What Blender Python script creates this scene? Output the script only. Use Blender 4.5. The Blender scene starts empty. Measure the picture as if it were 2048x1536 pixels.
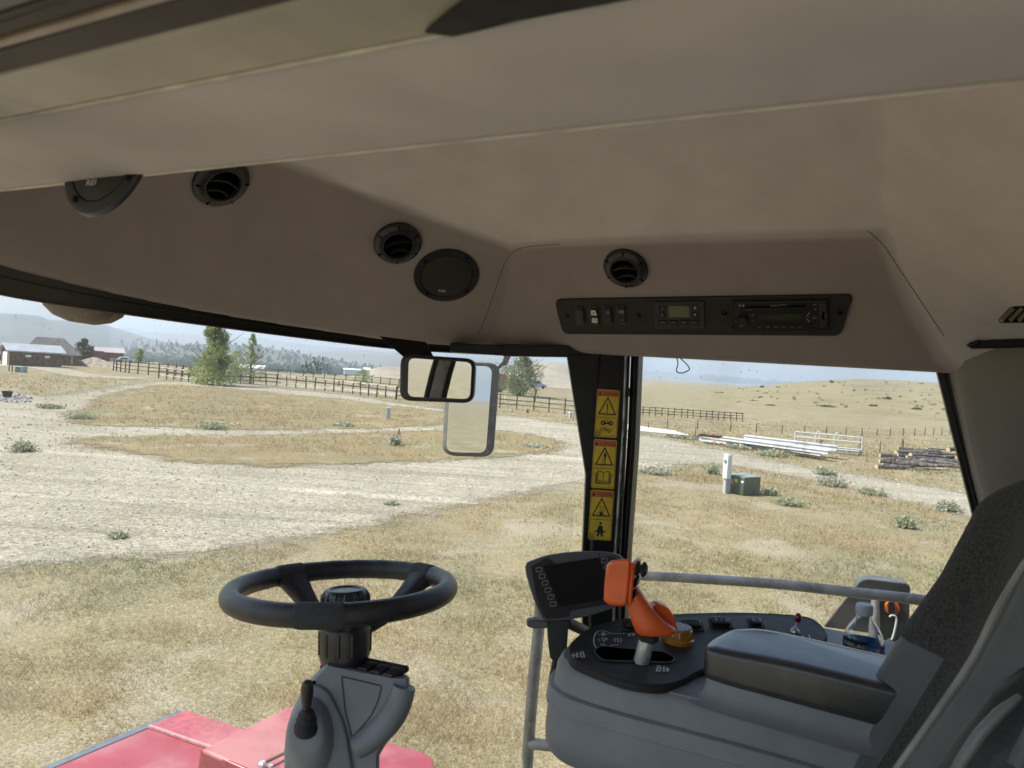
import bpy, bmesh, math, random
import numpy as np
from mathutils import Vector, Matrix, noise
from mathutils.bvhtree import BVHTree
from mathutils.geometry import tessellate_polygon

rad = math.radians
SC = bpy.context.scene
COL = SC.collection
RND = random.Random(7)

# ------------------------------------------------------------------ camera
EYE = Vector((0, 0, 3.3))
PITCH, ROLL = rad(1.2), rad(3.9)
_f = Vector((0, math.cos(PITCH), -math.sin(PITCH)))
_r0 = Vector((1, 0, 0)); _u0 = _r0.cross(_f)
CR = (_r0 * math.cos(ROLL) + _u0 * math.sin(ROLL)).normalized()
CU = (_u0 * math.cos(ROLL) - _r0 * math.sin(ROLL)).normalized()
CF = _f.normalized()
cam_d = bpy.data.cameras.new('camera')
cam = bpy.data.objects.new('camera', cam_d); COL.objects.link(cam)
cam_d.sensor_width = 36; cam_d.lens = 36 * 1420 / 2048
cam_d.dof.use_dof = True; cam_d.dof.focus_distance = 2.8; cam_d.dof.aperture_fstop = 13
cam_d.clip_start = 0.02; cam_d.clip_end = 20000
M3 = Matrix((CR, CU, -CF)).transposed()
cam.matrix_world = Matrix.Translation(EYE) @ M3.to_4x4()
SC.camera = cam

# ------------------------------------------------------------------ world, sun, exposure
SUN_EL = 52
SUN_DIR = Vector((-0.93, -0.10, 0)).normalized() * math.cos(rad(SUN_EL)) + Vector((0, 0, math.sin(rad(SUN_EL))))
w = bpy.data.worlds.new('World'); SC.world = w; w.use_nodes = True
nt = w.node_tree; bg = nt.nodes['Background']
sky = nt.nodes.new('ShaderNodeTexSky'); sky.sky_type = 'NISHITA'; sky.sun_disc = False
sky.sun_elevation = rad(SUN_EL); sky.sun_rotation = math.atan2(SUN_DIR.x, SUN_DIR.y)
sky.altitude = 1200; sky.air_density = 1.3; sky.dust_density = 3.0
nt.links.new(sky.outputs[0], bg.inputs[0]); bg.inputs[1].default_value = 0.12
sd = bpy.data.lights.new('sun', 'SUN'); sd.energy = 4.7; sd.angle = rad(0.5); sd.color = (1.0, 0.95, 0.86)
so = bpy.data.objects.new('sun', sd); COL.objects.link(so)
so.rotation_euler = (-SUN_DIR).to_track_quat('-Z', 'Y').to_euler(); so.location = (0, 0, 60)
SC.view_settings.view_transform = 'Standard'; SC.view_settings.look = 'None'
SC.view_settings.gamma = 1.0; SC.view_settings.use_curve_mapping = False
SC.view_settings.exposure = 0.98
SC.render.engine = 'CYCLES'
cy = SC.cycles
cy.max_bounces = 10; cy.diffuse_bounces = 5; cy.glossy_bounces = 4; cy.transmission_bounces = 6
cy.transparent_max_bounces = 16; cy.volume_bounces = 0
cy.use_denoising = True; cy.sample_clamp_indirect = 6.0; cy.caustics_reflective = False; cy.caustics_refractive = False

# ------------------------------------------------------------------ picture-to-place helpers
def ray(px, py):
    return CR * ((px - 1024) / 1420) - CU * ((py - 768) / 1420) + CF
def P(px, py, z):                       # point at depth z along the viewing axis
    return EYE + ray(px, py) * z
def G(px, py, h=0.0):                   # point where the sight line meets height h
    d = ray(px, py)
    if d.z > -0.0008: d = Vector((d.x, d.y, -0.0008))
    return EYE + d * ((h - EYE.z) / d.z)
def D(px, dist, z=0.0):                 # point in the azimuth of column px at a ground distance
    py = 738 + 0.07 * (px - 1024)
    d = ray(px, py); d = Vector((d.x, d.y, 0)).normalized()
    return Vector((d.x * dist, d.y * dist, z))
def Hgt(px, py, dist):                  # height of the sight line at ground distance
    d = ray(px, py); l = math.hypot(d.x, d.y)
    return EYE.z + d.z / l * dist
AF = rad(62)
FV = Vector((-math.sin(AF), math.cos(AF), 0)); RV = Vector((math.cos(AF), math.sin(AF), 0)); ZV = Vector((0, 0, 1))
def C(f, r, h): return EYE + FV * f + RV * r + ZV * h     # cab coordinates: forward, right, up from the eye
class Plane:
    def __init__(s, p, n, up=None):
        s.p = Vector(p); s.n = Vector(n).normalized()
        up = Vector(up) if up is not None else CU
        s.y = (up - s.n * up.dot(s.n)).normalized(); s.x = s.y.cross(s.n).normalized()
    def hit(s, px, py, off=0.0):
        d = ray(px, py)
        return EYE + d * ((s.p + s.n * off - EYE).dot(s.n) / d.dot(s.n))
def RP(px, py, r): return Plane(C(0, r, 0), -RV).hit(px, py)
def FP(px, py, f): return Plane(C(f, 0, 0), -FV).hit(px, py)
def HP(px, py, h): return Plane(C(0, 0, h), ZV).hit(px, py)

# ------------------------------------------------------------------ mesh helpers
class MB:
    def __init__(s): s.v = []; s.f = []
    def add(s, vs, fs):
        n = len(s.v); s.v += [tuple(v) for v in vs]; s.f += [tuple(i + n for i in f) for f in fs]; return s
    def box(s, c, sz, ax=None):
        ax = ax or (Vector((1, 0, 0)), Vector((0, 1, 0)), Vector((0, 0, 1))); c = Vector(c)
        vs = [c + ax[0] * (sz[0] / 2 * i) + ax[1] * (sz[1] / 2 * j) + ax[2] * (sz[2] / 2 * k) for k in (-1, 1) for j in (-1, 1) for i in (-1, 1)]
        return s.add(vs, [(0, 2, 3, 1), (4, 5, 7, 6), (0, 1, 5, 4), (2, 6, 7, 3), (0, 4, 6, 2), (1, 3, 7, 5)])
    def hexa(s, q, t):                   # q: 4 corners, t: vector thickness
        q = [Vector(a) for a in q]; vs = q + [a + t for a in q]
        return s.add(vs, [(0, 1, 2, 3), (7, 6, 5, 4), (0, 4, 5, 1), (1, 5, 6, 2), (2, 6, 7, 3), (3, 7, 4, 0)])
    def prism(s, pts, t):                # polygon with thickness vector
        pts = [Vector(p) for p in pts]; n = len(pts)
        s.add(pts + [p + t for p in pts], [(i, (i + 1) % n, n + (i + 1) % n, n + i) for i in range(n)] + [tuple(range(n))[::-1], tuple(range(n, 2 * n))]); return s
    def tube(s, pts, r, seg=10, caps=True):
        pts = [Vector(p) for p in pts]; n = len(pts)
        rs = r if isinstance(r, (list, tuple)) else [r] * n
        vs = []; fs = []; prev = None
        for i, p in enumerate(pts):
            t = (pts[min(i + 1, n - 1)] - pts[max(i - 1, 0)])
            t = t.normalized() if t.length > 1e-9 else Vector((0, 0, 1))
            if prev is None:
                a = t.orthogonal().normalized()
            else:
                a = prev - t * prev.dot(t); a = a.normalized() if a.length > 1e-6 else t.orthogonal().normalized()
            prev = a; b = t.cross(a)
            for k in range(seg):
                an = 2 * math.pi * k / seg
                vs.append(p + (a * math.cos(an) + b * math.sin(an)) * rs[i])
        for i in range(n - 1):
            for k in range(seg):
                k2 = (k + 1) % seg
                fs.append((i * seg + k, i * seg + k2, (i + 1) * seg + k2, (i + 1) * seg + k))
        if caps: fs += [tuple(range(seg))[::-1], tuple(range((n - 1) * seg, n * seg))]
        return s.add(vs, fs)
    def lathe(s, prof, o, n, x=None, seg=40, close=True):   # prof (r, height along n)
        n = Vector(n).normalized(); x = Vector(x) if x is not None else n.orthogonal(); x = (x - n * x.dot(n)).normalized(); y = n.cross(x)
        o = Vector(o); vs = []; fs = []; m = len(prof)
        for r, z in prof:
            for k in range(seg):
                an = 2 * math.pi * k / seg; vs.append(o + n * z + (x * math.cos(an) + y * math.sin(an)) * r)
        for i in range(m - 1):
            for k in range(seg):
                k2 = (k + 1) % seg; fs.append((i * seg + k, i * seg + k2, (i + 1) * seg + k2, (i + 1) * seg + k))
        if close: fs += [tuple(range(seg))[::-1], tuple(range((m - 1) * seg, m * seg))]
        return s.add(vs, fs)
    def grid(s, rows, closed=False):
        m = len(rows[0]); vs = [p for r in rows for p in r]; fs = []
        for i in range(len(rows) - 1):
            for j in range(m if closed else m - 1):
                j2 = (j + 1) % m; fs.append((i * m + j, i * m + j2, (i + 1) * m + j2, (i + 1) * m + j))
        return s.add(vs, fs)
    def loft(s, secs):                   # closed sections with caps
        m = len(secs[0]); s2 = MB(); s2.grid(secs, True); s2.f += [tuple(range(m))[::-1], tuple(range((len(secs) - 1) * m, len(secs) * m))]
        return s.add(s2.v, s2.f)
    def ellipsoid(s, c, ax, n=10, m=16):
        c = Vector(c); rows = []
        for i in range(1, n):
            th = math.pi * i / n
            rows.append([c + ax[2] * math.cos(th) + (ax[0] * math.cos(2 * math.pi * k / m) + ax[1] * math.sin(2 * math.pi * k / m)) * math.sin(th) for k in range(m)])
        return s.loft(rows)

def cr(pts, n, closed=False):            # Catmull-Rom resample
    pts = [Vector(p) for p in pts]; out = []; m = len(pts)
    segs = m if closed else m - 1
    for i in range(segs):
        g = (lambda k: pts[k % m]) if closed else (lambda k: pts[max(0, min(m - 1, k))])
        p0, p1, p2, p3 = g(i - 1), g(i), g(i + 1), g(i + 2)
        for k in range(n):
            t = k / n
            out.append(0.5 * ((2 * p1) + (p2 - p0) * t + (2 * p0 - 5 * p1 + 4 * p2 - p3) * t * t + (3 * p1 - p0 - 3 * p2 + p3) * t ** 3))
    if not closed: out.append(pts[-1])
    return out
def rrect(w, h, r, n=4):                 # rounded rectangle outline, 2-D
    out = []
    for cx, cy_, a0 in ((w / 2 - r, h / 2 - r, 0), (-w / 2 + r, h / 2 - r, 90), (-w / 2 + r, -h / 2 + r, 180), (w / 2 - r, -h / 2 + r, 270)):
        for k in range(n + 1):
            a = rad(a0 + 90 * k / n); out.append((cx + r * math.cos(a), cy_ + r * math.sin(a)))
    return out

def tag(o, label=None, cat=None, group=None, kind=None):
    if label: o['label'] = label
    if cat: o['category'] = cat
    if group: o['group'] = group
    if kind: o['kind'] = kind
    return o
def thing(name, label, cat, loc, group=None):
    o = bpy.data.objects.new(name, None); COL.objects.link(o); o.location = loc; o.empty_display_size = 0.1
    return tag(o, label, cat, group)
_WL = {}
def wloc(o):
    return Vector(o.location) + (wloc(o.parent) if o.parent else Vector())
def obj(name, mb, m, parent=None, smooth=35, bevel=0, sub=0, local=False, bseg=2):
    me = bpy.data.meshes.new(name)
    off = Vector() if (parent is None or local) else wloc(parent)
    v = mb.v if off.length == 0 else [(a[0] - off.x, a[1] - off.y, a[2] - off.z) for a in mb.v]
    me.from_pydata([tuple(a) for a in v], [], mb.f)
    bm = bmesh.new(); bm.from_mesh(me)
    if len(bm.faces) < 20000: bmesh.ops.recalc_face_normals(bm, faces=bm.faces)
    if smooth:
        for f in bm.faces: f.smooth = True
        for e in bm.edges:
            if len(e.link_faces) == 2 and e.calc_face_angle(0) > rad(smooth): e.smooth = False
    bm.to_mesh(me); bm.free(); me.update()
    if m: me.materials.append(m)
    o = bpy.data.objects.new(name, me); COL.objects.link(o)
    if parent: o.parent = parent
    if bevel:
        b = o.modifiers.new('b', 'BEVEL'); b.width = bevel; b.segments = bseg; b.limit_method = 'ANGLE'; b.angle_limit = rad(35); b.harden_normals = False
        for p in me.polygons: p.use_smooth = True
    if sub:
        s_ = o.modifiers.new('s', 'SUBSURF'); s_.levels = sub; s_.render_levels = sub
    return o
def text(mb, s, o, x, y, size, center=True, width=None):
    cu = bpy.data.curves.new('t', 'FONT'); cu.body = s; cu.size = 1.0; cu.resolution_u = 3
    to = bpy.data.objects.new('t', cu); COL.objects.link(to)
    dg = bpy.context.evaluated_depsgraph_get()
    me = bpy.data.meshes.new_from_object(to.evaluated_get(dg))
    vs = [v.co.copy() for v in me.vertices]; fs = [tuple(p.vertices) for p in me.polygons]
    bpy.data.objects.remove(to); bpy.data.curves.remove(cu); bpy.data.meshes.remove(me)
    if not vs: return
    x0 = min(v.x for v in vs); x1 = max(v.x for v in vs); y0 = min(v.y for v in vs); y1 = max(v.y for v in vs)
    sy = size / max(0.3, (y1 - y0)); sx = sy if width is None else width / (x1 - x0)
    cx = (x0 + x1) / 2 if center else x0; cy_ = (y0 + y1) / 2
    mb.add([Vector(o) + x * ((v.x - cx) * sx) + y * ((v.y - cy_) * sy) for v in vs], fs)
def stroke(mb, pts, w_, n, closed=False):        # flat line drawn on a surface with normal n
    pts = [Vector(p) for p in pts]; m = len(pts)
    for i in range(m if closed else m - 1):
        a, b = pts[i], pts[(i + 1) % m]; d = (b - a)
        if d.length < 1e-7: continue
        d = d.normalized(); s_ = n.cross(d).normalized() * (w_ / 2); e = d * (w_ * 0.35)
        mb.add([a - e - s_, b + e - s_, b + e + s_, a - e + s_], [(0, 1, 2, 3)])
def copy_tree(o, parent=None):
    c = o.copy(); COL.objects.link(c); c.parent = parent
    for ch in [x for x in bpy.data.objects if x.parent == o]: copy_tree(ch, c)
    return c

# ------------------------------------------------------------------ materials
def _n(nt, t, **k):
    n = nt.nodes.new('ShaderNode' + t)
    for a, b in k.items(): setattr(n, a, b)
    return n
def mat(name, col, rough=0.5, metal=0.0, var=0.12, scale=30, bump=0.0, bscale=200, col2=None, spec=0.5, coat=0.0, sheen=0.0, dirt=None, dscale=6, damt=0.5, detail=4):
    m = bpy.data.materials.new(name); m.use_nodes = True; nt = m.node_tree; L = nt.links
    b = nt.nodes['Principled BSDF']; b.inputs['Roughness'].default_value = rough; b.inputs['Metallic'].default_value = metal
    b.inputs['Specular IOR Level'].default_value = spec; b.inputs['Coat Weight'].default_value = coat; b.inputs['Coat Roughness'].default_value = .28 if coat > .3 and coat < 1 and 'arm' in name else .06; b.inputs['Sheen Weight'].default_value = sheen
    g = _n(nt, 'TexCoord'); co = g.outputs['Object']
    nz = _n(nt, 'TexNoise'); nz.inputs['Scale'].default_value = scale; nz.inputs['Detail'].default_value = detail; L.new(co, nz.inputs['Vector'])
    mx = _n(nt, 'Mix', data_type='RGBA')
    c2 = col2 or tuple(c * (1 - var * 2) for c in col[:3]); c1 = col if col2 else tuple(min(1, c * (1 + var)) for c in col[:3])
    mx.inputs[6].default_value = (*c1[:3], 1); mx.inputs[7].default_value = (*c2[:3], 1)
    rp = _n(nt, 'ValToRGB'); rp.color_ramp.elements[0].position = 0.35; rp.color_ramp.elements[1].position = 0.65
    L.new(nz.outputs['Fac'], rp.inputs[0]); L.new(rp.outputs[0], mx.inputs[0]); out = mx.outputs[2]
    if dirt:
        n2 = _n(nt, 'TexNoise'); n2.inputs['Scale'].default_value = dscale; n2.inputs['Detail'].default_value = 6; L.new(co, n2.inputs['Vector'])
        r2 = _n(nt, 'ValToRGB'); r2.color_ramp.elements[0].position = 1 - damt; r2.color_ramp.elements[1].position = min(1, 1.15 - damt)
        L.new(n2.outputs['Fac'], r2.inputs[0]); m2 = _n(nt, 'Mix', data_type='RGBA'); m2.inputs[7].default_value = (*dirt, 1)
        L.new(r2.outputs[0], m2.inputs[0]); L.new(out, m2.inputs[6]); out = m2.outputs[2]
    L.new(out, b.inputs['Base Color'])
    rr = _n(nt, 'MapRange'); rr.inputs[3].default_value = max(0, rough - 0.07); rr.inputs[4].default_value = min(1, rough + 0.07)
    L.new(nz.outputs['Fac'], rr.inputs[0]); L.new(rr.outputs[0], b.inputs['Roughness'])
    if bump:
        n3 = _n(nt, 'TexNoise'); n3.inputs['Scale'].default_value = bscale; n3.inputs['Detail'].default_value = 3; L.new(co, n3.inputs['Vector'])
        bp = _n(nt, 'Bump'); bp.inputs['Strength'].default_value = bump; bp.inputs['Distance'].default_value = 0.002
        L.new(n3.outputs['Fac'], bp.inputs['Height']); L.new(bp.outputs[0], b.inputs['Normal'])
    return m
def glass_mat(name, tint=(0.97, 0.985, 0.975), dust=0.05, specks=0.5):
    m = bpy.data.materials.new(name); m.use_nodes = True; nt = m.node_tree; L = nt.links; nt.nodes.clear()
    out = _n(nt, 'OutputMaterial'); tr = _n(nt, 'BsdfTransparent'); tr.inputs[0].default_value = (*tint, 1)
    gl = _n(nt, 'BsdfGlossy'); gl.inputs['Roughness'].default_value = 0.02
    lw_ = _n(nt, 'LayerWeight'); lw_.inputs[0].default_value = .5; pw = _n(nt, 'Math', operation='POWER'); pw.inputs[1].default_value = 4.5; L.new(lw_.outputs['Facing'], pw.inputs[0]); fr = _n(nt, 'MapRange'); fr.inputs[3].default_value = .035; fr.inputs[4].default_value = .9; L.new(pw.outputs[0], fr.inputs[0])
    mx = _n(nt, 'MixShader'); L.new(fr.outputs[0], mx.inputs[0]); L.new(tr.outputs[0], mx.inputs[1]); L.new(gl.outputs[0], mx.inputs[2])
    df = _n(nt, 'BsdfDiffuse'); df.inputs[0].default_value = (0.55, 0.52, 0.45, 1)
    tl = _n(nt, 'BsdfTranslucent'); tl.inputs[0].default_value = (0.6, 0.58, 0.5, 1)
    dm = _n(nt, 'MixShader'); L.new(df.outputs[0], dm.inputs[1]); L.new(tl.outputs[0], dm.inputs[2])
    g = _n(nt, 'NewGeometry')
    nz = _n(nt, 'TexNoise'); nz.inputs['Scale'].default_value = 5; nz.inputs['Detail'].default_value = 5; L.new(g.outputs['Position'], nz.inputs['Vector'])
    r1 = _n(nt, 'MapRange'); r1.inputs[1].default_value = 0.40; r1.inputs[2].default_value = 0.75; r1.inputs[3].default_value = .012; r1.inputs[4].default_value = dust; L.new(nz.outputs['Fac'], r1.inputs[0])
    n2 = _n(nt, 'TexNoise'); n2.inputs['Scale'].default_value = 160; n2.inputs['Detail'].default_value = 2; L.new(g.outputs['Position'], n2.inputs['Vector'])
    r2 = _n(nt, 'MapRange'); r2.inputs[1].default_value = 0.70; r2.inputs[2].default_value = 0.74; r2.inputs[4].default_value = specks; L.new(n2.outputs['Fac'], r2.inputs[0])
    sp = _n(nt, 'SeparateXYZ'); L.new(g.outputs['Position'], sp.inputs[0])
    r3 = _n(nt, 'MapRange'); r3.inputs[1].default_value = 3.22; r3.inputs[2].default_value = 3.35; L.new(sp.outputs[2], r3.inputs[0])
    ml = _n(nt, 'Math', operation='MULTIPLY'); L.new(r2.outputs[0], ml.inputs[0]); L.new(r3.outputs[0], ml.inputs[1])
    ad = _n(nt, 'Math', operation='ADD'); ad.use_clamp = True; L.new(r1.outputs[0], ad.inputs[0]); L.new(ml.outputs[0], ad.inputs[1])
    m2 = _n(nt, 'MixShader'); L.new(ad.outputs[0], m2.inputs[0]); L.new(mx.outputs[0], m2.inputs[1]); L.new(dm.outputs[0], m2.inputs[2])
    L.new(m2.outputs[0], out.inputs[0]); return m
def plain(name, col, rough=0.5, metal=0.0, emit=0): 
    return mat(name, col, rough, metal, var=0.05, scale=60)

M_LINER = mat('headliner_fabric', (0.68, 0.635, 0.655), 0.9, var=0.03, scale=14, bump=0.6, bscale=700, sheen=0.2, dirt=(0.64, 0.59, 0.60), dscale=5, damt=0.36)
M_TRIM = mat('beige_trim', (0.54, 0.51, 0.52), 0.75, var=0.05, scale=9, bump=0.15, bscale=700)
M_PILLAR = mat('grey_pillar_trim', (0.22, 0.215, 0.20), 0.75, var=0.05, scale=9, bump=0.15, bscale=700)
M_BLACK = mat('black_paint', (0.0045, 0.0045, 0.005), 0.38, var=0.2, scale=40, bump=0.08, bscale=160, dirt=(0.012, 0.012, 0.011), dscale=30, damt=0.35, spec=0.35)
M_RUBBER = mat('black_rubber', (0.018, 0.018, 0.018), 0.75, var=0.2, scale=50, bump=0.2, bscale=400)
M_PLAST = mat('black_plastic', (0.028, 0.028, 0.03), 0.48, var=0.12, scale=40, bump=0.35, bscale=900, dirt=(0.06, 0.058, 0.05), dscale=40, damt=0.36)
M_PLASTS = mat('satin_black_plastic', (0.022, 0.022, 0.024), 0.32, var=0.12, scale=40, bump=0.1, bscale=700)
M_PANEL = mat('overhead_plate_plastic', (0.016, 0.015, 0.015), 0.6, var=0.12, scale=60, bump=0.3, bscale=1200)
M_HOLE = mat('dark_hollow', (0.002, 0.002, 0.002), 1.0, var=0.1, spec=0)
M_LEATH = mat('wheel_leather', (0.016, 0.016, 0.017), 0.33, var=0.15, scale=50, bump=0.5, bscale=700, dirt=(0.05, 0.045, 0.04), dscale=30, damt=0.38)
M_GREY = mat('grey_moulded_plastic', (0.195, 0.207, 0.22), 0.46, var=0.05, scale=18, bump=0.4, bscale=900, dirt=(0.25, 0.25, 0.24), dscale=22, damt=0.33)
M_GREY2 = mat('grey_monitor_plastic', (0.12, 0.13, 0.145), 0.42, var=0.05, scale=30, bump=0.2, bscale=1200)
M_ARM = mat('armrest_vinyl', (0.030, 0.032, 0.035), 0.36, coat=0.6, var=0.08, scale=30, bump=0.3, bscale=500, dirt=(0.07, 0.068, 0.06), dscale=18, damt=0.38)
M_ORANGE = mat('orange_grip', (0.72, 0.115, 0.025), 0.33, var=0.05, scale=40, coat=0.25, bump=0.1, bscale=300, dirt=(0.45, 0.10, 0.04), dscale=50, damt=0.36)
M_STEEL = mat('brushed_steel', (0.62, 0.62, 0.61), 0.38, 0.6, var=0.12, scale=60, dirt=(0.25, 0.23, 0.2), dscale=30, damt=0.38)
M_AMBER = mat('amber_plastic', (0.42, 0.17, 0.02), 0.25, var=0.15, scale=80, coat=0.4)
M_WHITE = plain('white_print', (0.75, 0.75, 0.73), 0.5)
M_PRINT = plain('dim_print', (0.42, 0.42, 0.40), 0.5)
M_YELL = mat('sticker_yellow', (0.72, 0.50, 0.03), 0.45, var=0.08, scale=40, dirt=(0.45, 0.34, 0.08), dscale=60, damt=0.38)
M_ORNG = mat('sticker_orange', (0.62, 0.14, 0.05), 0.45, var=0.05)
M_INK = plain('black_ink', (0.015, 0.015, 0.015), 0.5)
M_SCREEN = mat('dark_screen_glass', (0.003, 0.003, 0.004), 0.45, var=0.1, scale=20)
M_LCD = mat('unlit_green_display', (0.16, 0.17, 0.10), 0.2, var=0.06, scale=100)
M_LCD2 = mat('unlit_grey_display', (0.045, 0.055, 0.04), 0.2, var=0.06, scale=100)
M_RED = mat('machine_red', (0.30, 0.045, 0.06), 0.42, var=0.05, scale=5, coat=0.2, dirt=(0.33, 0.10, 0.11), dscale=4, damt=0.52, bump=0.05, bscale=30)
M_GUNM = mat('grey_steel_strip', (0.12, 0.13, 0.15), 0.5, var=0.1)
M_RAIL = mat('galvanised_rail', (0.30, 0.30, 0.29), 0.5, 0.3, var=0.2, scale=25, dirt=(0.42, 0.40, 0.34), dscale=50, damt=0.45, bump=0.3, bscale=150)
M_FAB = mat('seat_fabric', (0.046, 0.045, 0.043), 0.95, var=0.3, scale=300, bump=0.6, bscale=1200, sheen=0.05)
M_VINYL = mat('seat_vinyl', (0.062, 0.066, 0.068), 0.42, var=0.08, scale=20, bump=0.4, bscale=600)
M_PLATE = mat('black_plate_plastic', (0.02, 0.02, 0.021), 0.6, var=0.1, scale=40, bump=0.35, bscale=900, spec=0.35)
M_STITCH = plain('stitching_thread', (0.33, 0.25, 0.17), 0.8)
M_GLASS = glass_mat('window_glass', dust=0.22, specks=0.7)
M_CLEAR = bpy.data.materials.new('mirror_silver'); M_CLEAR.use_nodes = True
_b = M_CLEAR.node_tree.nodes['Principled BSDF']; _b.inputs['Metallic'].default_value = 1; _b.inputs['Roughness'].default_value = 0.015; _b.inputs['Base Color'].default_value = (0.86, 0.88, 0.88, 1)

# the lining: one fabric, with shade painted into the panels round the windows (attribute 'panel_shade' set on the mesh)
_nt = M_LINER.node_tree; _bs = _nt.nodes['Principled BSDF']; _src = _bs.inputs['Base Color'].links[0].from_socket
_at = _n(_nt, 'Attribute'); _at.attribute_name = 'panel_shade'; _mu = _n(_nt, 'Mix', data_type='RGBA', blend_type='MULTIPLY'); _mu.inputs[7].default_value = (.48, .445, .435, 1)
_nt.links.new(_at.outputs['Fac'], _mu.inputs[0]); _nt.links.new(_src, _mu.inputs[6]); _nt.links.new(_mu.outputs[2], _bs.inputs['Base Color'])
# ================================================================== THE CAB
cab = thing('machine_cab', 'beige lined machine cab with black pillars and curved windscreen, holding all the controls', 'cab', C(0.3, 0.85, -1.6))

# --- headliner control net (each point is a place on the moulded lining)
fx = [-150, 0, 200, 400, 600, 800, 1020]
crease = [P(-150, 80, .62), P(0, 130, .72), P(200, 190, .86), P(400, 258, 1.0), P(600, 330, 1.14), P(800, 408, 1.27), RP(1020, 487, 1.2)]
midF = [P(-150, 330, .70), P(0, 350, .80), P(200, 400, .97), P(400, 440, 1.12), P(600, 490, 1.27), P(800, 545, 1.38), P(1010, 595, 1.47)]
lipT = [P(-150, 440, .74), P(0, 484, .86), P(200, 540, 1.05), P(400, 583, 1.22), P(600, 624, 1.37), P(800, 664, 1.50), P(975, 683, 1.555)]
lipB = [P(-150, 475, .775), P(0, 526, .90), P(200, 577, 1.085), P(400, 619, 1.25), P(600, 652, 1.40), P(800, 679, 1.53), P(965, 690, 1.575)]
lipI = [p + Vector((0, 0, .03)) + FV * .03 for p in lipB]
def rows_between(R, n=8, m=8):
    rr = [cr(r, n) for r in R]; cols = list(zip(*rr)); cols = [cr(c, m) for c in cols]
    return [list(r) for r in zip(*cols)]
hl = MB(); hl.grid(rows_between([crease, midF, lipT, lipB, lipI], 8, 6)); N_FRONT = len(hl.f)
# right hand panel that carries the radio: plane R + h = 1.445 rounded into the lip
PANEL = Plane(C(0, 1.1965, .2415), -(RV + ZV))
def rrow(prof_r, prof_h, f0, f1, n):
    return [C(f0 + (f1 - f0) * i / n, prof_r, prof_h) for i in range(n + 1)]
f_top0 = (crease[-1] - EYE).dot(FV); f_bot0 = (lipB[-1] - EYE).dot(FV)
def frow(ptL, r, h, f1, n=14, fb=None):
    a = C((ptL - EYE).dot(FV), (ptL - EYE).dot(RV), (ptL - EYE).z); b = C(f1, r, h)
    out = []
    for i in range(n + 1):
        t = i / n; p = a.lerp(b, t)
        q = C((p - EYE).dot(FV), r, h); k = min(1, t * 5); p = p.lerp(q, k * k * (3 - 2 * k)) if t > 0 else p
        out.append(p)
    return out
rowsR = [frow(crease[-1], 1.2, .245, .028), frow(midF[-1], 1.30, .145, -.02), frow(lipT[-1], 1.375, .07, -.07), frow(lipB[-1], 1.395, .048, -.10), frow(lipI[-1], 1.425, .05, -.11)]
hl.grid([list(r) for r in zip(*[cr(c, 6) for c in zip(*rowsR)])]); N_RADIO = len(hl.f)
# ceiling recess above
def prof(f):                             # ceiling section at forward position f
    return [(.373, .14), (.385, .16), (.40, .26), (.47, .335), (.62, .372), (.80, .374), (.95, .358), (1.08, .315), (1.16, .272), (1.2, .245)]
front_edge = cr(list(reversed([crease[-1], crease[-2], crease[-3], crease[-4], crease[-5], crease[-6]])), 2)
nP = 10
ceil_rows = []
back = [C(.03, r, h) for r, h in prof(0)]
# front boundary of the ceiling follows the crease
fe = [C(.62, .373, .14), C(.66, .385, .17), crease[1], crease[2], crease[3], crease[4], crease[4].lerp(crease[5], .5), crease[5], crease[5].lerp(crease[6], .5), crease[6]]
for i in range(13):
    t = i / 12; row = []
    for k in range(nP):
        a = back[k]; b = fe[k]; p = a.lerp(b, t)
        q = C((p - EYE).dot(FV), prof(0)[k][0], prof(0)[k][1])
        s_ = 1 - t ** 3
        row.append(p.lerp(q, s_))
    ceil_rows.append(cr(row, 4))
hl.grid(ceil_rows)
# rear slope behind the crease
rc_ = [C(-.75, r, h) for r, h in [(.373, .138), (.385, .137), (.40, .135), (.47, .13), (.62, .12), (.80, .115), (.95, .11), (1.08, .108), (1.2, .105), (1.40, .098)]]
rb = [C(-.25, r, h) for r, h in [(.373, .138), (.385, .137), (.40, .135), (.47, .13), (.62, .125), (.80, .12), (.95, .118), (1.08, .115), (1.2, .11), (1.40, .098)]]
ra = back[:-1] + [back[-1]]
rear_rows = []
for i in range(9):
    t = i / 8
    rear_rows.append(cr([ra[k].lerp(rb[k], t) for k in range(nP)], 4))
for i in range(1, 9): rear_rows.append(cr([rb[k].lerp(rc_[k], i / 8) for k in range(nP)], 4))
hl.grid(rear_rows)
hl.grid([[rowsR[j][-1] for j in range(5)], [C(-.3, 1.26, .15), C(-.3, 1.33, .12), C(-.3, 1.385, .09), C(-.3, 1.40, .08), C(-.3, 1.425, .075)], [C(-.75, 1.40, .10), C(-.75, 1.41, .10), C(-.75, 1.415, .10), C(-.75, 1.42, .10), C(-.75, 1.425, .10)]])
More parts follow.
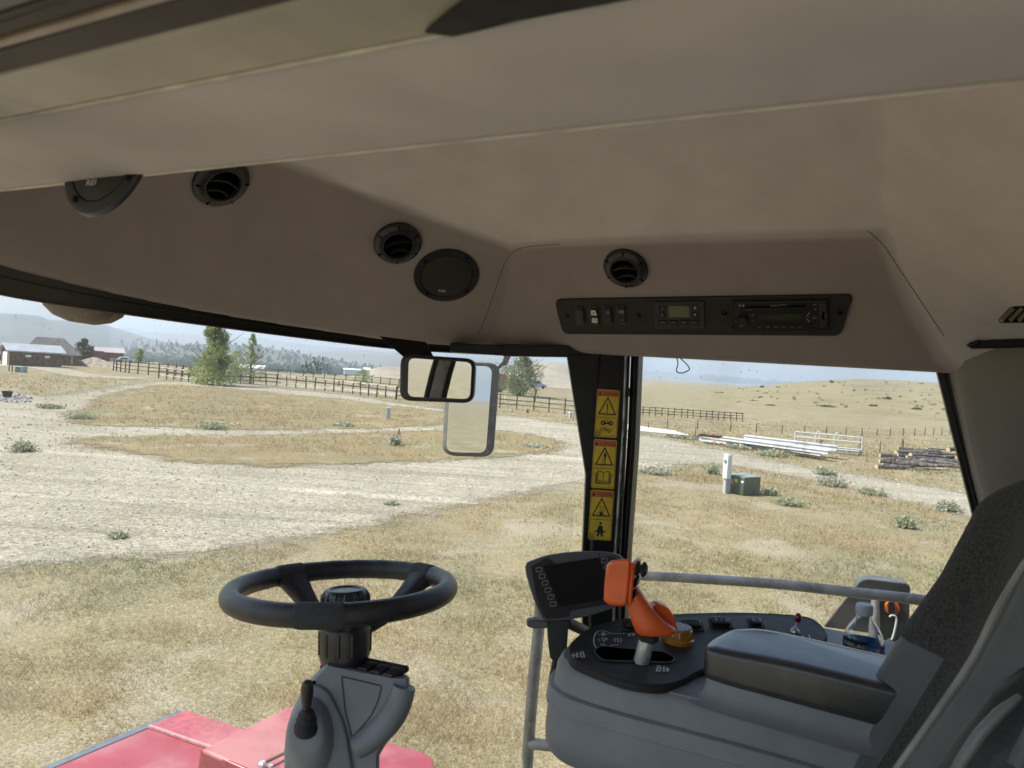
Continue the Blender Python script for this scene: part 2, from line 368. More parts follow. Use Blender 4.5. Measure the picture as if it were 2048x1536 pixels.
# infill from crease bottom to rear edge
_tmp = obj('lining_form', hl, M_LINER, None, smooth=50)
bm = bmesh.new(); bm.from_mesh(_tmp.data); bmesh.ops.remove_doubles(bm, verts=bm.verts, dist=.002); bm.to_mesh(_tmp.data); bm.free()
md = _tmp.modifiers.new('w', 'SOLIDIFY'); md.thickness = 0.008; md.offset = 0
md = _tmp.modifiers.new('r', 'REMESH'); md.mode = 'VOXEL'; md.voxel_size = .005
md = _tmp.modifiers.new('s', 'SMOOTH'); md.factor = .5; md.iterations = 14
_me = bpy.data.meshes.new_from_object(_tmp.evaluated_get(bpy.context.evaluated_depsgraph_get()))
_nv = len(_me.vertices); _co = np.empty(_nv * 3); _me.vertices.foreach_get('co', _co); _co = _co.reshape(-1, 3); _pf = [tuple(p.vertices) for p in _me.polygons]
BVH = BVHTree.FromPolygons([Vector(v) for v in _co], _pf); _ob = BVHTree.FromPolygons([Vector(v) for v in hl.v], hl.f)
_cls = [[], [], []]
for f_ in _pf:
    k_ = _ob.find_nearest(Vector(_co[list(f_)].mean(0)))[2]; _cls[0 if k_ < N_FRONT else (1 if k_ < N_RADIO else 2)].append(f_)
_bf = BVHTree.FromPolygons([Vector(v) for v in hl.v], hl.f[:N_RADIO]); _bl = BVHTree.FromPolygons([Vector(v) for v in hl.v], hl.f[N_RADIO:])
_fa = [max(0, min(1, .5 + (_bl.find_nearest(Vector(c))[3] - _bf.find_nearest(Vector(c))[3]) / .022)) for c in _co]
bpy.data.objects.remove(_tmp)
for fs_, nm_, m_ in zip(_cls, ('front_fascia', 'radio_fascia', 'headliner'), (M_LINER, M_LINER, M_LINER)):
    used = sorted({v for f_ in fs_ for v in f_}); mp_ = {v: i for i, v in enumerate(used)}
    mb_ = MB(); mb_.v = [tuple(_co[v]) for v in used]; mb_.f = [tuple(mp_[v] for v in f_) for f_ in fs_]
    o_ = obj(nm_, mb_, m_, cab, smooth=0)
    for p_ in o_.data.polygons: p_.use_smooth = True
    o_.data.attributes.new('panel_shade', 'FLOAT', 'POINT').data.foreach_set('value', [_fa[v] for v in used])
def onliner(px, py, z0=.3):
    d = ray(px, py); h = BVH.ray_cast(EYE + d * z0, d.normalized())
    if h[0] is None: return P(px, py, 1.2), -d.normalized()
    n = h[1]; n = -n if n.dot(d) > 0 else n
    return h[0], n
# moulding seams
for line in ([(955, 672), (972, 632), (990, 580), (1008, 530), (1024, 506), (1052, 494), (1120, 488)], [(1735, 462), (1765, 488), (1800, 540), (1850, 615), (1888, 672)]):
    q = []; sb = MB()
    for p in cr([Vector((a, b, 0)) for a, b in line], 6):
        c_, n_ = onliner(p.x, p.y); q.append(c_ + n_ * -.0001)
    sb.tube(q, .0007, 5); obj('moulding_seam', sb, plain('seam_shadow_gap', (.10, .085, .075), .9), cab)

# --- door header trim (near camera, left door) and strips outside it
dh = MB()
secs = []
for f in (-1.05, -.6, -.1, .3, .7, 1.0):
    secs.append([C(f, r, h) for r, h in cr_ ] if False else [C(f, r, h) for r, h in [(.378, .165), (.381, .148), (.375, .1405), (.365, .139), (.31, .1395), (.262, .1405), (.256, .144), (.254, .17), (.254, .24), (.378, .24)]])
dh.loft(secs); obj('door_header_trim', dh, M_TRIM, cab, smooth=60)
def strip(name, ra_, rb_, ha, hb, m, th=.02, f0=-1.05, f1=1.0):
    s_ = MB(); s_.hexa([C(f0, ra_, ha), C(f1, ra_, ha), C(f1, rb_, hb), C(f0, rb_, hb)], ZV * th)
    return obj(name, s_, m, cab, bevel=.003)
M_STRIPL = mat('pale_sealing_strip', (.48, .46, .38), .4, var=.12, scale=8, dirt=(.30, .29, .25), dscale=9, damt=.5)
M_STRIPD = mat('dark_maroon_strip', (.02, .013, .014), .5, var=.12, scale=10)
strip('door_seal', .2505, .2535, .139, .139, mat('bright_seal_edge', (.6, .58, .5), .5), .03)
strip('door_glass_frame', .206, .2502, .139, .1395, M_STRIPL)
strip('door_frame_rail', .185, .2055, .139, .1385, M_STRIPD)
strip('door_frame_bead', .181, .1846, .1370, .1370, mat('beige_bead', (.30, .25, .21), .5), .02)
strip('gutter_channel', .168, .1806, .139, .139, M_STRIPD)
strip('grey_gutter', .146, .1676, .140, .140, mat('grey_gutter_paint', (.16, .17, .18), .5))
strip('roof_edge_rubber', .06, .1456, .150, .145, M_BLACK, .05)
# dark patch standing in for a blurred reflection on the pale strip
hs = MB(); hs.prism([HP(a, b, .1375) for a, b in [(850, 66), (905, 74), (960, 62), (1030, 44), (1120, 27), (1200, 12), (1300, -8), (1300, -60), (960, -60), (925, 5), (880, 40)]], ZV * .0012); obj('dark_reflection_patch', hs, M_RUBBER, cab, smooth=0)
eb = MB(); eb.tube([C(-1.05, .3775, .1425), C(1.0, .3775, .1425)], .0028, 8); obj('trim_edge_highlight', eb, mat('painted_highlight', (.60, .56, .50), .6), cab)  # pale bead stands in for the highlight along the trim's inner edge

# --- roof outside, rear wall, floor
rf = MB()
rf.prism([C(-.8, .10, .42), C(1.28, .10, .42), C(1.5, .45, .42), C(1.52, 1.0, .42), C(1.3, 1.5, .42), C(-.8, 1.6, .42)], ZV * .14)
rf.prism([C(1.0, .12, .18), C(1.28, .12, .18), C(1.50, .45, .20), C(1.52, 1.0, .20), C(1.32, 1.5, .18), C(1.0, 1.5, .18), C(1.22, 1.05, .18), C(1.22, .6, .18)], ZV * .235)
rf.hexa([C(-.8, 1.44, .11), C(1.2, 1.44, .11), C(1.2, 1.6, .11), C(-.8, 1.6, .11)], ZV * .3)
obj('roof', rf, mat('roof_panel_red', (.45, .05, .05), .4), cab, bevel=.02)
rw = MB()
rw.hexa([C(-.78, .3, -1.5), C(-.78, 1.5, -1.5), C(-.78, 1.5, -.75), C(-.78, .3, -.75)], FV * -.04)
obj('rear_wall', rw, M_PILLAR, cab, bevel=.01); rw = MB()
rw.hexa([C(-.78, .3, .05), C(-.78, 1.5, .05), C(-.78, 1.5, .4), C(-.78, .3, .4)], FV * -.04)
obj('rear_wall', rw, M_PILLAR, cab, bevel=.01)
m = MB(); m.hexa([C(-.782, .2, -.75), C(-.782, 1.5, -.75), C(-.782, 1.5, .05), C(-.782, .2, .05)], FV * -.02); obj('added_rear_panel', m, M_PILLAR, cab)  # solid panel added across the rear opening to cut light on the lining
m = MB(); m.hexa([C(-.78, .2, -.62), C(-.43, .2, -.62), C(-.37, .2, -.15), C(-.34, .2, .16), C(-.78, .2, .16)][:2] + [C(-.36, .2, .16), C(-.78, .2, .16)], RV * -.03); obj('added_quarter_panel', m, M_PILLAR, cab, bevel=.008)  # added out of view at the left rear to dim the front lining
m = MB(); q = [C(-.33, .19, .16), C(-.38, .19, -.2), C(-.45, .19, -.7), C(-.55, .19, -1.5)]; m.loft([[p + FV * a + RV * b for a, b in rrect(.09, .06, .02)] for p in q]); obj('left_rear_post', m, mat('grey_post_trim', (.30, .30, .29), .6), cab, smooth=60)
for s_ in (-1, 1): m = MB(); m.tube([p + FV * (.052 * s_) + RV * .02 for p in q], .012, 8); obj('post_seal', m, M_RUBBER, cab)
m = MB(); m.hexa([C(-.8, .2, -1.5), C(-.55, .2, -1.5), C(-.45, .2, -.62), C(-.8, .2, -.62)], RV * -.03); obj('left_side_panel', m, M_PILLAR, cab, bevel=.008)
q = [C(.50, .19, .16), C(.565, .19, -.1), C(.60, .19, -.5), C(.62, .19, -1.5)]; q = cr(q, 5); m = MB(); m.loft([[p + FV * a + RV * b for a, b in rrect(.046, .05, .012)] for p in q]); obj('left_front_post', m, mat('grey_post_trim', (.30, .30, .29), .6), cab, smooth=60)
for s_ in (-1, 1): m = MB(); m.tube([p + FV * (.030 * s_) + RV * .015 for p in q], .0085, 8); obj('post_seal', m, M_RUBBER, cab)
mb_ = thing('unseen_machine_body', 'unseen machine body behind and below the cab, added to block ground light, with red hood, dark platform and wheels', 'machine body', C(-1.5, .85, -3.2))  # unseen body and platform, added to block light bouncing off the ground
m = MB(); m.hexa([C(-3.4, .15, -1.5), C(-.95, .15, -1.5), C(-.95, 1.55, -1.5), C(-3.4, 1.55, -1.5)], ZV * 1.25); obj('unseen_engine_hood', m, M_RED, mb_, bevel=.08, bseg=4)
m = MB(); m.hexa([C(-3.3, .35, -2.5), C(.9, .35, -2.5), C(.9, 1.35, -2.5), C(-3.3, 1.35, -2.5)], ZV * .9); obj('unseen_chassis', m, M_GUNM, mb_, bevel=.03)
m = MB(); m.hexa([C(-1.3, -.75, -1.62), C(.75, -.75, -1.62), C(.75, .28, -1.62), C(-1.3, .28, -1.62)], ZV * .05); obj('unseen_platform', m, M_GUNM, mb_, bevel=.01)
for f_, r_, q_ in ((.1, -.55, .8), (.1, 1.75, .8), (-2.9, -.2, .5), (-2.9, 1.8, .5)):
    m = MB(); m.lathe([(.3 * q_, -.25), (.9 * q_, -.26), (1.0 * q_, -.2), (1.0 * q_, .2), (.9 * q_, .26), (.3 * q_, .25)], C(f_, r_ + .08, -3.3 + q_), RV, FV, 36); wh = obj('wheel', m, M_RUBBER, mb_)
    m = MB(); m.lathe([(.42 * q_, -.262), (.42 * q_, .262)], C(f_, r_ + .08, -3.3 + q_), RV, FV, 24); obj('rim', m, M_WHITE, wh)
fl = MB(); fl.prism([C(-.8, .28, -1.56), C(.9, .28, -1.56), C(1.12, .6, -1.56), C(1.12, 1.1, -1.56), C(.7, 1.46, -1.56), C(-.8, 1.5, -1.56)], ZV * .05)
obj('floor_mat', fl, M_RUBBER, cab)

# --- black frames
topf = MB()
band_i = [p + Vector((0, 0, .004)) for p in lipB]
low_px = [(-150, 545), (0, 590), (200, 622), (400, 650), (600, 676), (800, 699), (1005, 711)]
low = [P(a, b, (lipB[i] - EYE).dot(CF) + .018) for i, (a, b) in enumerate(low_px)]
ci, cl = cr(band_i, 6), cr(low, 6)
out_ = [a + (a - EYE).normalized() * .03 for a in ci]; outl = [a + (a - EYE).normalized() * .03 for a in cl]
topf.loft([[a, b, c_, d_] for a, b, c_, d_ in zip(ci, cl, outl, out_)])
obj('windscreen_frame', topf, M_BLACK, cab, smooth=50)
edge = MB(); edge.tube([a.lerp(b, .45) + (EYE - a).normalized() * .001 for a, b in zip(ci, cl)], .0011, 6); obj('windscreen_gasket', edge, M_RUBBER, cab)
ebr = MB(); ebr.tube([b + (EYE - b).normalized() * .002 + Vector((0, 0, .001)) for b in cl], .0016, 6); obj('frame_lower_edge', ebr, mat('brown_primer_edge', (.13, .085, .065), .6), cab)

PIL = Plane(P(1200, 850, 1.50), -(CF * 1.0 + CR * 0.0))
def pil(pts, off=0, plane=PIL): return [plane.hit(a, b, off) for a, b in pts]
pl = MB()
pl.prism(pil([(900, 686), (1010, 690), (1010, 711), (900, 704)], -.02), CF * .03)
pl.prism(pil([(1125, 690), (1290, 690), (1290, 712), (1275, 712), (1138, 714), (1005, 712), (1005, 688)]), CF * .03)
pl.prism(pil([(1134, 708), (1200, 708), (1192, 900), (1182, 1110), (1177, 1300), (1165, 1300), (1165, 1110), (1172, 950)], .001), CF * .025)
obj('pillar_gusset', pl, M_BLACK, cab, bevel=.002)
pp = MB(); pp.prism(pil([(1199, 700), (1262, 700), (1256, 850), (1243, 1110), (1238, 1536), (1238, 1900), (1165, 1900), (1172, 1536), (1180, 1110), (1192, 850)], .012), CF * .07)
obj('front_pillar', pp, M_BLACK, cab, bevel=.006)
ps = MB(); ps.tube([PIL.hit(1252, 705, .012), PIL.hit(1247, 850, .014), PIL.hit(1237, 1000, .014), PIL.hit(1230, 1110, .014), PIL.hit(1224, 1400, .014)], .003, 8)
obj('bright_pillar_edge', ps, mat('worn_metal_edge', (.32, .32, .30), .35, .6, var=.25), cab)
for k, (a, b) in enumerate([(1256, 780), (1249, 878), (1243, 980), (1238, 1080)]):
    pc = MB(); o_ = PIL.hit(a, b, .014); pc.lathe([(.0015, 0), (.005, .001), (.0045, .006), (.001, .008)], o_, PIL.n, seg=10); pc.tube([o_ + PIL.y * .018, o_ - PIL.y * .014], [.001, .0045], 6); obj('trim_clip', pc, M_RUBBER, cab)

SIDE = 1.449
sf = MB()
def rp(pts, r): return [RP(a, b, r) for a, b in pts]
sf.prism(rp([(1262, 688), (1278, 688), (1277, 710), (1269, 900), (1254, 1110), (1238, 1536), (1222, 1536), (1240, 1110), (1256, 850)], SIDE), RV * .035)
sf.prism(rp([(1279, 687), (1905, 691), (1898, 713), (1279, 706)], SIDE - .006), RV * .04)
sf.prism(rp([(1866, 712), (1892, 703), (1920, 830), (1962, 1010), (1998, 1140), (2040, 1300), (2012, 1300), (1972, 1140), (1945, 1028), (1900, 850)], SIDE - .002), RV * .035)
obj('side_window_frame', sf, M_BLACK, cab, bevel=.002)
sg = MB(); sg.tube(rp([(1270, 712), (1262, 900), (1247, 1110), (1232, 1500)], SIDE - .004), .002, 6); sg.tube(rp([(1879, 712), (1912, 850), (1957, 1028)], SIDE - .006), .0022, 6); sg.tube(rp([(1280, 699), (1900, 703)], SIDE - .010), .0018, 6)
obj('window_gasket', sg, M_RUBBER, cab)

# window panes
wn = MB()
top = [b + ZV * .01 + (b - EYE).normalized() * .02 for b in cl]
bot = [Vector((a.x, a.y, EYE.z - 1.48)) for a in top]
wn.grid([top, [a.lerp(b, .5) for a, b in zip(top, bot)], bot])
last = top[-1]; pcn = PIL.hit(1170, 712, -.02)
wn.grid([[last, pcn], [Vector((last.x, last.y, EYE.z - 1.48)), Vector((pcn.x, pcn.y, EYE.z - 1.48))]])
obj('windscreen', wn, M_GLASS, cab, smooth=50)
sw = MB(); a, b = RP(1262, 695, SIDE + .015), RP(1905, 700, SIDE + .015)
sw.hexa([a + ZV * .02, b + ZV * .02, C((b - EYE).dot(FV) - .12, SIDE + .015, -1.4), C((a - EYE).dot(FV), SIDE + .015, -1.4)], RV * .0001)
swm = MB(); swm.add([a + ZV * .02, b + ZV * .02, C((b - EYE).dot(FV) - .25, SIDE + .015, -1.4), C((a - EYE).dot(FV), SIDE + .015, -1.4)], [(0, 1, 2, 3)])
obj('side_window', swm, M_GLASS, cab)

# rear pillar trim (beige-grey), narrow lit edge facing the window
bp = MB(); secs = []
for (a, b, c_, d_, py) in [(1888, 1900, 1925, 2090, 696), (1902, 1914, 1938, 2110, 770), (1922, 1932, 1956, 2140, 860), (1944, 1956, 1978, 2170, 960), (1975, 1985, 2006, 2200, 1080), (2020, 2030, 2050, 2240, 1250)]:
    A = RP(a, py, SIDE - .004); B = RP(b, py - 2, SIDE - .035); C_ = RP(c_, py - 2, SIDE - .07); D_ = RP(d_, py - 6, SIDE - .10)
    secs.append(cr([A, A.lerp(B, .6) , B, C_, D_], 3) + [D_ + RV * .12, A + RV * .03])
for s1, s2 in zip(secs, secs[1:]): pass
bp.loft(secs); obj('rear_pillar_trim', bp, M_PILLAR, cab, smooth=60)
# lower side wall below the window
lw = MB(); lw.hexa([C(.45, SIDE - .01, -1.5), C(-.8, SIDE - .01, -1.5), C(-.8, SIDE - .01, -.62), C(.45, SIDE - .01, -.62)], RV * .05)
obj('lower_side_wall', lw, M_PILLAR, cab, bevel=.01)
# moulded bulge of the liner under the radio, over the window
bg_ = MB()
q = [(1545, 686), (1590, 704), (1605, 708), (1688, 708), (1700, 704), (1742, 688)]
bg_.prism([RP(a, b, SIDE - .052) for a, b in q], RV * .05)
obj('liner_bulge', bg_, M_LINER, cab, bevel=.006, bseg=3)
# dark drain slots at the rear of the liner
gv = MB(); g1 = Plane(P(2010, 630, .96), -(CF + RV * .4))
gv.prism([g1.hit(a, b) for a, b in [(1994, 640), (2018, 614), (2070, 612), (2070, 646), (1998, 647)]], g1.n * .012); obj('coat_hook_base', gv, M_BLACK, cab, bevel=.002)
gl_ = MB()
for k in range(3):
    gl_.tube([g1.hit(2003 + k * 17, 641, .014), g1.hit(2026 + k * 17, 618, .014)], .0028, 8)
obj('coat_hook_rib', gl_, mat('worn_hook_metal', (.22, .19, .15), .4, .3), cab)
gd = MB(); gd.prism([RP(a, b, SIDE - .10) for a, b in [(1932, 690), (1950, 682), (1985, 679), (2090, 676), (2090, 694), (1945, 697)]], RV * .04); gd.tube([RP(1938, 691, SIDE - .105), RP(1962, 684, SIDE - .11)], .005, 8)
obj('seat_belt_guide', gd, M_BLACK, cab, bevel=.002)
# clip and antenna plug above the window
kp = MB(); kp.prism([RP(a, b, SIDE - .03) for a, b in [(1303, 687), (1338, 687), (1337, 698), (1330, 699), (1308, 698), (1304, 696)]], -RV * .012)
for k in range(6): kp.tube([RP(1308 + k * 5, 688, SIDE - .043), RP(1308 + k * 5, 697, SIDE - .043)], .0007, 5)

cordT = thing('dangling_cord', 'thin black wire loop dangling from a grey ribbed plug above the side window', 'cord', RP(1325, 693, SIDE - .04))
obj('plug', kp, mat('grey_plug', (.08, .08, .08), .5), cordT, bevel=.001)
cd = MB()
cd.tube(cr([RP(a, b, SIDE - .045 + o) for a, b, o in [(1336, 696, 0), (1347, 700, 0), (1352, 712, .004), (1356, 726, 0), (1353, 742, 0), (1362, 746, 0), (1373, 743, 0), (1379, 737, 0), (1371, 726, 0), (1358, 714, .003), (1350, 702, 0), (1340, 697, 0)]], 5), .0011, 6)
obj('wire', cd, M_RUBBER, cordT)

# ------------------------------------------------------------------ speakers and vents
def speaker(px, py, dia, label, updir, tilt=None):
    c_, n_ = onliner(px, py); c_ = c_ + n_ * .001
    t = thing('ceiling_speaker', label, 'speaker', c_, 'speakers in the cab lining')
    x = RV if abs(n_.dot(RV)) < .9 else FV; x = (updir - n_ * updir.dot(n_)).normalized(); r = dia / 2
    m = MB(); m.lathe([(r, -.002), (r * 1.0, .001), (r * .985, .0028), (r * .93, .0035), (r * .80, .003), (r * .78, .001), (r * .3, .001)], c_, n_, x, 56, True); obj('surround', m, M_PLASTS, t, smooth=50)
    g_ = MB(); g_.lathe([(r * .775, .001), (r * .77, .0025), (r * .6, .0045), (r * .3, .006), (.001, .0065)], c_, n_, x, 56, False); obj('grille', g_, M_GRILLE, t, smooth=60)
    for k in range(4):
        s_ = MB(); a = rad(45 + 90 * k + 12); y = n_.cross(x); s_.lathe([(.0036, .002), (.0032, .0055), (.001, .006)], c_ + (x * math.cos(a) + y * math.sin(a)) * r * .87, n_, seg=10); obj('screw', s_, M_BLACK, t)
    y = x; xx = y.cross(n_)
    lo = MB(); cen = c_ - y * r * .52 + n_ * .0065 + xx * (-.003)
    text(lo, 'REI', cen, xx, y, .0052, True, .0135); obj('lettering', lo, M_WHITE, t, smooth=0)
    return t
M_GRILLE = bpy.data.materials.new('speaker_mesh'); M_GRILLE.use_nodes = True; _nt = M_GRILLE.node_tree
_vb = _n(_nt, 'TexVoronoi'); _vb.inputs['Scale'].default_value = 700; _vb.inputs['Randomness'].default_value = 0.0; _tc = _n(_nt, 'TexCoord'); _nt.links.new(_tc.outputs['Object'], _vb.inputs[0])
_rp = _n(_nt, 'ValToRGB'); _rp.color_ramp.elements[0].position = .28; _rp.color_ramp.elements[0].color = (.002, .002, .002, 1); _rp.color_ramp.elements[1].position = .36; _rp.color_ramp.elements[1].color = (.022, .021, .019, 1)
_nt.links.new(_vb.outputs['Distance'], _rp.inputs[0]); _nt.links.new(_rp.outputs[0], _nt.nodes['Principled BSDF'].inputs['Base Color']); _nt.nodes['Principled BSDF'].inputs['Roughness'].default_value = .6
def vent(px, py, dia, label, spin=0, cat='air vent'):
    c_, n_ = onliner(px, py)
    t = thing('air_vent', label, cat, c_, 'round air vents in the cab lining')
    up = (ZV - n_ * ZV.dot(n_)).normalized(); xx = up.cross(n_).normalized(); r = dia / 2
    a = rad(spin); x = xx * math.cos(a) + up * math.sin(a); y = -xx * math.sin(a) + up * math.cos(a)
    m = MB(); m.lathe([(r * .985, -.004), (r, .004), (r * .97, .007), (r * .80, .011), (r * .66, .0125), (r * .62, .012), (r * .60, .009), (r * .59, .004)], c_, n_, x, 56, False); obj('bezel', m, M_PLASTS, t, smooth=50)
    for k in range(6):
        g_ = MB(); an = rad(60 * k + 20); d_ = x * math.cos(an) + y * math.sin(an); g_.box(c_ + d_ * r * .82 + n_ * .0088, (r * .22, .0016, .0055), (d_, n_.cross(d_), n_)); obj('bezel_notch', g_, M_HOLE, t)
    bw = MB(); bw.lathe([(r * .61, .0055), (r * .3, .0045), (.001, .0045)], c_, n_, x, 32, False); obj('throat', bw, M_HOLE, t)
    bl = MB()
    for k, o_ in enumerate((-.42, 0, .42)):
        half = math.sqrt(max(.01, .58 ** 2 - (o_ * .9) ** 2)) * r * .95
        pts = []
        for q_ in range(9):
            s_ = -1 + 2 * q_ / 8; pts.append((s_ * half, o_ * r + .14 * r * (1 - s_ * s_)))
        bl.grid([[c_ + x * u + y * v + n_ * (.0105 if o_ else .0115) for u, v in pts], [c_ + x * u + y * (v + .002) + n_ * .0052 for u, v in pts]]); bl.grid([[c_ + x * u + y * (v + .0018) + n_ * (.0105 if o_ else .0115) for u, v in pts], [c_ + x * u + y * (v + .0036) + n_ * .0052 for u, v in pts]]);
        bl.grid([[c_ + x * u + y * v + n_ * (.0105 if o_ else .0115) for u, v in pts], [c_ + x * u + y * (v + .0018) + n_ * (.0105 if o_ else .0115) for u, v in pts]])
    obj('louvre', bl, M_PLASTS, t, smooth=50)
    rg = MB(); pr = [c_ + (x * math.cos(2 * math.pi * k / 40) + y * math.sin(2 * math.pi * k / 40)) * r * .63 + n_ * .0125 for k in range(41)]; rg.tube(pr, .0012, 6); obj('inner_ring', rg, M_PLAST, t)
    return t
speaker(893, 551, .130, 'round black speaker between the windscreen corner vent and the mirror, wholly in view', ZV)
speaker(220, 306, .118, 'round black speaker at far left, cut off by the door header trim', ZV)
vent(795, 485, .090, 'round black air vent up and left of the whole speaker', 20)
vent(441, 362, .088, 'round black air vent half hidden under the door header trim', 0)
vent(1252, 535, .0835, 'round black air vent facing the seat, above the radio panel', 4)

# ------------------------------------------------------------------ overhead control panel
pn = PANEL.n; px_, py_ = PANEL.x, PANEL.y
panel = thing('overhead_panel', 'long black switch plate with slanted ends above the side window', 'control panel', PANEL.hit(1400, 630))
def pprism(mb, pts, o0, o1, plane=PANEL):
    mb.prism([plane.hit(a, b, o0) for a, b in pts], plane.n * (o1 - o0))
def poly_round(pts, r, n=4):
    out = []; m = len(pts)
    for i in range(m):
        p = Vector(pts[i]).to_2d() if len(pts[i]) == 2 else Vector(pts[i][:2]); a = Vector(pts[i - 1][:2]); b = Vector(pts[(i + 1) % m][:2])
        d1 = (a - p); d2 = (b - p); rr = min(r, d1.length / 2, d2.length / 2); q0 = p + d1.normalized() * rr; q1 = p + d2.normalized() * rr
        for k in range(n + 1):
            t = k / n; out.append(tuple((q0 * (1 - t) ** 2 + p * 2 * t * (1 - t) + q1 * t * t)))
    return out
m = MB(); pprism(m, poly_round([(1110, 596), (1707, 586), (1682, 668), (1127, 665)], 14), -.002, .004); obj('plate', m, M_PANEL, panel, bevel=.0015)
def screw(px, py, par, plane=PANEL, off=.004, r=.0042):
    m = MB(); c_ = plane.hit(px, py, off); m.lathe([(r * 1.3, 0), (r * 1.3, .0006), (r, .0022), (r * .55, .0026), (r * .5, .001)], c_, plane.n, seg=14, close=True); obj('screw', m, M_BLACK, par)
for a, b in ((1134, 632), (1277, 630), (1448, 627), (1680, 626)): screw(a, b, panel)
ink = []
for i, (cx_, cy_, hh) in enumerate([(1161, 631, 38), (1189, 630, 38), (1216, 629, 38), (1243, 628, 38)]):
    s_ = MB(); pprism(s_, poly_round([(cx_ - 11, cy_ - hh / 2), (cx_ + 8, cy_ - hh / 2), (cx_ + 11, cy_ + hh / 2), (cx_ - 8, cy_ + hh / 2)], 5), .003, .0065)
    sw_ = obj('rocker_switch', s_, M_PLAST, panel, bevel=.0008)
    k_ = MB(); pprism(k_, poly_round([(cx_ - 8, cy_ - 14), (cx_ + 6, cy_ - 14), (cx_ + 8, cy_ + 15), (cx_ - 6, cy_ + 15)], 3), .006, .0095); obj('rocker', k_, M_PANEL if i else M_PLAST, sw_, bevel=.0012)
    ic = MB(); o_ = .0099
    def hp(a, b, o=o_): return PANEL.hit(a, b, o)
    if i == 1:
        wp = MB(); pprism(wp, [(1182, 621), (1190, 621), (1194, 631), (1182, 630)], .0095, .0098); pprism(wp, [(1184, 636), (1195, 637), (1195, 646), (1184, 645)], .0095, .0098); obj('white_symbol_plate', wp, M_WHITE, sw_)
        stroke(ic, [hp(1184, 627), hp(1187, 624), hp(1190, 628)], .0008, pn); stroke(ic, [hp(1187, 624), hp(1187, 629)], .0008, pn); stroke(ic, [hp(1186, 644), hp(1190, 638), hp(1193, 644)], .0008, pn); stroke(ic, [hp(1187, 639), hp(1191, 642)], .0008, pn); obj('symbol', ic, M_INK, sw_, smooth=0)
    elif i == 2:
        stroke(ic, [hp(1213, 628), hp(1216, 622), hp(1219, 628)], .0006, pn, True); stroke(ic, [hp(1212, 640), hp(1219, 640)], .0004, pn); obj('symbol', ic, M_PRINT, sw_, smooth=0)
    elif i == 3:
        stroke(ic, [hp(1242, 623), hp(1244, 621), hp(1247, 622), hp(1247, 626), hp(1244, 627), hp(1242, 625)], .0007, pn, True)
        for q in range(3): stroke(ic, [hp(1237, 621 + q * 2), hp(1240, 622 + q * 2)], .0005, pn)
        stroke(ic, [hp(1240, 640), hp(1247, 640)], .0004, pn); obj('symbol', ic, M_WHITE, sw_, smooth=0)
# climate control
cc = thing('climate_control', 'small black climate control unit with square pale display, left of the radio', 'climate control', PANEL.hit(1358, 629))
m = MB(); pprism(m, poly_round([(1308, 603), (1408, 601), (1410, 655), (1309, 657)], 2), .0035, .0065); obj('faceplate', m, M_PLAST, cc, bevel=.0008)
m = MB(); pprism(m, poly_round([(1337, 611.5), (1378, 611.5), (1379, 634), (1338, 634)], 2), .0062, .0072); obj('display', m, M_LCD, cc)
for a, b, tx, col in [(1324, 617, 'A', (.45, .03, .04)), (1324, 630, 'V', (.02, .25, .27)), (1390, 616, 'X', None), (1390, 629, 'x', None), (1325, 645, 'AUTO', None), (1347, 645, 'A/C', None), (1368, 645, 'OFF', None), (1390, 645, 'E---', None)]:
    k_ = MB(); ww = 6.5 if len(tx) == 1 else 8.5; pprism(k_, poly_round([(a - ww, b - 4.3), (a + ww, b - 4.5), (a + ww, b + 4.3), (a - ww, b + 4.5)], 2.5), .006, .0085); bt = obj('button', k_, M_PANEL, cc, bevel=.0006)
    lt = MB()
    if tx == 'A': stroke(lt, [PANEL.hit(a - 2, b + 2, .0088), PANEL.hit(a + 1, b - 3, .0088), PANEL.hit(a + 2.5, b + 2, .0088)], .0011, pn, True)
    elif tx == 'V': lt.add([PANEL.hit(a - 3, b - 2, .0088), PANEL.hit(a + 3, b - 2, .0088), PANEL.hit(a, b + 3, .0088)], [(0, 1, 2)])
    elif tx in 'Xx':
        r_ = 3 if tx == 'X' else 2.2
        for q in range(4):
            an = rad(45 * q); stroke(lt, [PANEL.hit(a - r_ * math.cos(an), b - r_ * math.sin(an), .0088), PANEL.hit(a + r_ * math.cos(an), b + r_ * math.sin(an), .0088)], .0007, pn)
    else: text(lt, tx, PANEL.hit(a, b, .0088), px_, py_, .0022, True, .0085)
    obj('symbol', lt, plain('print_' + (['white', 'red', 'teal'][{'A': 1, 'V': 2}.get(tx, 0)]), col or (.5, .5, .48)), bt, smooth=0)
# radio
ra_ = thing('car_radio', 'wide black car radio with long dim green display, right end of the overhead plate', 'radio', PANEL.hit(1560, 628))
m = MB(); pprism(m, poly_round([(1462, 601), (1656, 598), (1659, 659), (1461, 662)], 3), .0035, .009); obj('faceplate', m, M_PLASTS, ra_, bevel=.001)
m = MB(); pprism(m, [(1490, 613.2), (1612, 610), (1612, 613), (1490, 616)], .0088, .0093); obj('disc_slot', m, M_HOLE, ra_)
m = MB(); pprism(m, poly_round([(1517, 629), (1603, 628), (1603, 640), (1517, 641)], 1), .009, .0097); obj('display', m, M_LCD2, ra_)
m = MB(); c_ = PANEL.hit(1486, 636, .009); m.lathe([(.0085, 0), (.008, .009), (.0065, .011), (.0055, .010), (.001, .010)], c_, pn, seg=24)
for k in range(16):
    an = 2 * math.pi * k / 16; m.box(c_ + (px_ * math.cos(an) + py_ * math.sin(an)) * .0083 + pn * .005, (.0008, .0008, .008), (px_, py_, pn))
obj('volume_knob', m, M_PLAST, ra_)
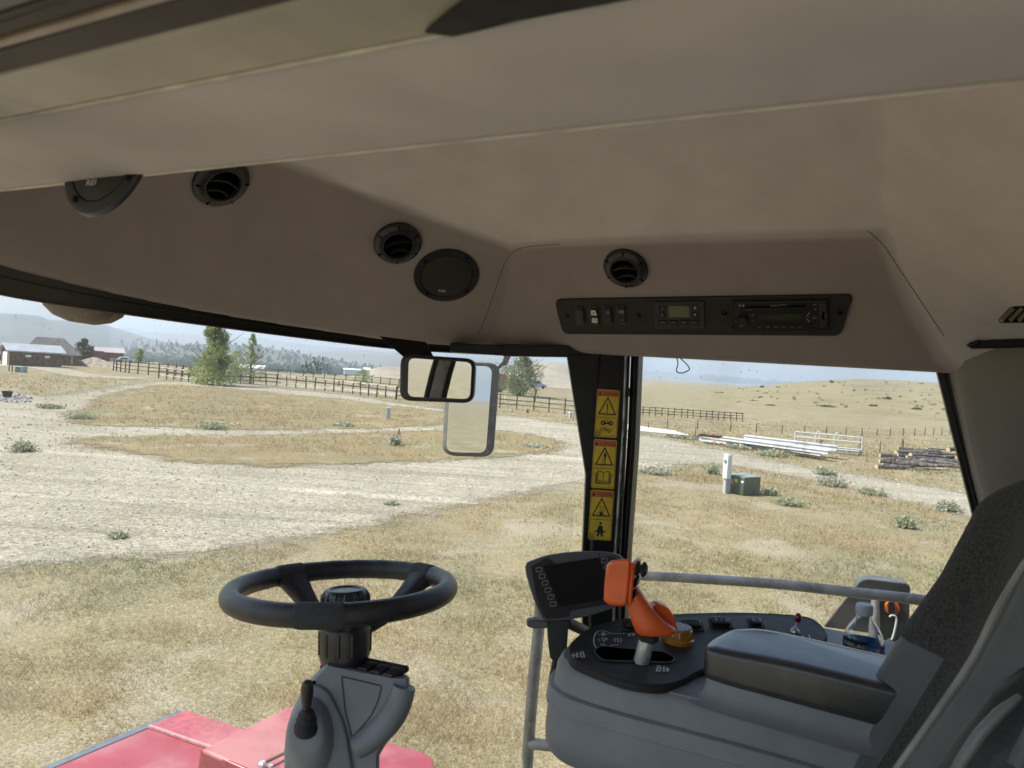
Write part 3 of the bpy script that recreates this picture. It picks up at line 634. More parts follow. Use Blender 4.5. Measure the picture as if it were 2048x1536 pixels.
m = MB(); pprism(m, poly_round([(1638, 605), (1652, 604.5), (1654, 655), (1640, 656)], 2), .009, .0100); up = obj('socket_cover', m, M_PLAST, ra_)
m = MB(); pprism(m, [(1644, 624), (1649, 624), (1649, 639), (1644, 639)], .0100, .0103); obj('socket_slot', m, M_HOLE, up)
for k in range(6):
    m = MB(); a = 1519 + 16.3 * k; pprism(m, poly_round([(a - 6, 650), (a + 7, 649.6), (a + 7, 657), (a - 6, 657.4)], 2), .009, .0102); bt = obj('preset_button', m, M_PANEL, ra_, bevel=.0004)
    lt = MB(); text(lt, ['DISP', 'PS', 'RDM/H', 'RPT', 'SCAN', 'PLAY'][k], PANEL.hit(a, 654.5, .0104), px_, py_, .0014, True, .0055); text(lt, str(k + 1), PANEL.hit(a + 4, 651.2, .0104), px_, py_, .0015); obj('number', lt, M_PRINT, bt, smooth=0)
lt = MB()
text(lt, 'DELPHI', PANEL.hit(1557, 611, .0095), px_, py_, .0028, True, .026)
for s_, a, b, h_, w_ in [('BAND', 1497, 620, .0014, .009), ('AM', 1471, 629, .0014, .003), ('FM', 1471, 643, .0014, .003), ('TONE', 1505, 629, .0016, .006), ('MENU', 1505, 632, .0014, .006), ('SRC', 1505, 641, .0014, .005), ('PUSH', 1483, 650, .0014, .007), ('PWR', 1483, 653, .0014, .006), ('MP3', 1629, 609, .002, .006), ('SEEK', 1615, 634.5, .0013, .007), ('INFO', 1630, 634, .0013, .007), ('MENU', 1630, 637, .0013, .008), ('CLK', 1631, 651, .0013, .005), ('USB', 1652, 632, .0016, .005)]:
    text(lt, s_, PANEL.hit(a, b, .0106 if s_ == 'USB' else .0095), px_, py_, h_, True, w_)
for a, b, s_ in ((1615, 630, 1), (1615, 640, -1), (1618, 627, 1), (1618, 643, -1)):
    r_ = 1.9; lt.add([PANEL.hit(a - r_, b + s_ * 1.2, .0095), PANEL.hit(a + r_, b + s_ * 1.2, .0095), PANEL.hit(a, b - s_ * 1.6, .0095)], [(0, 1, 2)])
lt.lathe([(.0012, 0), (.0012, .0003)], PANEL.hit(1631, 618.5, .0092), pn, seg=12)
for sx in (-1, 1): stroke(lt, [PANEL.hit(1483 + sx * 4.5, 608, .0095), PANEL.hit(1483 + sx * 4.5, 614, .0095)], .0011, pn)
stroke(lt, [PANEL.hit(1478.5, 611, .0095), PANEL.hit(1487.5, 611, .0095)], .0012, pn)
obj('lettering', lt, M_PRINT, ra_, smooth=0)
for a, b in ((1466, 608), (1466, 655), (1653, 607), (1653, 650)):
    m = MB(); m.lathe([(.0016, 0), (.0013, .0004)], PANEL.hit(a, b, .0103), pn, seg=10); obj('screw', m, M_HOLE, ra_)

# ------------------------------------------------------------------ warning stickers
def warn(cx0, cy0, wpx, hpx, lean, label, kind):
    pln = Plane(PIL.hit(cx0, cy0, .0125), PIL.n, up=PIL.hit(cx0, cy0 - 100) - PIL.hit(cx0 - lean * 100, cy0))
    o_ = pln.p; s_ = PIL.p.copy(); sc_ = (PIL.p - EYE).dot(CF) / 1420 * .995
    W, H = wpx * sc_, hpx * sc_; X, Y, N = pln.x, pln.y, pln.n
    t = thing('warning_sticker', label, 'warning sticker', o_, 'yellow warning stickers on the black pillar')
    def q(u, v, off=.0009): return o_ + X * (u * W / 2) + Y * (v * H / 2) + N * off
    m = MB(); m.prism([o_ + X * a + Y * b for a, b in rrect(W, H, .003)], N * .0006); obj('sticker_sheet', m, M_YELL, t)
    m = MB(); m.prism([q(-.92, .95, .0006), q(.92, .95, .0006), q(.92, .74, .0006), q(-.92, .74, .0006)], N * .0002); obj('orange_band', m, M_ORNG, t)
    k = MB(); lw = W * .03
    text(k, 'WARNING', q(.2, .84), X, Y, H * .062, True, W * .66)
    k.add([q(-.88, .77), q(-.58, .77), q(-.73, .92)], [(0, 1, 2)])
    stroke(k, [q(-.93, .955), q(.93, .955), q(.93, -.955), q(-.93, -.955)], lw * .5, N, True); stroke(k, [q(-.93, .735), q(.93, .735)], lw * .6, N); stroke(k, [q(-.9, -.18), q(.9, -.18)], lw * .7, N)
    tri = [q(-.72, -.02), q(.72, -.02), q(0, .66)]; stroke(k, tri, lw * 1.6, N, True); stroke(k, [q(-.82, -.06), q(.82, -.06), q(0, .71)], lw * .4, N, True)
    if kind == 0:
        k.add([q(-.06, .42), q(.06, .42), q(.035, .13), q(-.035, .13)], [(0, 1, 2, 3)]); k.lathe([(W * .035, 0), (W * .035, .0001)], q(0, .06), N, seg=12)
        for u in (-.3, .38): stroke(k, [q(u + .16 * math.cos(a), -.40 + .075 * math.sin(a)) for a in [2 * math.pi * i / 14 for i in range(14)]], lw * 1.8, N, True)
        stroke(k, [q(-.2, -.40), q(.3, -.40)], lw * 2.6, N); stroke(k, [q(-.1, -.27), q(.18, -.27)], lw, N); k.add([q(.14, -.25), q(.14, -.30), q(.24, -.275)], [(0, 1, 2)])
        stroke(k, [q(-.5, -.66), q(-.1, -.58), q(.5, -.66), q(.42, -.76), q(.3, -.80), q(.05, -.70), q(-.45, -.74)], lw * .8, N, True); stroke(k, [q(-.2, -.63), q(.3, -.72)], lw * 1.5, N)
    elif kind == 1:
        for a in (-.1, .06, .12): stroke(k, [q(a - .05, .02), q(a - .03, .25)], lw * .7, N)
        stroke(k, [q(0, .3), q(.1, .38), q(.02, .46)], lw * 2.2, N); stroke(k, [q(-.08, .36), q(.12, .34), q(.02, .22), q(.06, .15)], lw * 1.4, N)
        for sx in (-1, 1):
            stroke(k, [q(0, -.36), q(sx * .2, -.30), q(sx * .48, -.30), q(sx * .48, -.70), q(sx * .2, -.70), q(0, -.74)], lw, N); stroke(k, [q(sx * .48, -.36), q(sx * .58, -.36), q(sx * .58, -.76), q(sx * .1, -.78)], lw, N); stroke(k, [q(sx * .58, -.40), q(sx * .68, -.42), q(sx * .66, -.80), q(sx * .05, -.82)], lw, N)
        stroke(k, [q(0, -.36), q(0, -.78)], lw, N)
    else:
        k.lathe([(W * .08, 0), (W * .08, .0001)], q(0, .06), N, seg=14); k.lathe([(W * .03, 0), (W * .03, .0001)], q(.14, .06), N, seg=10)
        stroke(k, [q(-.14, .32), q(.22, .34), q(.16, .12), q(-.02, .16), q(-.14, .32)], lw * .7, N); stroke(k, [q(-.45, .05), q(-.1, .14)], lw * .7, N); stroke(k, [q(-.02, .06), q(.3, .02)], lw, N)
        k.lathe([(W * .06, 0), (W * .06, .0001)], q(0, -.33), N, seg=14); k.add([q(-.16, -.42), q(.16, -.42), q(.30, -.66), q(-.30, -.66)], [(0, 1, 2, 3)])
        stroke(k, [q(-.45, -.66), q(-.2, -.69), q(.2, -.69), q(.45, -.66)], lw * 2, N); stroke(k, [q(-.1, -.72), q(-.2, -.84)], lw * 3, N); stroke(k, [q(.1, -.72), q(.2, -.84)], lw * 3, N)
    if kind != 1: stroke(k, [q(-.88, -.75), q(-.5, -.75), q(-.5, -.93), q(-.88, -.93)], lw * .6, N, True); stroke(k, [q(-.8, -.8), q(-.69, -.82), q(-.58, -.8), q(-.58, -.9), q(-.8, -.9)], lw * .6, N, True)
    text(k, '700728', q(.6, -.90), X, Y, H * .016, True, W * .22)
    obj('pictogram', k, M_INK, t, smooth=0)
warn(1214, 827, 45, 95, .065, 'yellow warning sticker with exclamation mark triangle, highest on the black pillar', 0)
warn(1208, 928, 46, 97, .06, 'yellow warning sticker with open book, between the two other stickers', 1)
warn(1202, 1030, 46, 99, .06, 'yellow warning sticker with seated belted figure, lowest on the black pillar', 2)

# ------------------------------------------------------------------ interior mirror
MZ = 1.38
ma = P(880, 758, MZ)
rm = thing('rear_view_mirror', 'black framed interior mirror hanging from the windscreen top on a flat bracket', 'mirror', ma)
want = (P(880, 758, MZ) - EYE).normalized()
refl = (-FV * .22 - RV * .975 + ZV * -.03).normalized()
mn = (refl - want).normalized()
MP = Plane(ma, mn)
mq = Plane(ma, mn)
def mm(pts, off0, off1, mb): mb.prism([mq.hit(a, b, off0) for a, b in pts], mq.n * (off1 - off0))
m = MB(); outl = poly_round([(806, 708), (955, 718), (950, 806), (804, 800)], 22, 6); mm(outl, -.022, .004, m); obj('housing', m, M_PLASTS, rm, bevel=.006, bseg=3)
m = MB(); mm(poly_round([(818, 716), (944, 725), (940, 798), (816, 793)], 13, 6), .003, .0052, m); obj('mirror_glass', m, M_CLEAR, rm, smooth=0)
m = MB(); m.prism([P(758, 672, 1.46), P(852, 684, 1.46), P(868, 716, MZ + .03), P(816, 722, MZ + .03)], CF * .006); obj('bracket', m, M_BLACK, rm, bevel=.001)

# ------------------------------------------------------------------ exterior mirror
xz = 2.35
xm = thing('side_mirror', 'tall grey framed exterior mirror seen through the windscreen behind the interior mirror', 'mirror', P(936, 820, xz))
want = (P(936, 820, xz) - EYE).normalized(); refl = (-FV * .985 + RV * .12 + ZV * -.014).normalized(); XP = Plane(P(936, 820, xz), (refl - want).normalized())
m = MB(); m.prism([XP.hit(a, b, -.03) for a, b in poly_round([(892, 722), (992, 726), (978, 913), (882, 910)], 24, 6)], XP.n * .032); obj('housing', m, mat('mirror_shell_grey', (.12, .12, .115), .45, dirt=(.3, .28, .22), dscale=60, damt=.42), xm, bevel=.008, bseg=3)
m = MB(); m.prism([XP.hit(a, b, .002) for a, b in poly_round([(902, 730), (984, 733), (971, 906), (892, 904)], 16, 6)], XP.n * .002); obj('mirror_glass', m, M_CLEAR, xm, smooth=0)
m = MB(); m.tube([XP.hit(990, 740, -.03), XP.hit(1010, 725, -.05), P(1040, 650, 2.1), P(1045, 600, 2.0)], .011, 10); obj('mounting_arm', m, M_BLACK, xm)
# ------------------------------------------------------------------ steering column and wheel
WZ = 1.13
wc = P(685, 1178, WZ)
th_ = rad(4.0)
WN = (CU * math.cos(th_) + CF * math.sin(th_)).normalized(); WX = CR; WY = WN.cross(WX).normalized()
col = thing('steering_column', 'black steering wheel on a grey moulded column with a short lever', 'steering column', P(684, 1500, 1.15))
Rm, rt = .1675, .0156
def wp_(a, r=Rm, z=0): return wc + (WX * math.cos(a) + WY * math.sin(a)) * r + WN * z
whl = MB(); pts = []; rr = []
m = MB(); rows = []
for i in range(120):
    a = 2 * math.pi * i / 120; cdir = WX * math.cos(a) + WY * math.sin(a); row = []
    wob = 1 + .02 * math.sin(a * 24) * (1 if math.sin(a) > .3 else 0)
    for k in range(16):
        b = 2 * math.pi * k / 16; row.append(wp_(a) + (cdir * math.cos(b) * rt + WN * math.sin(b) * rt * 1.08) * wob)
    rows.append(row)
rows.append(rows[0]); m.grid(rows, True); wheel = obj('wheel_rim', m, M_LEATH, col, smooth=80)
def sleeve(a0, a1, r1):
    m = MB(); rows = []
    n = 14
    for i in range(n + 1):
        a = a0 + (a1 - a0) * i / n; cdir = WX * math.cos(a) + WY * math.sin(a); row = []
        rr_ = r1 * (1 if 0 < i < n else .95)
        for k in range(18):
            b = 2 * math.pi * k / 18; row.append(wp_(a) + cdir * math.cos(b) * rr_ + WN * math.sin(b) * rr_ * 1.07)
        rows.append(row)
    m.loft(rows); return m
M_GRIPTEX = mat('stippled_grip', (.04, .04, .042), .7, var=.2, scale=400, bump=1.0, bscale=900)
for a0, a1 in ((rad(262), rad(284)), (rad(38), rad(54)), (rad(128), rad(144))):
    obj('grip_sleeve', sleeve(a0, a1, rt * 1.10), M_GRIPTEX, wheel, smooth=60)
def wpt(x, y, z): return wc + WX * x + WY * y + WN * z
hub = wpt(.005, .0, -.016)
for a in (rad(46), rad(136), rad(273)):
    m = MB(); secs = []
    e = wp_(a); d = (WX * math.cos(a) + WY * math.sin(a)); s_ = WN.cross(d)
    for t in [0, .12, .3, .5, .7, .88, 1]:
        r_ = Rm * (1 - t) + .034 * t; z = (-.045 if a > 3 else -.066) * math.sin(t * math.pi / 2) ** 1.2; w_ = .019 * (1 - t) + .013 * t + .012 * (1 - t) ** 4; h_ = (.008 if a > 3 else .011) + .006 * (1 - t) ** 3
        cc_ = wpt(.005 * t, 0, z) + d * r_; secs.append([cc_ + s_ * (w_ * u) + WN * (h_ * v) for u, v in rrect(2, 2, .7, 3)])
    m.loft(secs); obj('spoke', m, M_LEATH, wheel, smooth=60)
m = MB(); m.lathe([(.040, -.085), (.0405, -.05), (.034, -.03), (.036, -.012), (.0355, .008), (.031, .0155), (.029, .0165), (.024, .0165), (.023, .0145), (.001, .0145)], hub, WN, WX, 48)
for k in range(14):
    a = 2 * math.pi * k / 14; d = WX * math.cos(a) + WY * math.sin(a); m.tube([hub + d * .0345 - WN * .02, hub + d * .0352 + WN * .004, hub + d * .0315 + WN * .013], [.0045, .0045, .002], 8)
obj('hub_knob', m, M_PLASTS, wheel, smooth=40)
m = MB(); m.lathe([(.034, -.100), (.037, -.096), (.0405, -.08), (.041, -.045), (.039, -.04), (.03, -.04)], hub, WN, WX, 48)
for k in range(12):
    a = 2 * math.pi * k / 12; d = WX * math.cos(a) + WY * math.sin(a); m.tube([hub + d * .040 - WN * .046, hub + d * .040 - WN * .08], [.003, .0025], 6)
obj('collar', m, M_PLASTS, col, smooth=40)
m = MB(); pr = []
for k in range(7): pr += [(.0345, -.134 + k * .005), (.0375, -.1315 + k * .005)]
m.lathe(pr + [(.034, -.096)], hub, WN, WX, 40); obj('bellows', m, M_RUBBER, col, smooth=20)
# moulded column body
CB = Plane(P(690, 1420, 1.075), -CF + CU * .12)
def cb(pts, off): return [CB.hit(a, b, off) for a, b in pts]
outl = [(655, 1326), (690, 1333), (730, 1341), (800, 1352), (812, 1350), (818, 1356), (817, 1385), (812, 1410), (802, 1440), (788, 1465), (768, 1492), (758, 1510), (757, 1560), (759, 1640), (761, 1750), (567, 1750), (568, 1640), (570, 1560), (570, 1500), (574, 1462), (584, 1425), (602, 1388), (620, 1362), (638, 1342)]
def inset(pts, k):
    cx_ = sum(p[0] for p in pts) / len(pts); out = []; n = len(pts)
    for i in range(n):
        a = Vector(pts[i - 1]); b = Vector(pts[(i + 1) % n]); d = (b - a).normalized(); out.append((pts[i][0] - d.y * k, pts[i][1] + d.x * k))
    return out
secs = []
for off, k in ((-.155, 10), (-.15, 3), (-.14, 0), (-.06, -1.5), (-.012, -.5), (-.004, 2), (0, 6)): secs.append(cb(inset(outl, k), off))
m = MB(); m.loft(secs); body = obj('column_shell', m, M_GREY, col, smooth=50)
# curved raised ridge and recessed panel
m = MB(); rg = cr([Vector((a, b, 0)) for a, b in [(808, 1372), (797, 1408), (776, 1442), (742, 1474), (712, 1493)]], 8)
m.tube([CB.hit(p.x, p.y, -.004) for p in rg], [.018 + .003 * math.sin(i / len(rg) * 3) for i in range(len(rg))], 14); obj('curved_arm', m, M_GREY, col, smooth=80)
m = MB(); pts = poly_round([(683, 1353), (763, 1372), (757, 1398), (742, 1432), (722, 1455), (704, 1475), (690, 1420)], 5, 3)
for o_ in (0,): m.tube([CB.hit(a, b, .0005) for a, b in pts + pts[:1]], .0012, 6)
obj('panel_groove', m, mat('groove_shadow_grey', (.07, .075, .08), .6), body)
m = MB(); secs = []
for off, k in ((-.01, 0), (.002, .5), (.006, 3), (.008, 8)): secs.append(cb(inset([tuple(p[:2]) for p in cr([Vector((a, b, 0)) for a, b in [(622, 1372), (650, 1376), (668, 1400), (690, 1450), (702, 1510), (708, 1560), (700, 1600), (600, 1600), (578, 1540), (576, 1470), (588, 1420)]], 3, True)], k), off))
m.loft(secs); obj('raised_cheek', m, M_GREY, col, smooth=60)
bc = CB.hit(622, 1452, .005); m = MB(); e1 = CB.x * 1.0; secs = []
for rx, ry, off, dy in ((.036, .062, .0, -.018), (.034, .056, .012, -.014), (.028, .040, .024, -.004), (.024, .031, .028, 0), (.016, .02, .028, 0)): secs.append([bc + CB.x * (math.cos(a) * rx) + CB.y * (math.sin(a) * ry + dy) + CB.n * off for a in [2 * math.pi * k / 32 for k in range(32)]])
m.loft(secs); obj('lever_boss', m, M_GREY, col, smooth=60)
lv = MB(); b0 = bc + CB.n * .026 + CB.y * .006; ax = (CB.n * .45 + CB.y * .85 + CB.x * .12).normalized()
lv.lathe([(.017, 0), (.0175, .008), (.0145, .014), (.0148, .02), (.0115, .026), (.0118, .031), (.008, .037), (.006, .040)], b0 - ax * .004 + CB.x * .000, ax, CB.x, 20); boot = obj('lever_boot', lv, M_RUBBER, col, smooth=30)
lv = MB(); lv.lathe([(.0045, .036), (.007, .046), (.0085, .06), (.0088, .076), (.0078, .084), (.004, .088), (.0005, .0885)], b0, ax, CB.x, 20); obj('lever_handle', lv, mat('brown_black_handle', (.035, .025, .022), .45), col, smooth=60)
m = MB(); m.lathe([(.0025, -.004), (.003, .0008), (.0015, .001)], CB.hit(628, 1365, 0), CB.n, seg=12); obj('shell_screw', m, M_HOLE, col)
# switch bank on the top
SB = Plane(P(745, 1340, 1.10), CU * .98 - CF * .30)
q4 = [(693, 1341), (726, 1324), (820, 1343), (790, 1363)]
m = MB(); m.prism([SB.hit(a, b, -.008) for a, b in q4], SB.n * .012); bank = obj('switch_bank', m, M_PLAST, col, bevel=.003)
for k in range(3):
    a = .16 + k * .27
    def bq(u, v): 
        p0 = Vector(q4[0]).lerp(Vector(q4[3]), u); p1 = Vector(q4[1]).lerp(Vector(q4[2]), u); p = p0.lerp(p1, v); return SB.hit(p.x, p.y, .004)
    m = MB(); m.prism([bq(a, .14), bq(a, .86), bq(a + .2, .86), bq(a + .2, .14)], SB.n * .007); obj('rocker', m, M_PLASTS, bank, bevel=.0015)
m = MB(); m.prism([CB.hit(a, b, .0) for a, b in [(797, 1373), (802, 1372), (801, 1383), (796, 1384)]], CB.n * .001)
obj('side_slot', m, M_HOLE, col)

# ------------------------------------------------------------------ right hand console
con = thing('armrest_console', 'grey moulded side console with black control plate and padded armrest', 'console', C(.1, 1.12, -1.5))
plan = [(.424, 1.04), (.418, .992), (.40, .966), (.365, .952), (.286, .951), (.14, .962), (0, .965), (-.35, .968), (-.5, .968), (-.5, 1.40), (-.1, 1.41), (.1, 1.40), (.2, 1.35), (.29, 1.28), (.365, 1.18), (.408, 1.10)]
def plan_at(off, h, tilt=0):
    n = len(plan); out = []
    for i in range(n):
        a = Vector(plan[i - 1]); b = Vector(plan[(i + 1) % n]); d = (b - a).normalized(); p = Vector(plan[i]) + Vector((d.y, -d.x)) * (-off)
        out.append(C(p.x, p.y, h))
    return cr(out, 5, True)
s0 = plan_at(0.02, -.5); cen = sum(((p - EYE).dot(FV) for p in s0)) / len(s0)
sgn = 1 if (max((p - EYE).dot(FV) for p in s0) > max((p - EYE).dot(FV) for p in plan_at(-.02, -.5))) else -1
lv_ = [(-.4235, -.035), (-.4238, -.018), (-.4255, -.010), (-.4275, -.0095), (-.431, -.005), (-.440, -.001), (-.460, .001), (-.4645, .0025), (-.4655, .007), (-.4672, .0095), (-.474, .011), (-.489, .0125), (-.4905, .0095), (-.4915, .0085), (-.53, .0105), (-.552, .009), (-.565, .002), (-.572, -.012), (-.574, -.05), (-.9, -.07), (-1.5, -.07)]
m = MB(); m.loft([plan_at(sgn * o_, h) for h, o_ in lv_]); shell = obj('console_shell', m, M_GREY, con, smooth=35)
# black top plate
pp_ = cr([HP(a, b, -.415) for a, b in [(1142, 1304), (1150, 1282), (1185, 1257), (1240, 1241), (1310, 1233), (1400, 1228), (1500, 1227), (1600, 1233), (1634, 1246), (1650, 1275), (1600, 1300), (1500, 1330), (1440, 1330), (1398, 1340), (1366, 1358), (1322, 1368), (1262, 1362), (1200, 1342), (1155, 1322)]], 4, True)
def scl(pts, k):
    c_ = sum(pts, Vector()) / len(pts); return [c_ + (p - c_) * (1 + k / max(.05, (p - c_).length)) for p in pts]
m = MB(); m.loft([[p - ZV * .012 for p in scl(pp_, .004)], [p - ZV * .002 for p in scl(pp_, .005)], [p + ZV * .001 for p in scl(pp_, .002)], scl(pp_, -.004), scl(pp_, -.012)])
plate = obj('control_plate', m, M_PLATE, con, smooth=40)
TOPP = -.4145
def hp2(a, b, o=.0006): return HP(a, b, TOPP + o)
m = MB(); sl = poly_round([(1186, 1302), (1200, 1292), (1330, 1304), (1352, 1317), (1340, 1326), (1205, 1321)], 8, 4); m.prism([hp2(a, b, .0006) for a, b in sl], ZV * .0006); obj('lever_slot', m, M_HOLE, plate)
m = MB(); q = [hp2(a, b, .001) for a, b in sl]; m.tube(q + q[:1], .0014, 6); obj('slot_rim', m, M_PLAST, plate)
k = MB(); UP = ZV
def S(pts, w_=.0013, closed=False): stroke(k, [hp2(a, b, .0012) for a, b in pts], w_, UP, closed)
S([tuple(p[:2]) for p in cr([Vector((a, b, 0)) for a, b in [(1252, 1267), (1225, 1267), (1210, 1262), (1195, 1263), (1188, 1275), (1189, 1290), (1197, 1297), (1210, 1298), (1222, 1291), (1237, 1289)]], 5)], .0018)
for an in range(4):
    a = rad(45 * an + 10); S([(1207 - 6 * math.cos(a), 1268 - 4 * math.sin(a)), (1207 + 6 * math.cos(a), 1268 + 4 * math.sin(a))])
S([(1195, 1268), (1199, 1268)]); S([(1215, 1268), (1219, 1268)]); S([(1203, 1276), (1212, 1276), (1208, 1283), (1203, 1276)]); S([(1197, 1278), (1200, 1282)]); S([(1215, 1280), (1213, 1276)])
S([(1231, 1276), (1228, 1280), (1231, 1284)]); S([(1240, 1276), (1243, 1280), (1240, 1284)]); S([(1235, 1276), (1236, 1284)]); S([(1203, 1288), (1209, 1288), (1209, 1294), (1202, 1288)]); S([(1199, 1295), (1213, 1295)])
S([(1256, 1267), (1262, 1272)]); S([(1262, 1266), (1256, 1272)]); S([(1264, 1266), (1270, 1266), (1267, 1272), (1264, 1266)]); S([(1311, 1275), (1320, 1275), (1317, 1281), (1311, 1275)], .0016); S([(1306, 1280), (1314, 1281)])
for bx, by, sx in ((1160, 1310, -1), (1322, 1338, 1)):
    S([(bx - 6 * sx, by - 7), (bx - 9 * sx, by + 4), (bx - 4 * sx, by + 5), (bx - 1 * sx, by - 6)], .0016, True); S([(bx - 2 * sx, by - 2), (bx + 6 * sx, by - 1)], .0016); S([(bx - 3 * sx, by + 2), (bx + 5 * sx, by + 3)], .0016); S([(bx + 6 * sx, by - 5), (bx + 6 * sx, by + 5)], .0016); S([(bx + 8 * sx, by + 1), (bx + 15 * sx, by + 1)], .0018); S([(bx + 11 * sx, by - 3), (bx + 16 * sx, by + 1), (bx + 11 * sx, by + 5)], .0018)
S([(1605, 1272), (1608, 1276), (1613, 1276)]); S([(1618, 1270), (1620, 1275), (1616, 1278)])
obj('printed_symbols', k, M_WHITE, plate, smooth=0)
# rotary throttle knob
kc = hp2(1357, 1283, 0); m = MB()
m.lathe([(.0235, 0), (.0235, .006), (.0215, .008), (.0205, .02), (.019, .022)], kc, ZV, seg=36, close=True)
for i in range(26):
    a = 2 * math.pi * i / 26; d = FV * math.cos(a) + RV * math.sin(a); m.tube([kc + d * .0212 + ZV * .008, kc + d * .0203 + ZV * .021], .0009, 5)
knob = obj('rotary_knob', m, M_AMBER, con, smooth=40)
m = MB(); m.lathe([(.019, .022), (.0185, .0245), (.001, .0248)], kc, ZV, seg=36); cap_ = obj('knob_cap', m, M_GREY, knob)
m = MB(); text(m, '(.)', kc + ZV * .0254, (CR - ZV * CR.dot(ZV)).normalized(), (CF - ZV * CF.dot(ZV)).normalized(), .009, True, .014); obj('knob_symbol', m, M_WHITE, cap_, smooth=0)
# rocker switches on the far edge, toggle
def rock(px, py, w_, sym, par=con):
    o_ = hp2(px, py, .003); X = (CR - ZV * CR.dot(ZV)).normalized(); X = (X + FV * -.10).normalized(); Y = ZV.cross(X); N = (ZV * .93 - Y * .35).normalized(); Y2 = N.cross(X)
    m = MB(); m.prism([o_ + X * a + Y2 * b for a, b in rrect(w_ + .012, .026, .006)], N * .003); base = obj('rocker_switch', m, M_PLASTS, par, bevel=.001)
    m = MB(); m.prism([o_ + X * a + Y2 * b + N * .003 for a, b in rrect(w_, .017, .004)], N * .006); obj('rocker', m, M_PLASTS, base, bevel=.002)
    m = MB(); n_ = N; c_ = o_ + N * .0095
    for sx in (-1, 1): stroke(m, [c_ + X * (sx * w_ * .3 + .002 * math.cos(a)) + Y2 * (.003 * math.sin(a)) for a in [math.pi * 2 * i / 8 for i in range(8)]], .001, n_, True)
    stroke(m, [c_ - Y2 * .002, c_ + Y2 * .002], .0008, n_)
    if sym: obj('symbol', m, M_WHITE, base, smooth=0)
rock(1441, 1248, .03, True); rock(1511, 1248, .018, True); rock(1385, 1252, .026, False); rock(1262, 1253, .02, False)
tg = thing('lever', None, None, hp2(1590, 1262, 0)); bpy.data.objects.remove(tg)
m = MB(); t0 = hp2(1590, 1264, 0); m.lathe([(.008, 0), (.007, .004), (.003, .007), (.002, .01)], t0, ZV, seg=16); m.tube([t0 + ZV * .006, t0 + ZV * .022 + CR * .003], .0016, 8); tog = obj('toggle_lever', m, M_STEEL, con)
m = MB(); m.ellipsoid(t0 + ZV * .0245 + CR * .0035, (Vector((.0058, 0, 0)), Vector((0, .0058, 0)), Vector((0, 0, .0085)))); obj('red_tip', m, mat('dark_red_tip', (.28, .01, .025), .2, coat=.5), tog)
# armrest riser and pad
def ar(a, r, h): return C(a, r, h)
ao = [(.194, .992), (.185, 1.05), (.165, 1.082), (.11, 1.092), (-.1, 1.088), (-.45, 1.085), (-.45, .965), (-.1, .970), (.08, .972), (.175, .975)]
def aplan(k, h, hb=None):
    c_ = Vector((-.1, 1.055)); out = []
    for f_, r_ in ao:
        p = Vector((f_, r_)); n_ = Vector((1 if f_ > .18 else (-1 if f_ < -.4 else 0), 1 if r_ > 1.05 else -1)); p = p + n_ * k
        hh = h if hb is None else h + (hb - h) * max(0, min(1, (r_ - .96) / .19)) 
        out.append(C(p.x, p.y, hh - (0.010 * max(0, (f_ - .10) / .13) if hb is not None else 0)))
    return cr(out, 4, True)
m = MB(); m.loft([aplan(.022, -.430), aplan(.012, -.426), aplan(.004, -.418), aplan(.001, -.41), aplan(.001, -.396)]); obj('armrest_riser', m, M_GREY, con, smooth=60)
m = MB(); m.loft([aplan(-.006, -.402), aplan(.002, -.399), aplan(.004, -.390), aplan(.004, -.358, -.358), aplan(.003, -.354, -.354), aplan(-.001, -.3515, -.3515), aplan(-.012, -.350, -.3495)]); obj('armrest_pad', m, M_ARM, con, smooth=60)

# joystick
js = thing('drive_joystick', 'bright orange drive lever on a steel shaft, standing in the console slot', 'joystick', hp2(1282, 1322))
JZ = (hp2(1282, 1322) - EYE).dot(CF)
m = MB(); m.tube([P(1280, 1335, JZ), P(1294, 1278, JZ - .005), P(1297, 1262, JZ - .006)], [.0118, .0112, .011], 20); obj('shaft', m, M_STEEL, js, smooth=60)
m = MB(); m.tube([P(1295, 1279, JZ - .005), P(1297, 1266, JZ - .006)], [.0155, .017], 6); obj('lock_nut', m, M_RUBBER, js, smooth=0)
JP = Plane(P(1280, 1200, JZ - .008), -CF)
def jsec(cx_, cy_, ax, ay, w_, d_, dz=0, sq=2.4):         # section centred at pixel, w along (ax,ay) image dir, d in depth
    c_ = JP.hit(cx_, cy_) + CF * dz; sc_ = JZ / 1420; X = (CR * ax - CU * ay).normalized() * (w_ * sc_); Yv = CF * (d_ * sc_); out = []
    for i in range(20):
        a = 2 * math.pi * i / 20; cc_, ss = math.cos(a), math.sin(a); out.append(c_ + X * (abs(cc_) ** (2 / sq) * (1 if cc_ > 0 else -1)) + Yv * (abs(ss) ** (2 / sq) * (1 if ss > 0 else -1)))
    return out
m = MB(); m.loft([jsec(1250, 1150, .95, .3, 17, 20), jsec(1260, 1170, .95, .3, 21, 21), jsec(1268, 1188, .95, .3, 24, 21), jsec(1278, 1204, .96, .25, 26, 21), jsec(1286, 1222, .98, .2, 32, 22), jsec(1298, 1240, .99, .12, 38, 23), jsec(1309, 1254, 1, .05, 43, 24), jsec(1312, 1263, 1, 0, 42, 22), jsec(1309, 1271, 1, 0, 32, 17)]); grip = obj('grip', m, M_ORANGE, js, smooth=80, sub=1)
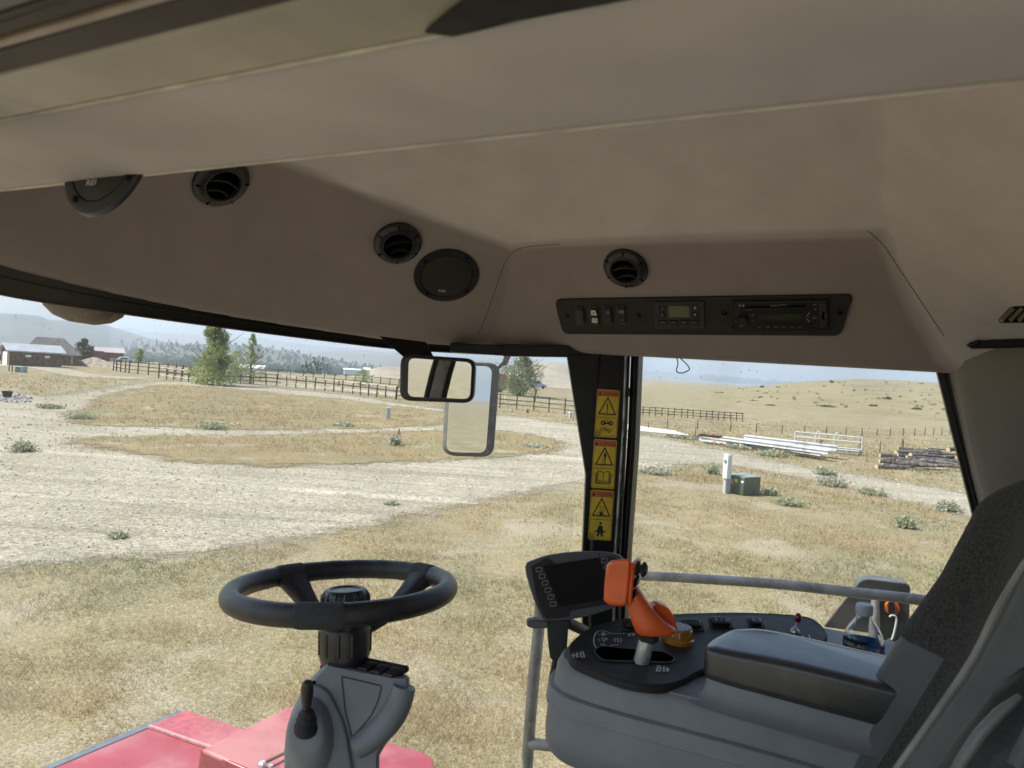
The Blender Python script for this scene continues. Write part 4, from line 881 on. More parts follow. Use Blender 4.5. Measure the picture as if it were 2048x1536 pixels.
# head block
hd = [(1222, 1121), (1254, 1117), (1262, 1122), (1259, 1165), (1255, 1208), (1246, 1213), (1218, 1210), (1207, 1200), (1209, 1165), (1213, 1130)]
HPN = Plane(P(1240, 1165, JZ - .03), (-CF * .80 - CR * .40).normalized())
m = MB(); secs = []
for off, k in ((-.046, 4), (-.040, 0), (-.004, 0), (0, 3.5)): secs.append([HPN.hit(a, b, off) for a, b in inset(hd, k)])
m.loft(secs)
obj('grip_head', m, M_ORANGE, js, bevel=.003, bseg=3)
# button face on the right of the head
a0 = HPN.hit(1259, 1124, -.002); a1 = HPN.hit(1252, 1208, -.002); a2 = a1 - HPN.n * .038; a3 = a0 - HPN.n * .038
BF = Plane((a0 + a1 + a2 + a3) / 4, (a1 - a0).cross(a3 - a0)); 
if BF.n.dot(CR) < 0: BF = Plane(BF.p, -BF.n)
def bf(u, v, off=.001): return (a0.lerp(a3, u)).lerp(a1.lerp(a2, u), v) + BF.n * off
m = MB(); m.prism([bf(.02, .02), bf(.92, .0), bf(.98, .12), bf(.86, .8), bf(.6, 1.0), bf(.02, 1.0)], BF.n * .006); face = obj('button_face', m, M_ORANGE, js, bevel=.003)
for v in (.42, .68):
    m = MB(); m.prism([bf(.15, v, .007), bf(.75, v - .02, .007), bf(.72, v + .17, .007), bf(.15, v + .19, .007)], BF.n * .0012); rb_ = obj('thumb_button', m, M_HOLE, face)
    m = MB(); m.prism([bf(.3, v + .03, .008), bf(.62, v + .02, .008), bf(.6, v + .14, .008), bf(.3, v + .15, .008)], BF.n * .003); obj('button_cap', m, M_PLASTS, rb_, bevel=.001)
m = MB(); o_ = bf(.5, .2, .006); m.lathe([(.011, 0), (.0105, .003), (.006, .0035), (.0055, .006), (.0095, .008), (.010, .012), (.007, .0145), (.001, .015)], o_, BF.n, seg=18)
for i in range(9):
    a = 2 * math.pi * i / 9; x_ = BF.x * math.cos(a) + BF.y * math.sin(a); m.ellipsoid(o_ + x_ * .0095 + BF.n * .0105, (Vector((.002, 0, 0)), Vector((0, .002, 0)), Vector((0, 0, .002))), 5, 6)
obj('hat_switch', m, M_RUBBER, face)
# palm rest flange
fp = cr([Vector((a, b, 0)) for a, b in [(1302, 1224), (1310, 1213), (1322, 1210), (1336, 1216), (1347, 1230), (1354, 1250), (1357, 1262), (1350, 1268), (1338, 1268), (1322, 1258), (1308, 1244)]], 3, True)
m = MB(); secs = []
for i, (dz, k) in enumerate([(.002, 3), (.0, 1), (.004, 0), (.018, 0), (.024, 2)]):
    secs.append([JP.hit(p.x - k * (p.x - 1330) / 25, p.y - k * (p.y - 1240) / 25) + CF * (dz + .010 * ((p.x - 1330) / 25) ** 2 * .3 + .002) for p in fp])
m.loft(secs); obj('palm_flange', m, M_ORANGE, js, smooth=60)

# ------------------------------------------------------------------ monitor
mon = thing('terminal_monitor', 'dark grey terminal with blank screen and outlined keys, on an arm beside the orange lever', 'monitor', P(1140, 1260, 1.22))
MN = (-CF * .82 + CR * .42 + CU * .30).normalized(); MPn = Plane(P(1150, 1172, 1.20), MN, up=P(1128, 1110, 1.2) - P(1168, 1235, 1.2))
ho = [(1050, 1134), (1070, 1118), (1110, 1107), (1170, 1102), (1225, 1105), (1248, 1118), (1268, 1160), (1262, 1195), (1235, 1212), (1190, 1228), (1140, 1239), (1093, 1241), (1082, 1232), (1066, 1195)]
m = MB(); secs = []
for off, k in ((-.040, 12), (-.034, 4), (-.018, 0), (-.016, 1), (-.015, 0), (-.003, 0), (0, 1.5)): secs.append([MPn.hit(a, b, off) for a, b in inset([tuple(p[:2]) for p in cr([Vector((*q_, 0)) for q_ in ho], 3, True)], k)])
m.loft(secs); mh = obj('housing', m, M_GREY2, mon, smooth=40)
m = MB(); m.prism([MPn.hit(a, b, .0002) for a, b in poly_round([(1062, 1133), (1092, 1116), (1100, 1118), (1110, 1128), (1224, 1112), (1250, 1130), (1262, 1190), (1244, 1203), (1140, 1222), (1138, 1234), (1094, 1238), (1085, 1228), (1074, 1200)], 3)], MPn.n * .0012); obj('key_bezel', m, M_PLAST, mh)
m = MB(); m.prism([MPn.hit(a, b, .0014) for a, b in [(1087, 1132), (1196, 1115), (1226, 1196), (1121, 1213)]], MPn.n * .0012); obj('screen', m, M_SCREEN, mh, smooth=0)
for a, b in [(1078, 1139.5), (1084, 1152.5), (1090, 1166), (1096, 1180), (1101.5, 1194), (1106, 1208), (1209, 1121), (1215, 1133)]:
    pts = [(a + u * .9 + v * .12, b - v * .85 - u * .05) for u, v in rrect(13, 10, 3, 3)]
    m = MB(); m.prism([MPn.hit(p, q_, .0015) for p, q_ in pts], MPn.n * .0012); kb = obj('soft_key', m, M_PLAST, mon)
    m = MB(); q = [MPn.hit(p, q_, .0030) for p, q_ in pts]; stroke(m, q, .0009, MPn.n, True); obj('key_outline', m, mat('pale_key_line', (.5, .5, .5), .5), kb, smooth=0)
m = MB(); m.lathe([(.0016, 0), (.0012, .0002)], MPn.hit(1199, 1109, .001), MPn.n, seg=10); obj('light_sensor', m, M_HOLE, mon)
m = MB(); m.prism([P(a, b, 1.205) for a, b in poly_round([(1094, 1238), (1138, 1240), (1134, 1300), (1128, 1318), (1112, 1326), (1100, 1318), (1096, 1280)], 6)], CF * .035); m.tube([P(1130, 1243, 1.22), P(1150, 1252, 1.25), P(1170, 1262, 1.28)], .010, 10); m.tube([P(1112, 1320, 1.22), P(1104, 1360, 1.25), P(1100, 1400, 1.27), P(1110, 1420, 1.28)], .007, 8)
obj('mounting_arm', m, M_PLAST, mon, bevel=.004)
m = MB(); m.prism([P(a, b, 1.19) for a, b in [(1053, 1243), (1070, 1240), (1096, 1243), (1098, 1257), (1070, 1259), (1054, 1254)]], CF * .02); kn = obj('clamp_knob', m, mat('clamp_grey', (.10, .10, .09), .5), mon, bevel=.003)

# ------------------------------------------------------------------ seat
seat = thing('driver_seat', 'charcoal fabric driver seat with grey vinyl side bolsters, back seen edge on', 'seat', C(-.15, .85, -1.5))
def seat_pt(u, v):                       # u 0..1 near side to far side, v 0..1 bottom to top
    r0, r1 = .585, 1.075; wsc = 1 - .10 * max(0, (v - .55)) / .45
    rr = .83 + (r0 - .83 + (r1 - r0) * u) * wsc
    h = -.705 + .667 * v
    f = float(np.interp(v, [0, .2, .41, .5, .62, .736, .85, .94, 1], [.075, .022, -.042, -.067, -.098, -.123, -.138, -.145, -.149]))
    edge = abs(u - .5) * 2
    bol = .062 * math.exp(-((edge - .72) / .20) ** 2) * (1 - max(0, v - .6) * 1.6)
    f += bol - .02 * edge ** 6
    if edge > .88: f -= ((edge - .88) / .12) ** 2 * .09
    if v > .86: f -= ((v - .86) / .14) ** 2 * .075; h -= ((v - .86) / .14) ** 2 * .012 + (edge ** 3) * .055 * ((v - .86) / .14)
    return C(f, rr, h)
nu, nv = 60, 40
def seat_patch(u0, u1, v0, v1, off=0):
    m = MB(); rows = []
    for j in range(nv + 1):
        v = v0 + (v1 - v0) * j / nv; rows.append([seat_pt(u0 + (u1 - u0) * i / nu, v) + FV * off for i in range(nu + 1)])
    m.grid(rows); return m
def solid(o, th): 
    s_ = o.modifiers.new('t', 'SOLIDIFY'); s_.thickness = th; s_.offset = 0; return o
solid(obj('backrest_cushion', seat_patch(.16, .74, 0, .62, .002), M_FAB, seat, smooth=80), .012)
solid(obj('upper_cushion', seat_patch(.16, .86, .615, 1, .003), M_FAB, seat, smooth=80), .012)
solid(obj('upper_bolster', seat_patch(.855, 1, .60, 1, .0015), M_FAB, seat, smooth=80), .012)
solid(obj('far_bolster', seat_patch(.735, 1, 0, .625), M_VINYL, seat, smooth=80), .012)
solid(obj('near_bolster', seat_patch(0, .165, 0, 1), M_VINYL, seat, smooth=80), .012)
m = MB(); rows = []
for j in range(21):
    v = j / 20; row = []
    for u, b_ in ((0, 0), (0, .08), (.08, .12), (.5, .13), (.92, .12), (1, .08), (1, 0)): row.append(seat_pt(u, v) - FV * b_)
    rows.append(row)
m.loft([r for r in rows]); obj('backrest_shell', m, M_PLAST, seat, smooth=40)
for uu in (.166, .176):
    m = MB()
    for j in range(0, 84):
        v = j / 84 * .97; a, b = seat_pt(uu, v) + FV * .009, seat_pt(uu, v + .006) + FV * .009; m.tube([a, b], .0009, 4)
    obj('stitching', m, M_STITCH, seat)
m = MB(); m.tube(cr([seat_pt(.16, j / 12) + FV * .008 for j in range(13)], 4), .004, 8); obj('piping', m, mat('pale_piping', (.20, .20, .18), .5), seat)
m = MB(); m.loft([[C(f_, r_, h) for f_, r_ in [(.62, .62), (.66, .85), (.62, 1.06), (.05, 1.08), (-.03, .85), (.05, .60)]] for h in (-.88, -.80, -.76)]); obj('seat_cushion', m, M_FAB, seat, bevel=.03, bseg=4)
m = MB(); m.loft([[C(f_, r_, h) for f_, r_ in [(.45, .68), (.45, 1.0), (-.05, 1.0), (-.05, .68)]] for h in (-1.5, -1.2, -.9)]); obj('seat_base', m, M_PLAST, seat, bevel=.02)
# near side armrest hinge and belt parts at the lower right corner of the view
m = MB(); m.tube([P(2160, 1370, .50), P(2060, 1450, .50), P(1985, 1545, .50), P(1925, 1650, .50)], [.028, .029, .028, .028], 20); obj('folded_armrest', m, mat('dark_armrest_vinyl', (.018, .019, .021), .5, bump=.3), seat, smooth=60)
m = MB(); m.tube([P(2040, 1392, .475), P(2000, 1425, .475), P(1960, 1468, .475), P(1922, 1525, .475), P(1895, 1580, .475)], [.002, .0038, .004, .004, .0035], 10); obj('armrest_trim', m, mat('pale_trim_line', (.13, .135, .125), .4), seat, smooth=60)
m = MB(); m.tube([P(2035, 1535, .44), P(2075, 1465, .44)], [.006, .007], 12); obj('recliner_lever', m, M_VINYL, seat)

# ------------------------------------------------------------------ bottle
BZ = 1.17
bb = P(1719, 1560, BZ) ; bt_ = P(1729, 1208, BZ); bu = (bt_ - bb).normalized(); sc_ = BZ / 1420
bo = thing('water_bottle', 'clear plastic water bottle with white cap and blue label behind the armrest', 'bottle', P(1722, 1320 + 110, BZ))
def bz(py): return (py - 1208) * sc_
top0 = bt_
def bl(prof): return [(r * sc_, -(y - 1208) * sc_) for r, y in prof]
M_PET = bpy.data.materials.new('clear_pet'); M_PET.use_nodes = True; _nt = M_PET.node_tree; _nt.nodes.clear()
_o = _n(_nt, 'OutputMaterial'); _t = _n(_nt, 'BsdfTransparent'); _t.inputs[0].default_value = (.88, .92, .95, 1); _g = _n(_nt, 'BsdfGlossy'); _g.inputs['Roughness'].default_value = .06
_lw = _n(_nt, 'LayerWeight'); _lw.inputs[0].default_value = .35; _mx = _n(_nt, 'MixShader'); _nt.links.new(_lw.outputs['Facing'], _mx.inputs[0]); _nt.links.new(_t.outputs[0], _mx.inputs[1]); _nt.links.new(_g.outputs[0], _mx.inputs[2])
_nz = _n(_nt, 'TexNoise'); _nz.inputs['Scale'].default_value = 60; _nz.inputs['Detail'].default_value = 4; _bp = _n(_nt, 'Bump'); _bp.inputs['Strength'].default_value = .7; _bp.inputs['Distance'].default_value = .004; _tc = _n(_nt, 'TexCoord'); _nt.links.new(_tc.outputs['Object'], _nz.inputs[0]); _nt.links.new(_nz.outputs[0], _bp.inputs['Height']); _nt.links.new(_bp.outputs[0], _g.inputs['Normal']); _nt.links.new(_bp.outputs[0], _lw.inputs['Normal'])
_nt.links.new(_mx.outputs[0], _o.inputs[0])
m = MB(); m.lathe(bl([(13, 1222), (13, 1230), (18, 1240), (28, 1254), (34, 1266), (37, 1278), (37.5, 1305), (37, 1312), (37.5, 1320), (37.5, 1400), (35, 1404), (37, 1410), (36, 1440), (20, 1446)]), top0, bu, CR, 48); obj('bottle_body', m, M_PET, bo, smooth=60)
m = MB(); m.lathe(bl([(14.5, 1209), (15.5, 1211), (15.5, 1226), (16, 1228), (14, 1229)]), top0, bu, CR, 30)
for i in range(36):
    a = 2 * math.pi * i / 36; d = CR * math.cos(a) + CF * math.sin(a); m.tube([top0 + d * 15.6 * sc_ + bu * bl([(0, 1212)])[0][1], top0 + d * 15.6 * sc_ + bu * bl([(0, 1225)])[0][1]], .0004, 4)
m.lathe(bl([(.1, 1208), (14, 1208.2), (14.6, 1209.5)]), top0, bu, CR, 30, False)
obj('cap', m, mat('white_cap', (.62, .64, .70), .4), bo)
def blabel(a0, a1, y0, y1, r, name, mm_):
    m = MB(); rows = []
    for y in (y0, y1): rows.append([top0 + (CR * math.cos(rad(a)) + CF * math.sin(rad(a))) * r * sc_ + bu * (-(y - 1208) * sc_) for a in [a0 + (a1 - a0) * i / 30 for i in range(31)]])
    m.grid(rows); return obj(name, m, mm_, bo, smooth=80)
lb = blabel(-360, 0, 1283, 1395, 37.9, 'label', mat('light_blue_label', (.25, .50, .75), .35, var=.2, scale=60, col2=(.05, .22, .55)))
blabel(-190, -108, 1272, 1292, 38.1, 'brand_band', M_INK)
blabel(-82, -66, 1285, 1390, 38.15, 'white_band', M_WHITE)
blabel(-64, -8, 1284, 1395, 38.15, 'blue_panel', mat('deep_blue_label', (.02, .06, .42), .35))
lt = MB(); s_ = 'KIRKLAND'
for i, ch in enumerate(s_):
    a = rad(-172 + i * 8.3); d = CR * math.cos(a) + CF * math.sin(a); xx = -CR * math.sin(a) + CF * math.cos(a)
    text(lt, ch, top0 + d * 38.5 * sc_ + bu * (-(1282 - 1208) * sc_), xx, bu, .0058)
for i in range(22):
    a = rad(-60 + (i % 7) * 8); d = CR * math.cos(a) + CF * math.sin(a); xx = -CR * math.sin(a) + CF * math.cos(a)
    stroke(lt, [top0 + d * 38.4 * sc_ - xx * .0015 + bu * (-(1289 + (i // 7) * 3.4 + i % 3 - 1208) * sc_), top0 + d * 38.4 * sc_ + xx * .0015 + bu * (-(1289 + (i // 7) * 3.4 + i % 3 - 1208) * sc_)], .0006, d)
obj('lettering', lt, M_WHITE, bo, smooth=0)

# ------------------------------------------------------------------ outside of the cab: rails, lamp bracket, work light, header
hr = thing('platform_handrail', 'grey galvanised tube handrail running level outside the side window', 'handrail', P(1500, 1400, 1.8))
m = MB(); m.tube(cr([P(1236, 1152, 2.05), P(1290, 1152, 1.98), P(1400, 1158, 1.9), P(1550, 1168, 1.80), P(1700, 1184, 1.70), P(1850, 1201, 1.62), P(2010, 1224, 1.55), P(2200, 1250, 1.48)], 6), .0125, 14); m.tube([P(1239, 1152, 2.04), P(1236, 1500, 2.04), P(1234, 1900, 2.05)], .0125, 12)
obj('top_rail', m, M_RAIL, hr, smooth=60)
hr2 = thing('boarding_handrail', 'upright grey grab rail between the steering column and the console', 'handrail', P(1050, 1700, 1.75))
m = MB(); m.tube(cr([P(1082, 1180, 1.74), P(1079, 1240, 1.74), P(1070, 1330, 1.74), P(1062, 1420, 1.75), P(1054, 1536, 1.76), P(1044, 1700, 1.78)], 6), .0145, 16); obj('upright', m, M_RAIL, hr2, smooth=60)
m = MB(); m.tube([P(1060, 1487, 1.75), P(1110, 1492, 1.72), P(1180, 1497, 1.70)], .0135, 14); obj('cross_tube', m, M_RAIL, hr2, smooth=60)
lbk = thing('marker_lamp_bracket', 'dark steel plate with orange marker lamp and pale wire hanging on the outer rail', 'lamp bracket', P(1750, 1230, 2.0))
lp = Plane(P(1740, 1220, 2.02), -(CF + CR * .2)); M_BR = mat('bracket_grey', (.025, .025, .024), .5, dirt=(.055, .05, .045), dscale=14, damt=.5)
m = MB(); m.prism([lp.hit(a, b) for a, b in poly_round([(1648, 1254), (1702, 1186), (1722, 1162), (1736, 1159), (1812, 1168), (1820, 1174), (1818, 1285), (1762, 1276), (1755, 1268)], 4)], lp.n * -.008); obj('plate', m, M_BR, lbk, bevel=.001)
m = MB(); m.prism([lp.hit(a, b, -.02) for a, b in poly_round([(1722, 1163), (1740, 1158), (1815, 1166), (1821, 1174), (1820, 1190), (1715, 1182)], 6)], lp.n * -.05); obj('top_flange', m, mat('dusty_bracket_grey', (.10, .105, .105), .5), lbk, bevel=.003)
m = MB(); m.tube([lp.hit(1751, 1190, .01), lp.hit(1749, 1240, .01), lp.hit(1747, 1285, .01)], [.010, .014, .014], 12); obj('lamp_stem', m, M_RAIL, lbk, smooth=60)
m = MB(); m.prism([lp.hit(a, b, .001) for a, b in poly_round([(1765, 1200), (1800, 1203), (1800, 1285), (1764, 1278)], 3)], lp.n * .006); obj('lamp_housing', m, M_BLACK, lbk, bevel=.001)
m = MB(); m.lathe([(.021, .006), (.019, .014), (.001, .016)], lp.hit(1782, 1214, .001), lp.n, seg=24); lens = obj('orange_lens', m, mat('orange_lens', (.55, .10, .015), .25, coat=.5), lbk)
m = MB(); m.prism([lp.hit(a, b, .016) for a, b in [(1776, 1204), (1788, 1204), (1788, 1226), (1776, 1226)]], lp.n * .004); obj('lens_shade', m, M_BLACK, lens)
m = MB(); m.tube(cr([lp.hit(a, b, .03) for a, b in [(1779, 1234), (1783, 1231), (1790, 1232), (1793, 1240), (1789, 1262), (1784, 1278), (1779, 1285)]], 5), .0028, 8); obj('pale_wire', m, mat('pale_wire', (.5, .55, .5), .4), lbk)
m = MB(); m.tube([lp.hit(1783, 1280, .03), lp.hit(1765, 1297, .03), lp.hit(1745, 1312, .04)], [.008, .009, .010], 10); obj('cable_sleeve', m, M_RUBBER, lbk)
wl = thing('roof_work_light', 'dusty brown oval work light hanging under the roof edge at far left', 'work light', P(170, 610, 1.28))
m = MB(); c_ = P(172, 588, 1.30); n_ = (CF * .25 + CR * .05 + ZV * -.95).normalized()
u_ = CR * math.cos(rad(-9)) + CU * math.sin(rad(-9)); v_ = CU * math.cos(rad(-9)) - CR * math.sin(rad(-9))
rows = []
for z_, s_ in ((.03, .92), (.02, 1.0), (.0, 1.0), (-.02, .9), (-.034, .66), (-.042, .3)): rows.append([c_ + u_ * (math.cos(a) * .077 * s_) + CF * (math.sin(a) * .05 * s_) + v_ * (z_ - .012) for a in [2 * math.pi * i / 40 for i in range(40)]])
m.loft(rows); obj('lamp_shell', m, mat('dusty_brown_lamp', (.12, .08, .062), .6, dirt=(.19, .15, .12), dscale=60, damt=.5), wl, smooth=60)
m = MB(); pr = [c_ + u_ * (math.cos(a) * .0775) + CF * (math.sin(a) * .0505) + v_ * (-.0125 - .002) for a in [2 * math.pi * i / 40 for i in range(41)]]; m.tube(pr, .0012, 6); obj('lamp_seam', m, mat('pale_lamp_seam', (.22, .16, .12), .6), wl)

# red header in front of the machine
hz = 1.18
hd_ = thing('crop_header', 'faded red sheet metal crop header with a grey front strip below the windscreen', 'crop header', G(420, 1480, .2))
hdr = lambda a, b, h=hz: G(a, b, h)
m = MB(); A, B, Cc, Dd = hdr(372, 1424), hdr(585, 1495), hdr(560, 1900), hdr(-260, 1690)
m.prism([A, B, B + (B - A) * .0 + (Dd - A) * 1.0, Dd], ZV * -.06); m.prism([A, B, B - ZV * .9, A - ZV * .9], (Dd - A).normalized() * .04)
obj('deck_sheet', m, M_RED, hd_, bevel=.01)
m = MB(); e1 = (Dd - A).normalized(); e2 = (B - A).normalized()
m.prism([A - e2 * .055, A + e2 * .0, Dd, Dd - e2 * .055], ZV * -.05); obj('front_strip', m, M_GUNM, hd_, bevel=.006)
m = MB(); m.prism([A + e1 * .22 + ZV * .004, B + e1 * .22 + ZV * .004, B + e1 * .236 + ZV * .004, A + e1 * .236 + ZV * .004], ZV * .012); obj('sheet_seam', m, mat('pale_red_edge', (.46, .24, .24), .4), hd_)
m = MB(); m.prism([A + e1 * .0 + ZV * .002, B + ZV * .002, B + e1 * .215 + ZV * .002, A + e1 * .215 + ZV * .002], ZV * .01); obj('end_sheet', m, mat('sun_faded_red', (.36, .085, .10), .45, dirt=(.38, .14, .145), dscale=3, damt=.5), hd_, bevel=.004)
h2 = hz + .22
m = MB(); q = [G(576, 1413, h2), G(640, 1430, h2), G(640, 1900, h2 - .0), G(545, 1560, h2 - .02), G(404, 1498, h2)]
m.prism(q, ZV * -.03); obj('gearbox_cover', m, mat('dusty_red_cover', (.34, .085, .095), .42, dirt=(.38, .15, .15), dscale=3, damt=.5), hd_, bevel=.012)
m = MB(); a_, b_ = G(402, 1499, h2 - .01), G(560, 1568, h2 - .01); m.prism([a_, b_, b_ - ZV * .4, a_ - ZV * .4 + (a_ - b_).normalized() * .05], (G(404, 1490, h2) - G(404, 1499, h2)).normalized() * .03); obj('cover_side', m, mat('dark_red_side', (.24, .028, .034), .35, dirt=(.22, .06, .055), dscale=9, damt=.45), hd_, bevel=.008)
m = MB(); r_ = G(569, 1506, h2 + .01); m.tube([r_, G(523, 1528, h2 + .01)], [.008, .008], 8); obj('latch_rod', m, mat('rusty_rod', (.16, .09, .06), .6), hd_)
m = MB(); m.lathe([(.02, 0), (.02, .012), (.012, .02)], G(525, 1531, h2), ZV, seg=6); m.lathe([(.012, 0), (.012, .012)], G(541, 1535, h2), ZV, seg=6); obj('cover_bolt', m, M_STEEL, hd_)
m = MB(); q = [G(a, b, hz + .05) for a, b in poly_round([(700, 1470), (762, 1480), (845, 1503), (866, 1516), (870, 1545), (870, 1800), (700, 1800)], 8)]; m.prism(q, ZV * -.35); obj('divider_cover', m, M_RED, hd_, bevel=.03, bseg=4)
# ================================================================== OUTDOORS
def ground_mat(name, cols, s1=.35, s2=2.2, bare=None, bare_pos=.56, stones=False, bump=.6):
    m = bpy.data.materials.new(name); m.use_nodes = True; nt = m.node_tree; L = nt.links; b = nt.nodes['Principled BSDF']; b.inputs['Roughness'].default_value = .95; b.inputs['Specular IOR Level'].default_value = .1
    g = _n(nt, 'NewGeometry'); P_ = g.outputs['Position']
    def nz(sc, det=6, dist=0, stretch=None):
        n = _n(nt, 'TexNoise'); n.inputs['Scale'].default_value = sc; n.inputs['Detail'].default_value = det; n.inputs['Distortion'].default_value = dist
        if stretch:
            mp = _n(nt, 'Mapping'); mp.inputs['Scale'].default_value = stretch; L.new(P_, mp.inputs[0]); L.new(mp.outputs[0], n.inputs[0])
        else: L.new(P_, n.inputs[0])
        return n.outputs['Fac']
    def ramp(f, a, c): 
        r = _n(nt, 'MapRange'); r.inputs[1].default_value = a; r.inputs[2].default_value = c; L.new(f, r.inputs[0]); return r.outputs[0]
    def mix(a, c, f):
        x = _n(nt, 'Mix', data_type='RGBA'); L.new(f, x.inputs[0])
        for i, v in ((6, a), (7, c)):
            if isinstance(v, tuple): x.inputs[i].default_value = (*v, 1)
            else: L.new(v, x.inputs[i])
        return x.outputs[2]
    o = mix(cols[0], cols[1], ramp(nz(s2), .38, .62))
    o = mix(o, cols[2], ramp(nz(s1, 5, .5), .46, .66))
    o = mix(o, cols[3], ramp(nz(11, 5), .50, .66))
    if bare: 
        o = mix(o, bare, ramp(nz(.55, 9, .8), bare_pos, bare_pos + .20))
    if stones:
        o = mix(o, tuple(c * .62 for c in cols[2]), ramp(nz(1.0, 5, .6, (.10, 1.5, 1)), .52, .85)); o = mix(o, tuple(min(1, c * 1.2) for c in cols[3]), ramp(nz(1.0, 5, .4, (.07, .9, 1)), .55, .75)); o = mix(o, (.27, .25, .16), ramp(nz(.35, 8, 1.0), .60, .72))
    fine = nz(38, 4)
    dk = _n(nt, 'Mix', data_type='RGBA', blend_type='MULTIPLY'); dk.inputs[0].default_value = 1; cr_ = _n(nt, 'ValToRGB'); cr_.color_ramp.elements[0].position = .3; cr_.color_ramp.elements[0].color = (.55, .55, .55, 1); cr_.color_ramp.elements[1].position = .62; cr_.color_ramp.elements[1].color = (1.12, 1.12, 1.12, 1)
    L.new(fine, cr_.inputs[0]); L.new(o, dk.inputs[6]); L.new(cr_.outputs[0], dk.inputs[7]); o = dk.outputs[2]
    if stones:
        v = _n(nt, 'TexVoronoi'); v.inputs['Scale'].default_value = 16; L.new(P_, v.inputs[0]); cc = _n(nt, 'MapRange'); cc.inputs[1].default_value = 0; cc.inputs[2].default_value = 1; cc.inputs[3].default_value = .68; cc.inputs[4].default_value = 1.15
        sx = _n(nt, 'SeparateColor'); L.new(v.outputs['Color'], sx.inputs[0]); L.new(sx.outputs[0], cc.inputs[0]); d2 = _n(nt, 'Mix', data_type='RGBA', blend_type='MULTIPLY'); d2.inputs[0].default_value = 1; L.new(o, d2.inputs[6]); L.new(cc.outputs[0], d2.inputs[7]); o = d2.outputs[2]
    L.new(o, b.inputs['Base Color'])
    bp = _n(nt, 'Bump'); bp.inputs['Strength'].default_value = bump; bp.inputs['Distance'].default_value = .05; L.new(nz(14, 7), bp.inputs['Height']); L.new(bp.outputs[0], b.inputs['Normal'])
    return m
def feather(m):
    nt = m.node_tree; L = nt.links; a = _n(nt, 'Attribute'); a.attribute_name = 'edge'; g = _n(nt, 'NewGeometry'); nz = _n(nt, 'TexNoise'); nz.inputs['Scale'].default_value = 1.6; nz.inputs['Detail'].default_value = 12; nz.inputs['Roughness'].default_value = .75; L.new(g.outputs['Position'], nz.inputs[0])
    s1 = _n(nt, 'Math', operation='ADD'); L.new(a.outputs['Fac'], s1.inputs[0]); mm_ = _n(nt, 'Math', operation='MULTIPLY_ADD'); mm_.inputs[1].default_value = 2.4; mm_.inputs[2].default_value = -1.2; L.new(nz.outputs['Fac'], mm_.inputs[0]); L.new(mm_.outputs[0], s1.inputs[1]); r_ = _n(nt, 'MapRange'); r_.inputs[1].default_value = .40; r_.inputs[2].default_value = .95; L.new(s1.outputs[0], r_.inputs[0])
    tr = _n(nt, 'BsdfTransparent'); mx = _n(nt, 'MixShader'); L.new(r_.outputs[0], mx.inputs[0]); L.new(tr.outputs[0], mx.inputs[1]); L.new(nt.nodes['Principled BSDF'].outputs[0], mx.inputs[2]); L.new(mx.outputs[0], nt.nodes['Material Output'].inputs[0]); return m
M_GRND = ground_mat('dry_grass_ground', [(.26, .215, .125), (.22, .185, .11), (.19, .18, .10), (.30, .255, .16)], bare=(.32, .285, .21), bare_pos=.50)
M_ISL = ground_mat('tan_grass', [(.255, .195, .105), (.215, .175, .095), (.185, .18, .10), (.29, .235, .14)], bare=(.36, .325, .25), bare_pos=.56)
M_GRAV = ground_mat('pale_gravel', [(.375, .34, .265), (.34, .305, .235), (.30, .27, .20), (.415, .38, .305)], s1=.25, s2=3, stones=True, bump=.5)
feather(M_GRAV); feather(M_ISL)
M_FIELD = ground_mat('hill_grass', [(.26, .225, .13), (.225, .19, .11), (.17, .155, .092), (.29, .25, .15)], s1=.12, s2=.8, bump=.6)

# terrain: flat yard, rise to the right, valley to the left
def sm(a, b, x): t = max(0, min(1, (x - a) / (b - a))); return t * t * (3 - 2 * t)
def zt(x, y):
    d = math.hypot(x, y)
    if d < 90: return 0.0
    az = math.degrees(math.atan2(x, y))
    wl_ = 1 - sm(3, 12, az) if az > -100 else 1
    if az < -100 or az > 90: wl_ = 0
    z = -24 * sm(110, 620, d) * wl_
    z += .6 * noise.noise(Vector((x / 60, y / 60, 0))) * sm(90, 200, d)
    return z
m = MB(); rings = [0.5] + [2 * 1.28 ** i for i in range(36)]
rings = [r for r in rings if r < 9500]; NA = 180; rows = []
for r in rings: rows.append([Vector((r * math.sin(2 * math.pi * k / NA), r * math.cos(2 * math.pi * k / NA), zt(r * math.sin(2 * math.pi * k / NA), r * math.cos(2 * math.pi * k / NA)))) for k in range(NA)])
m.grid(rows, True); m.f.append(tuple(range(NA))); tag(obj('ground', m, M_GRND, None, smooth=60), 'dry straw coloured grass ground around the yard', None, None, 'structure')

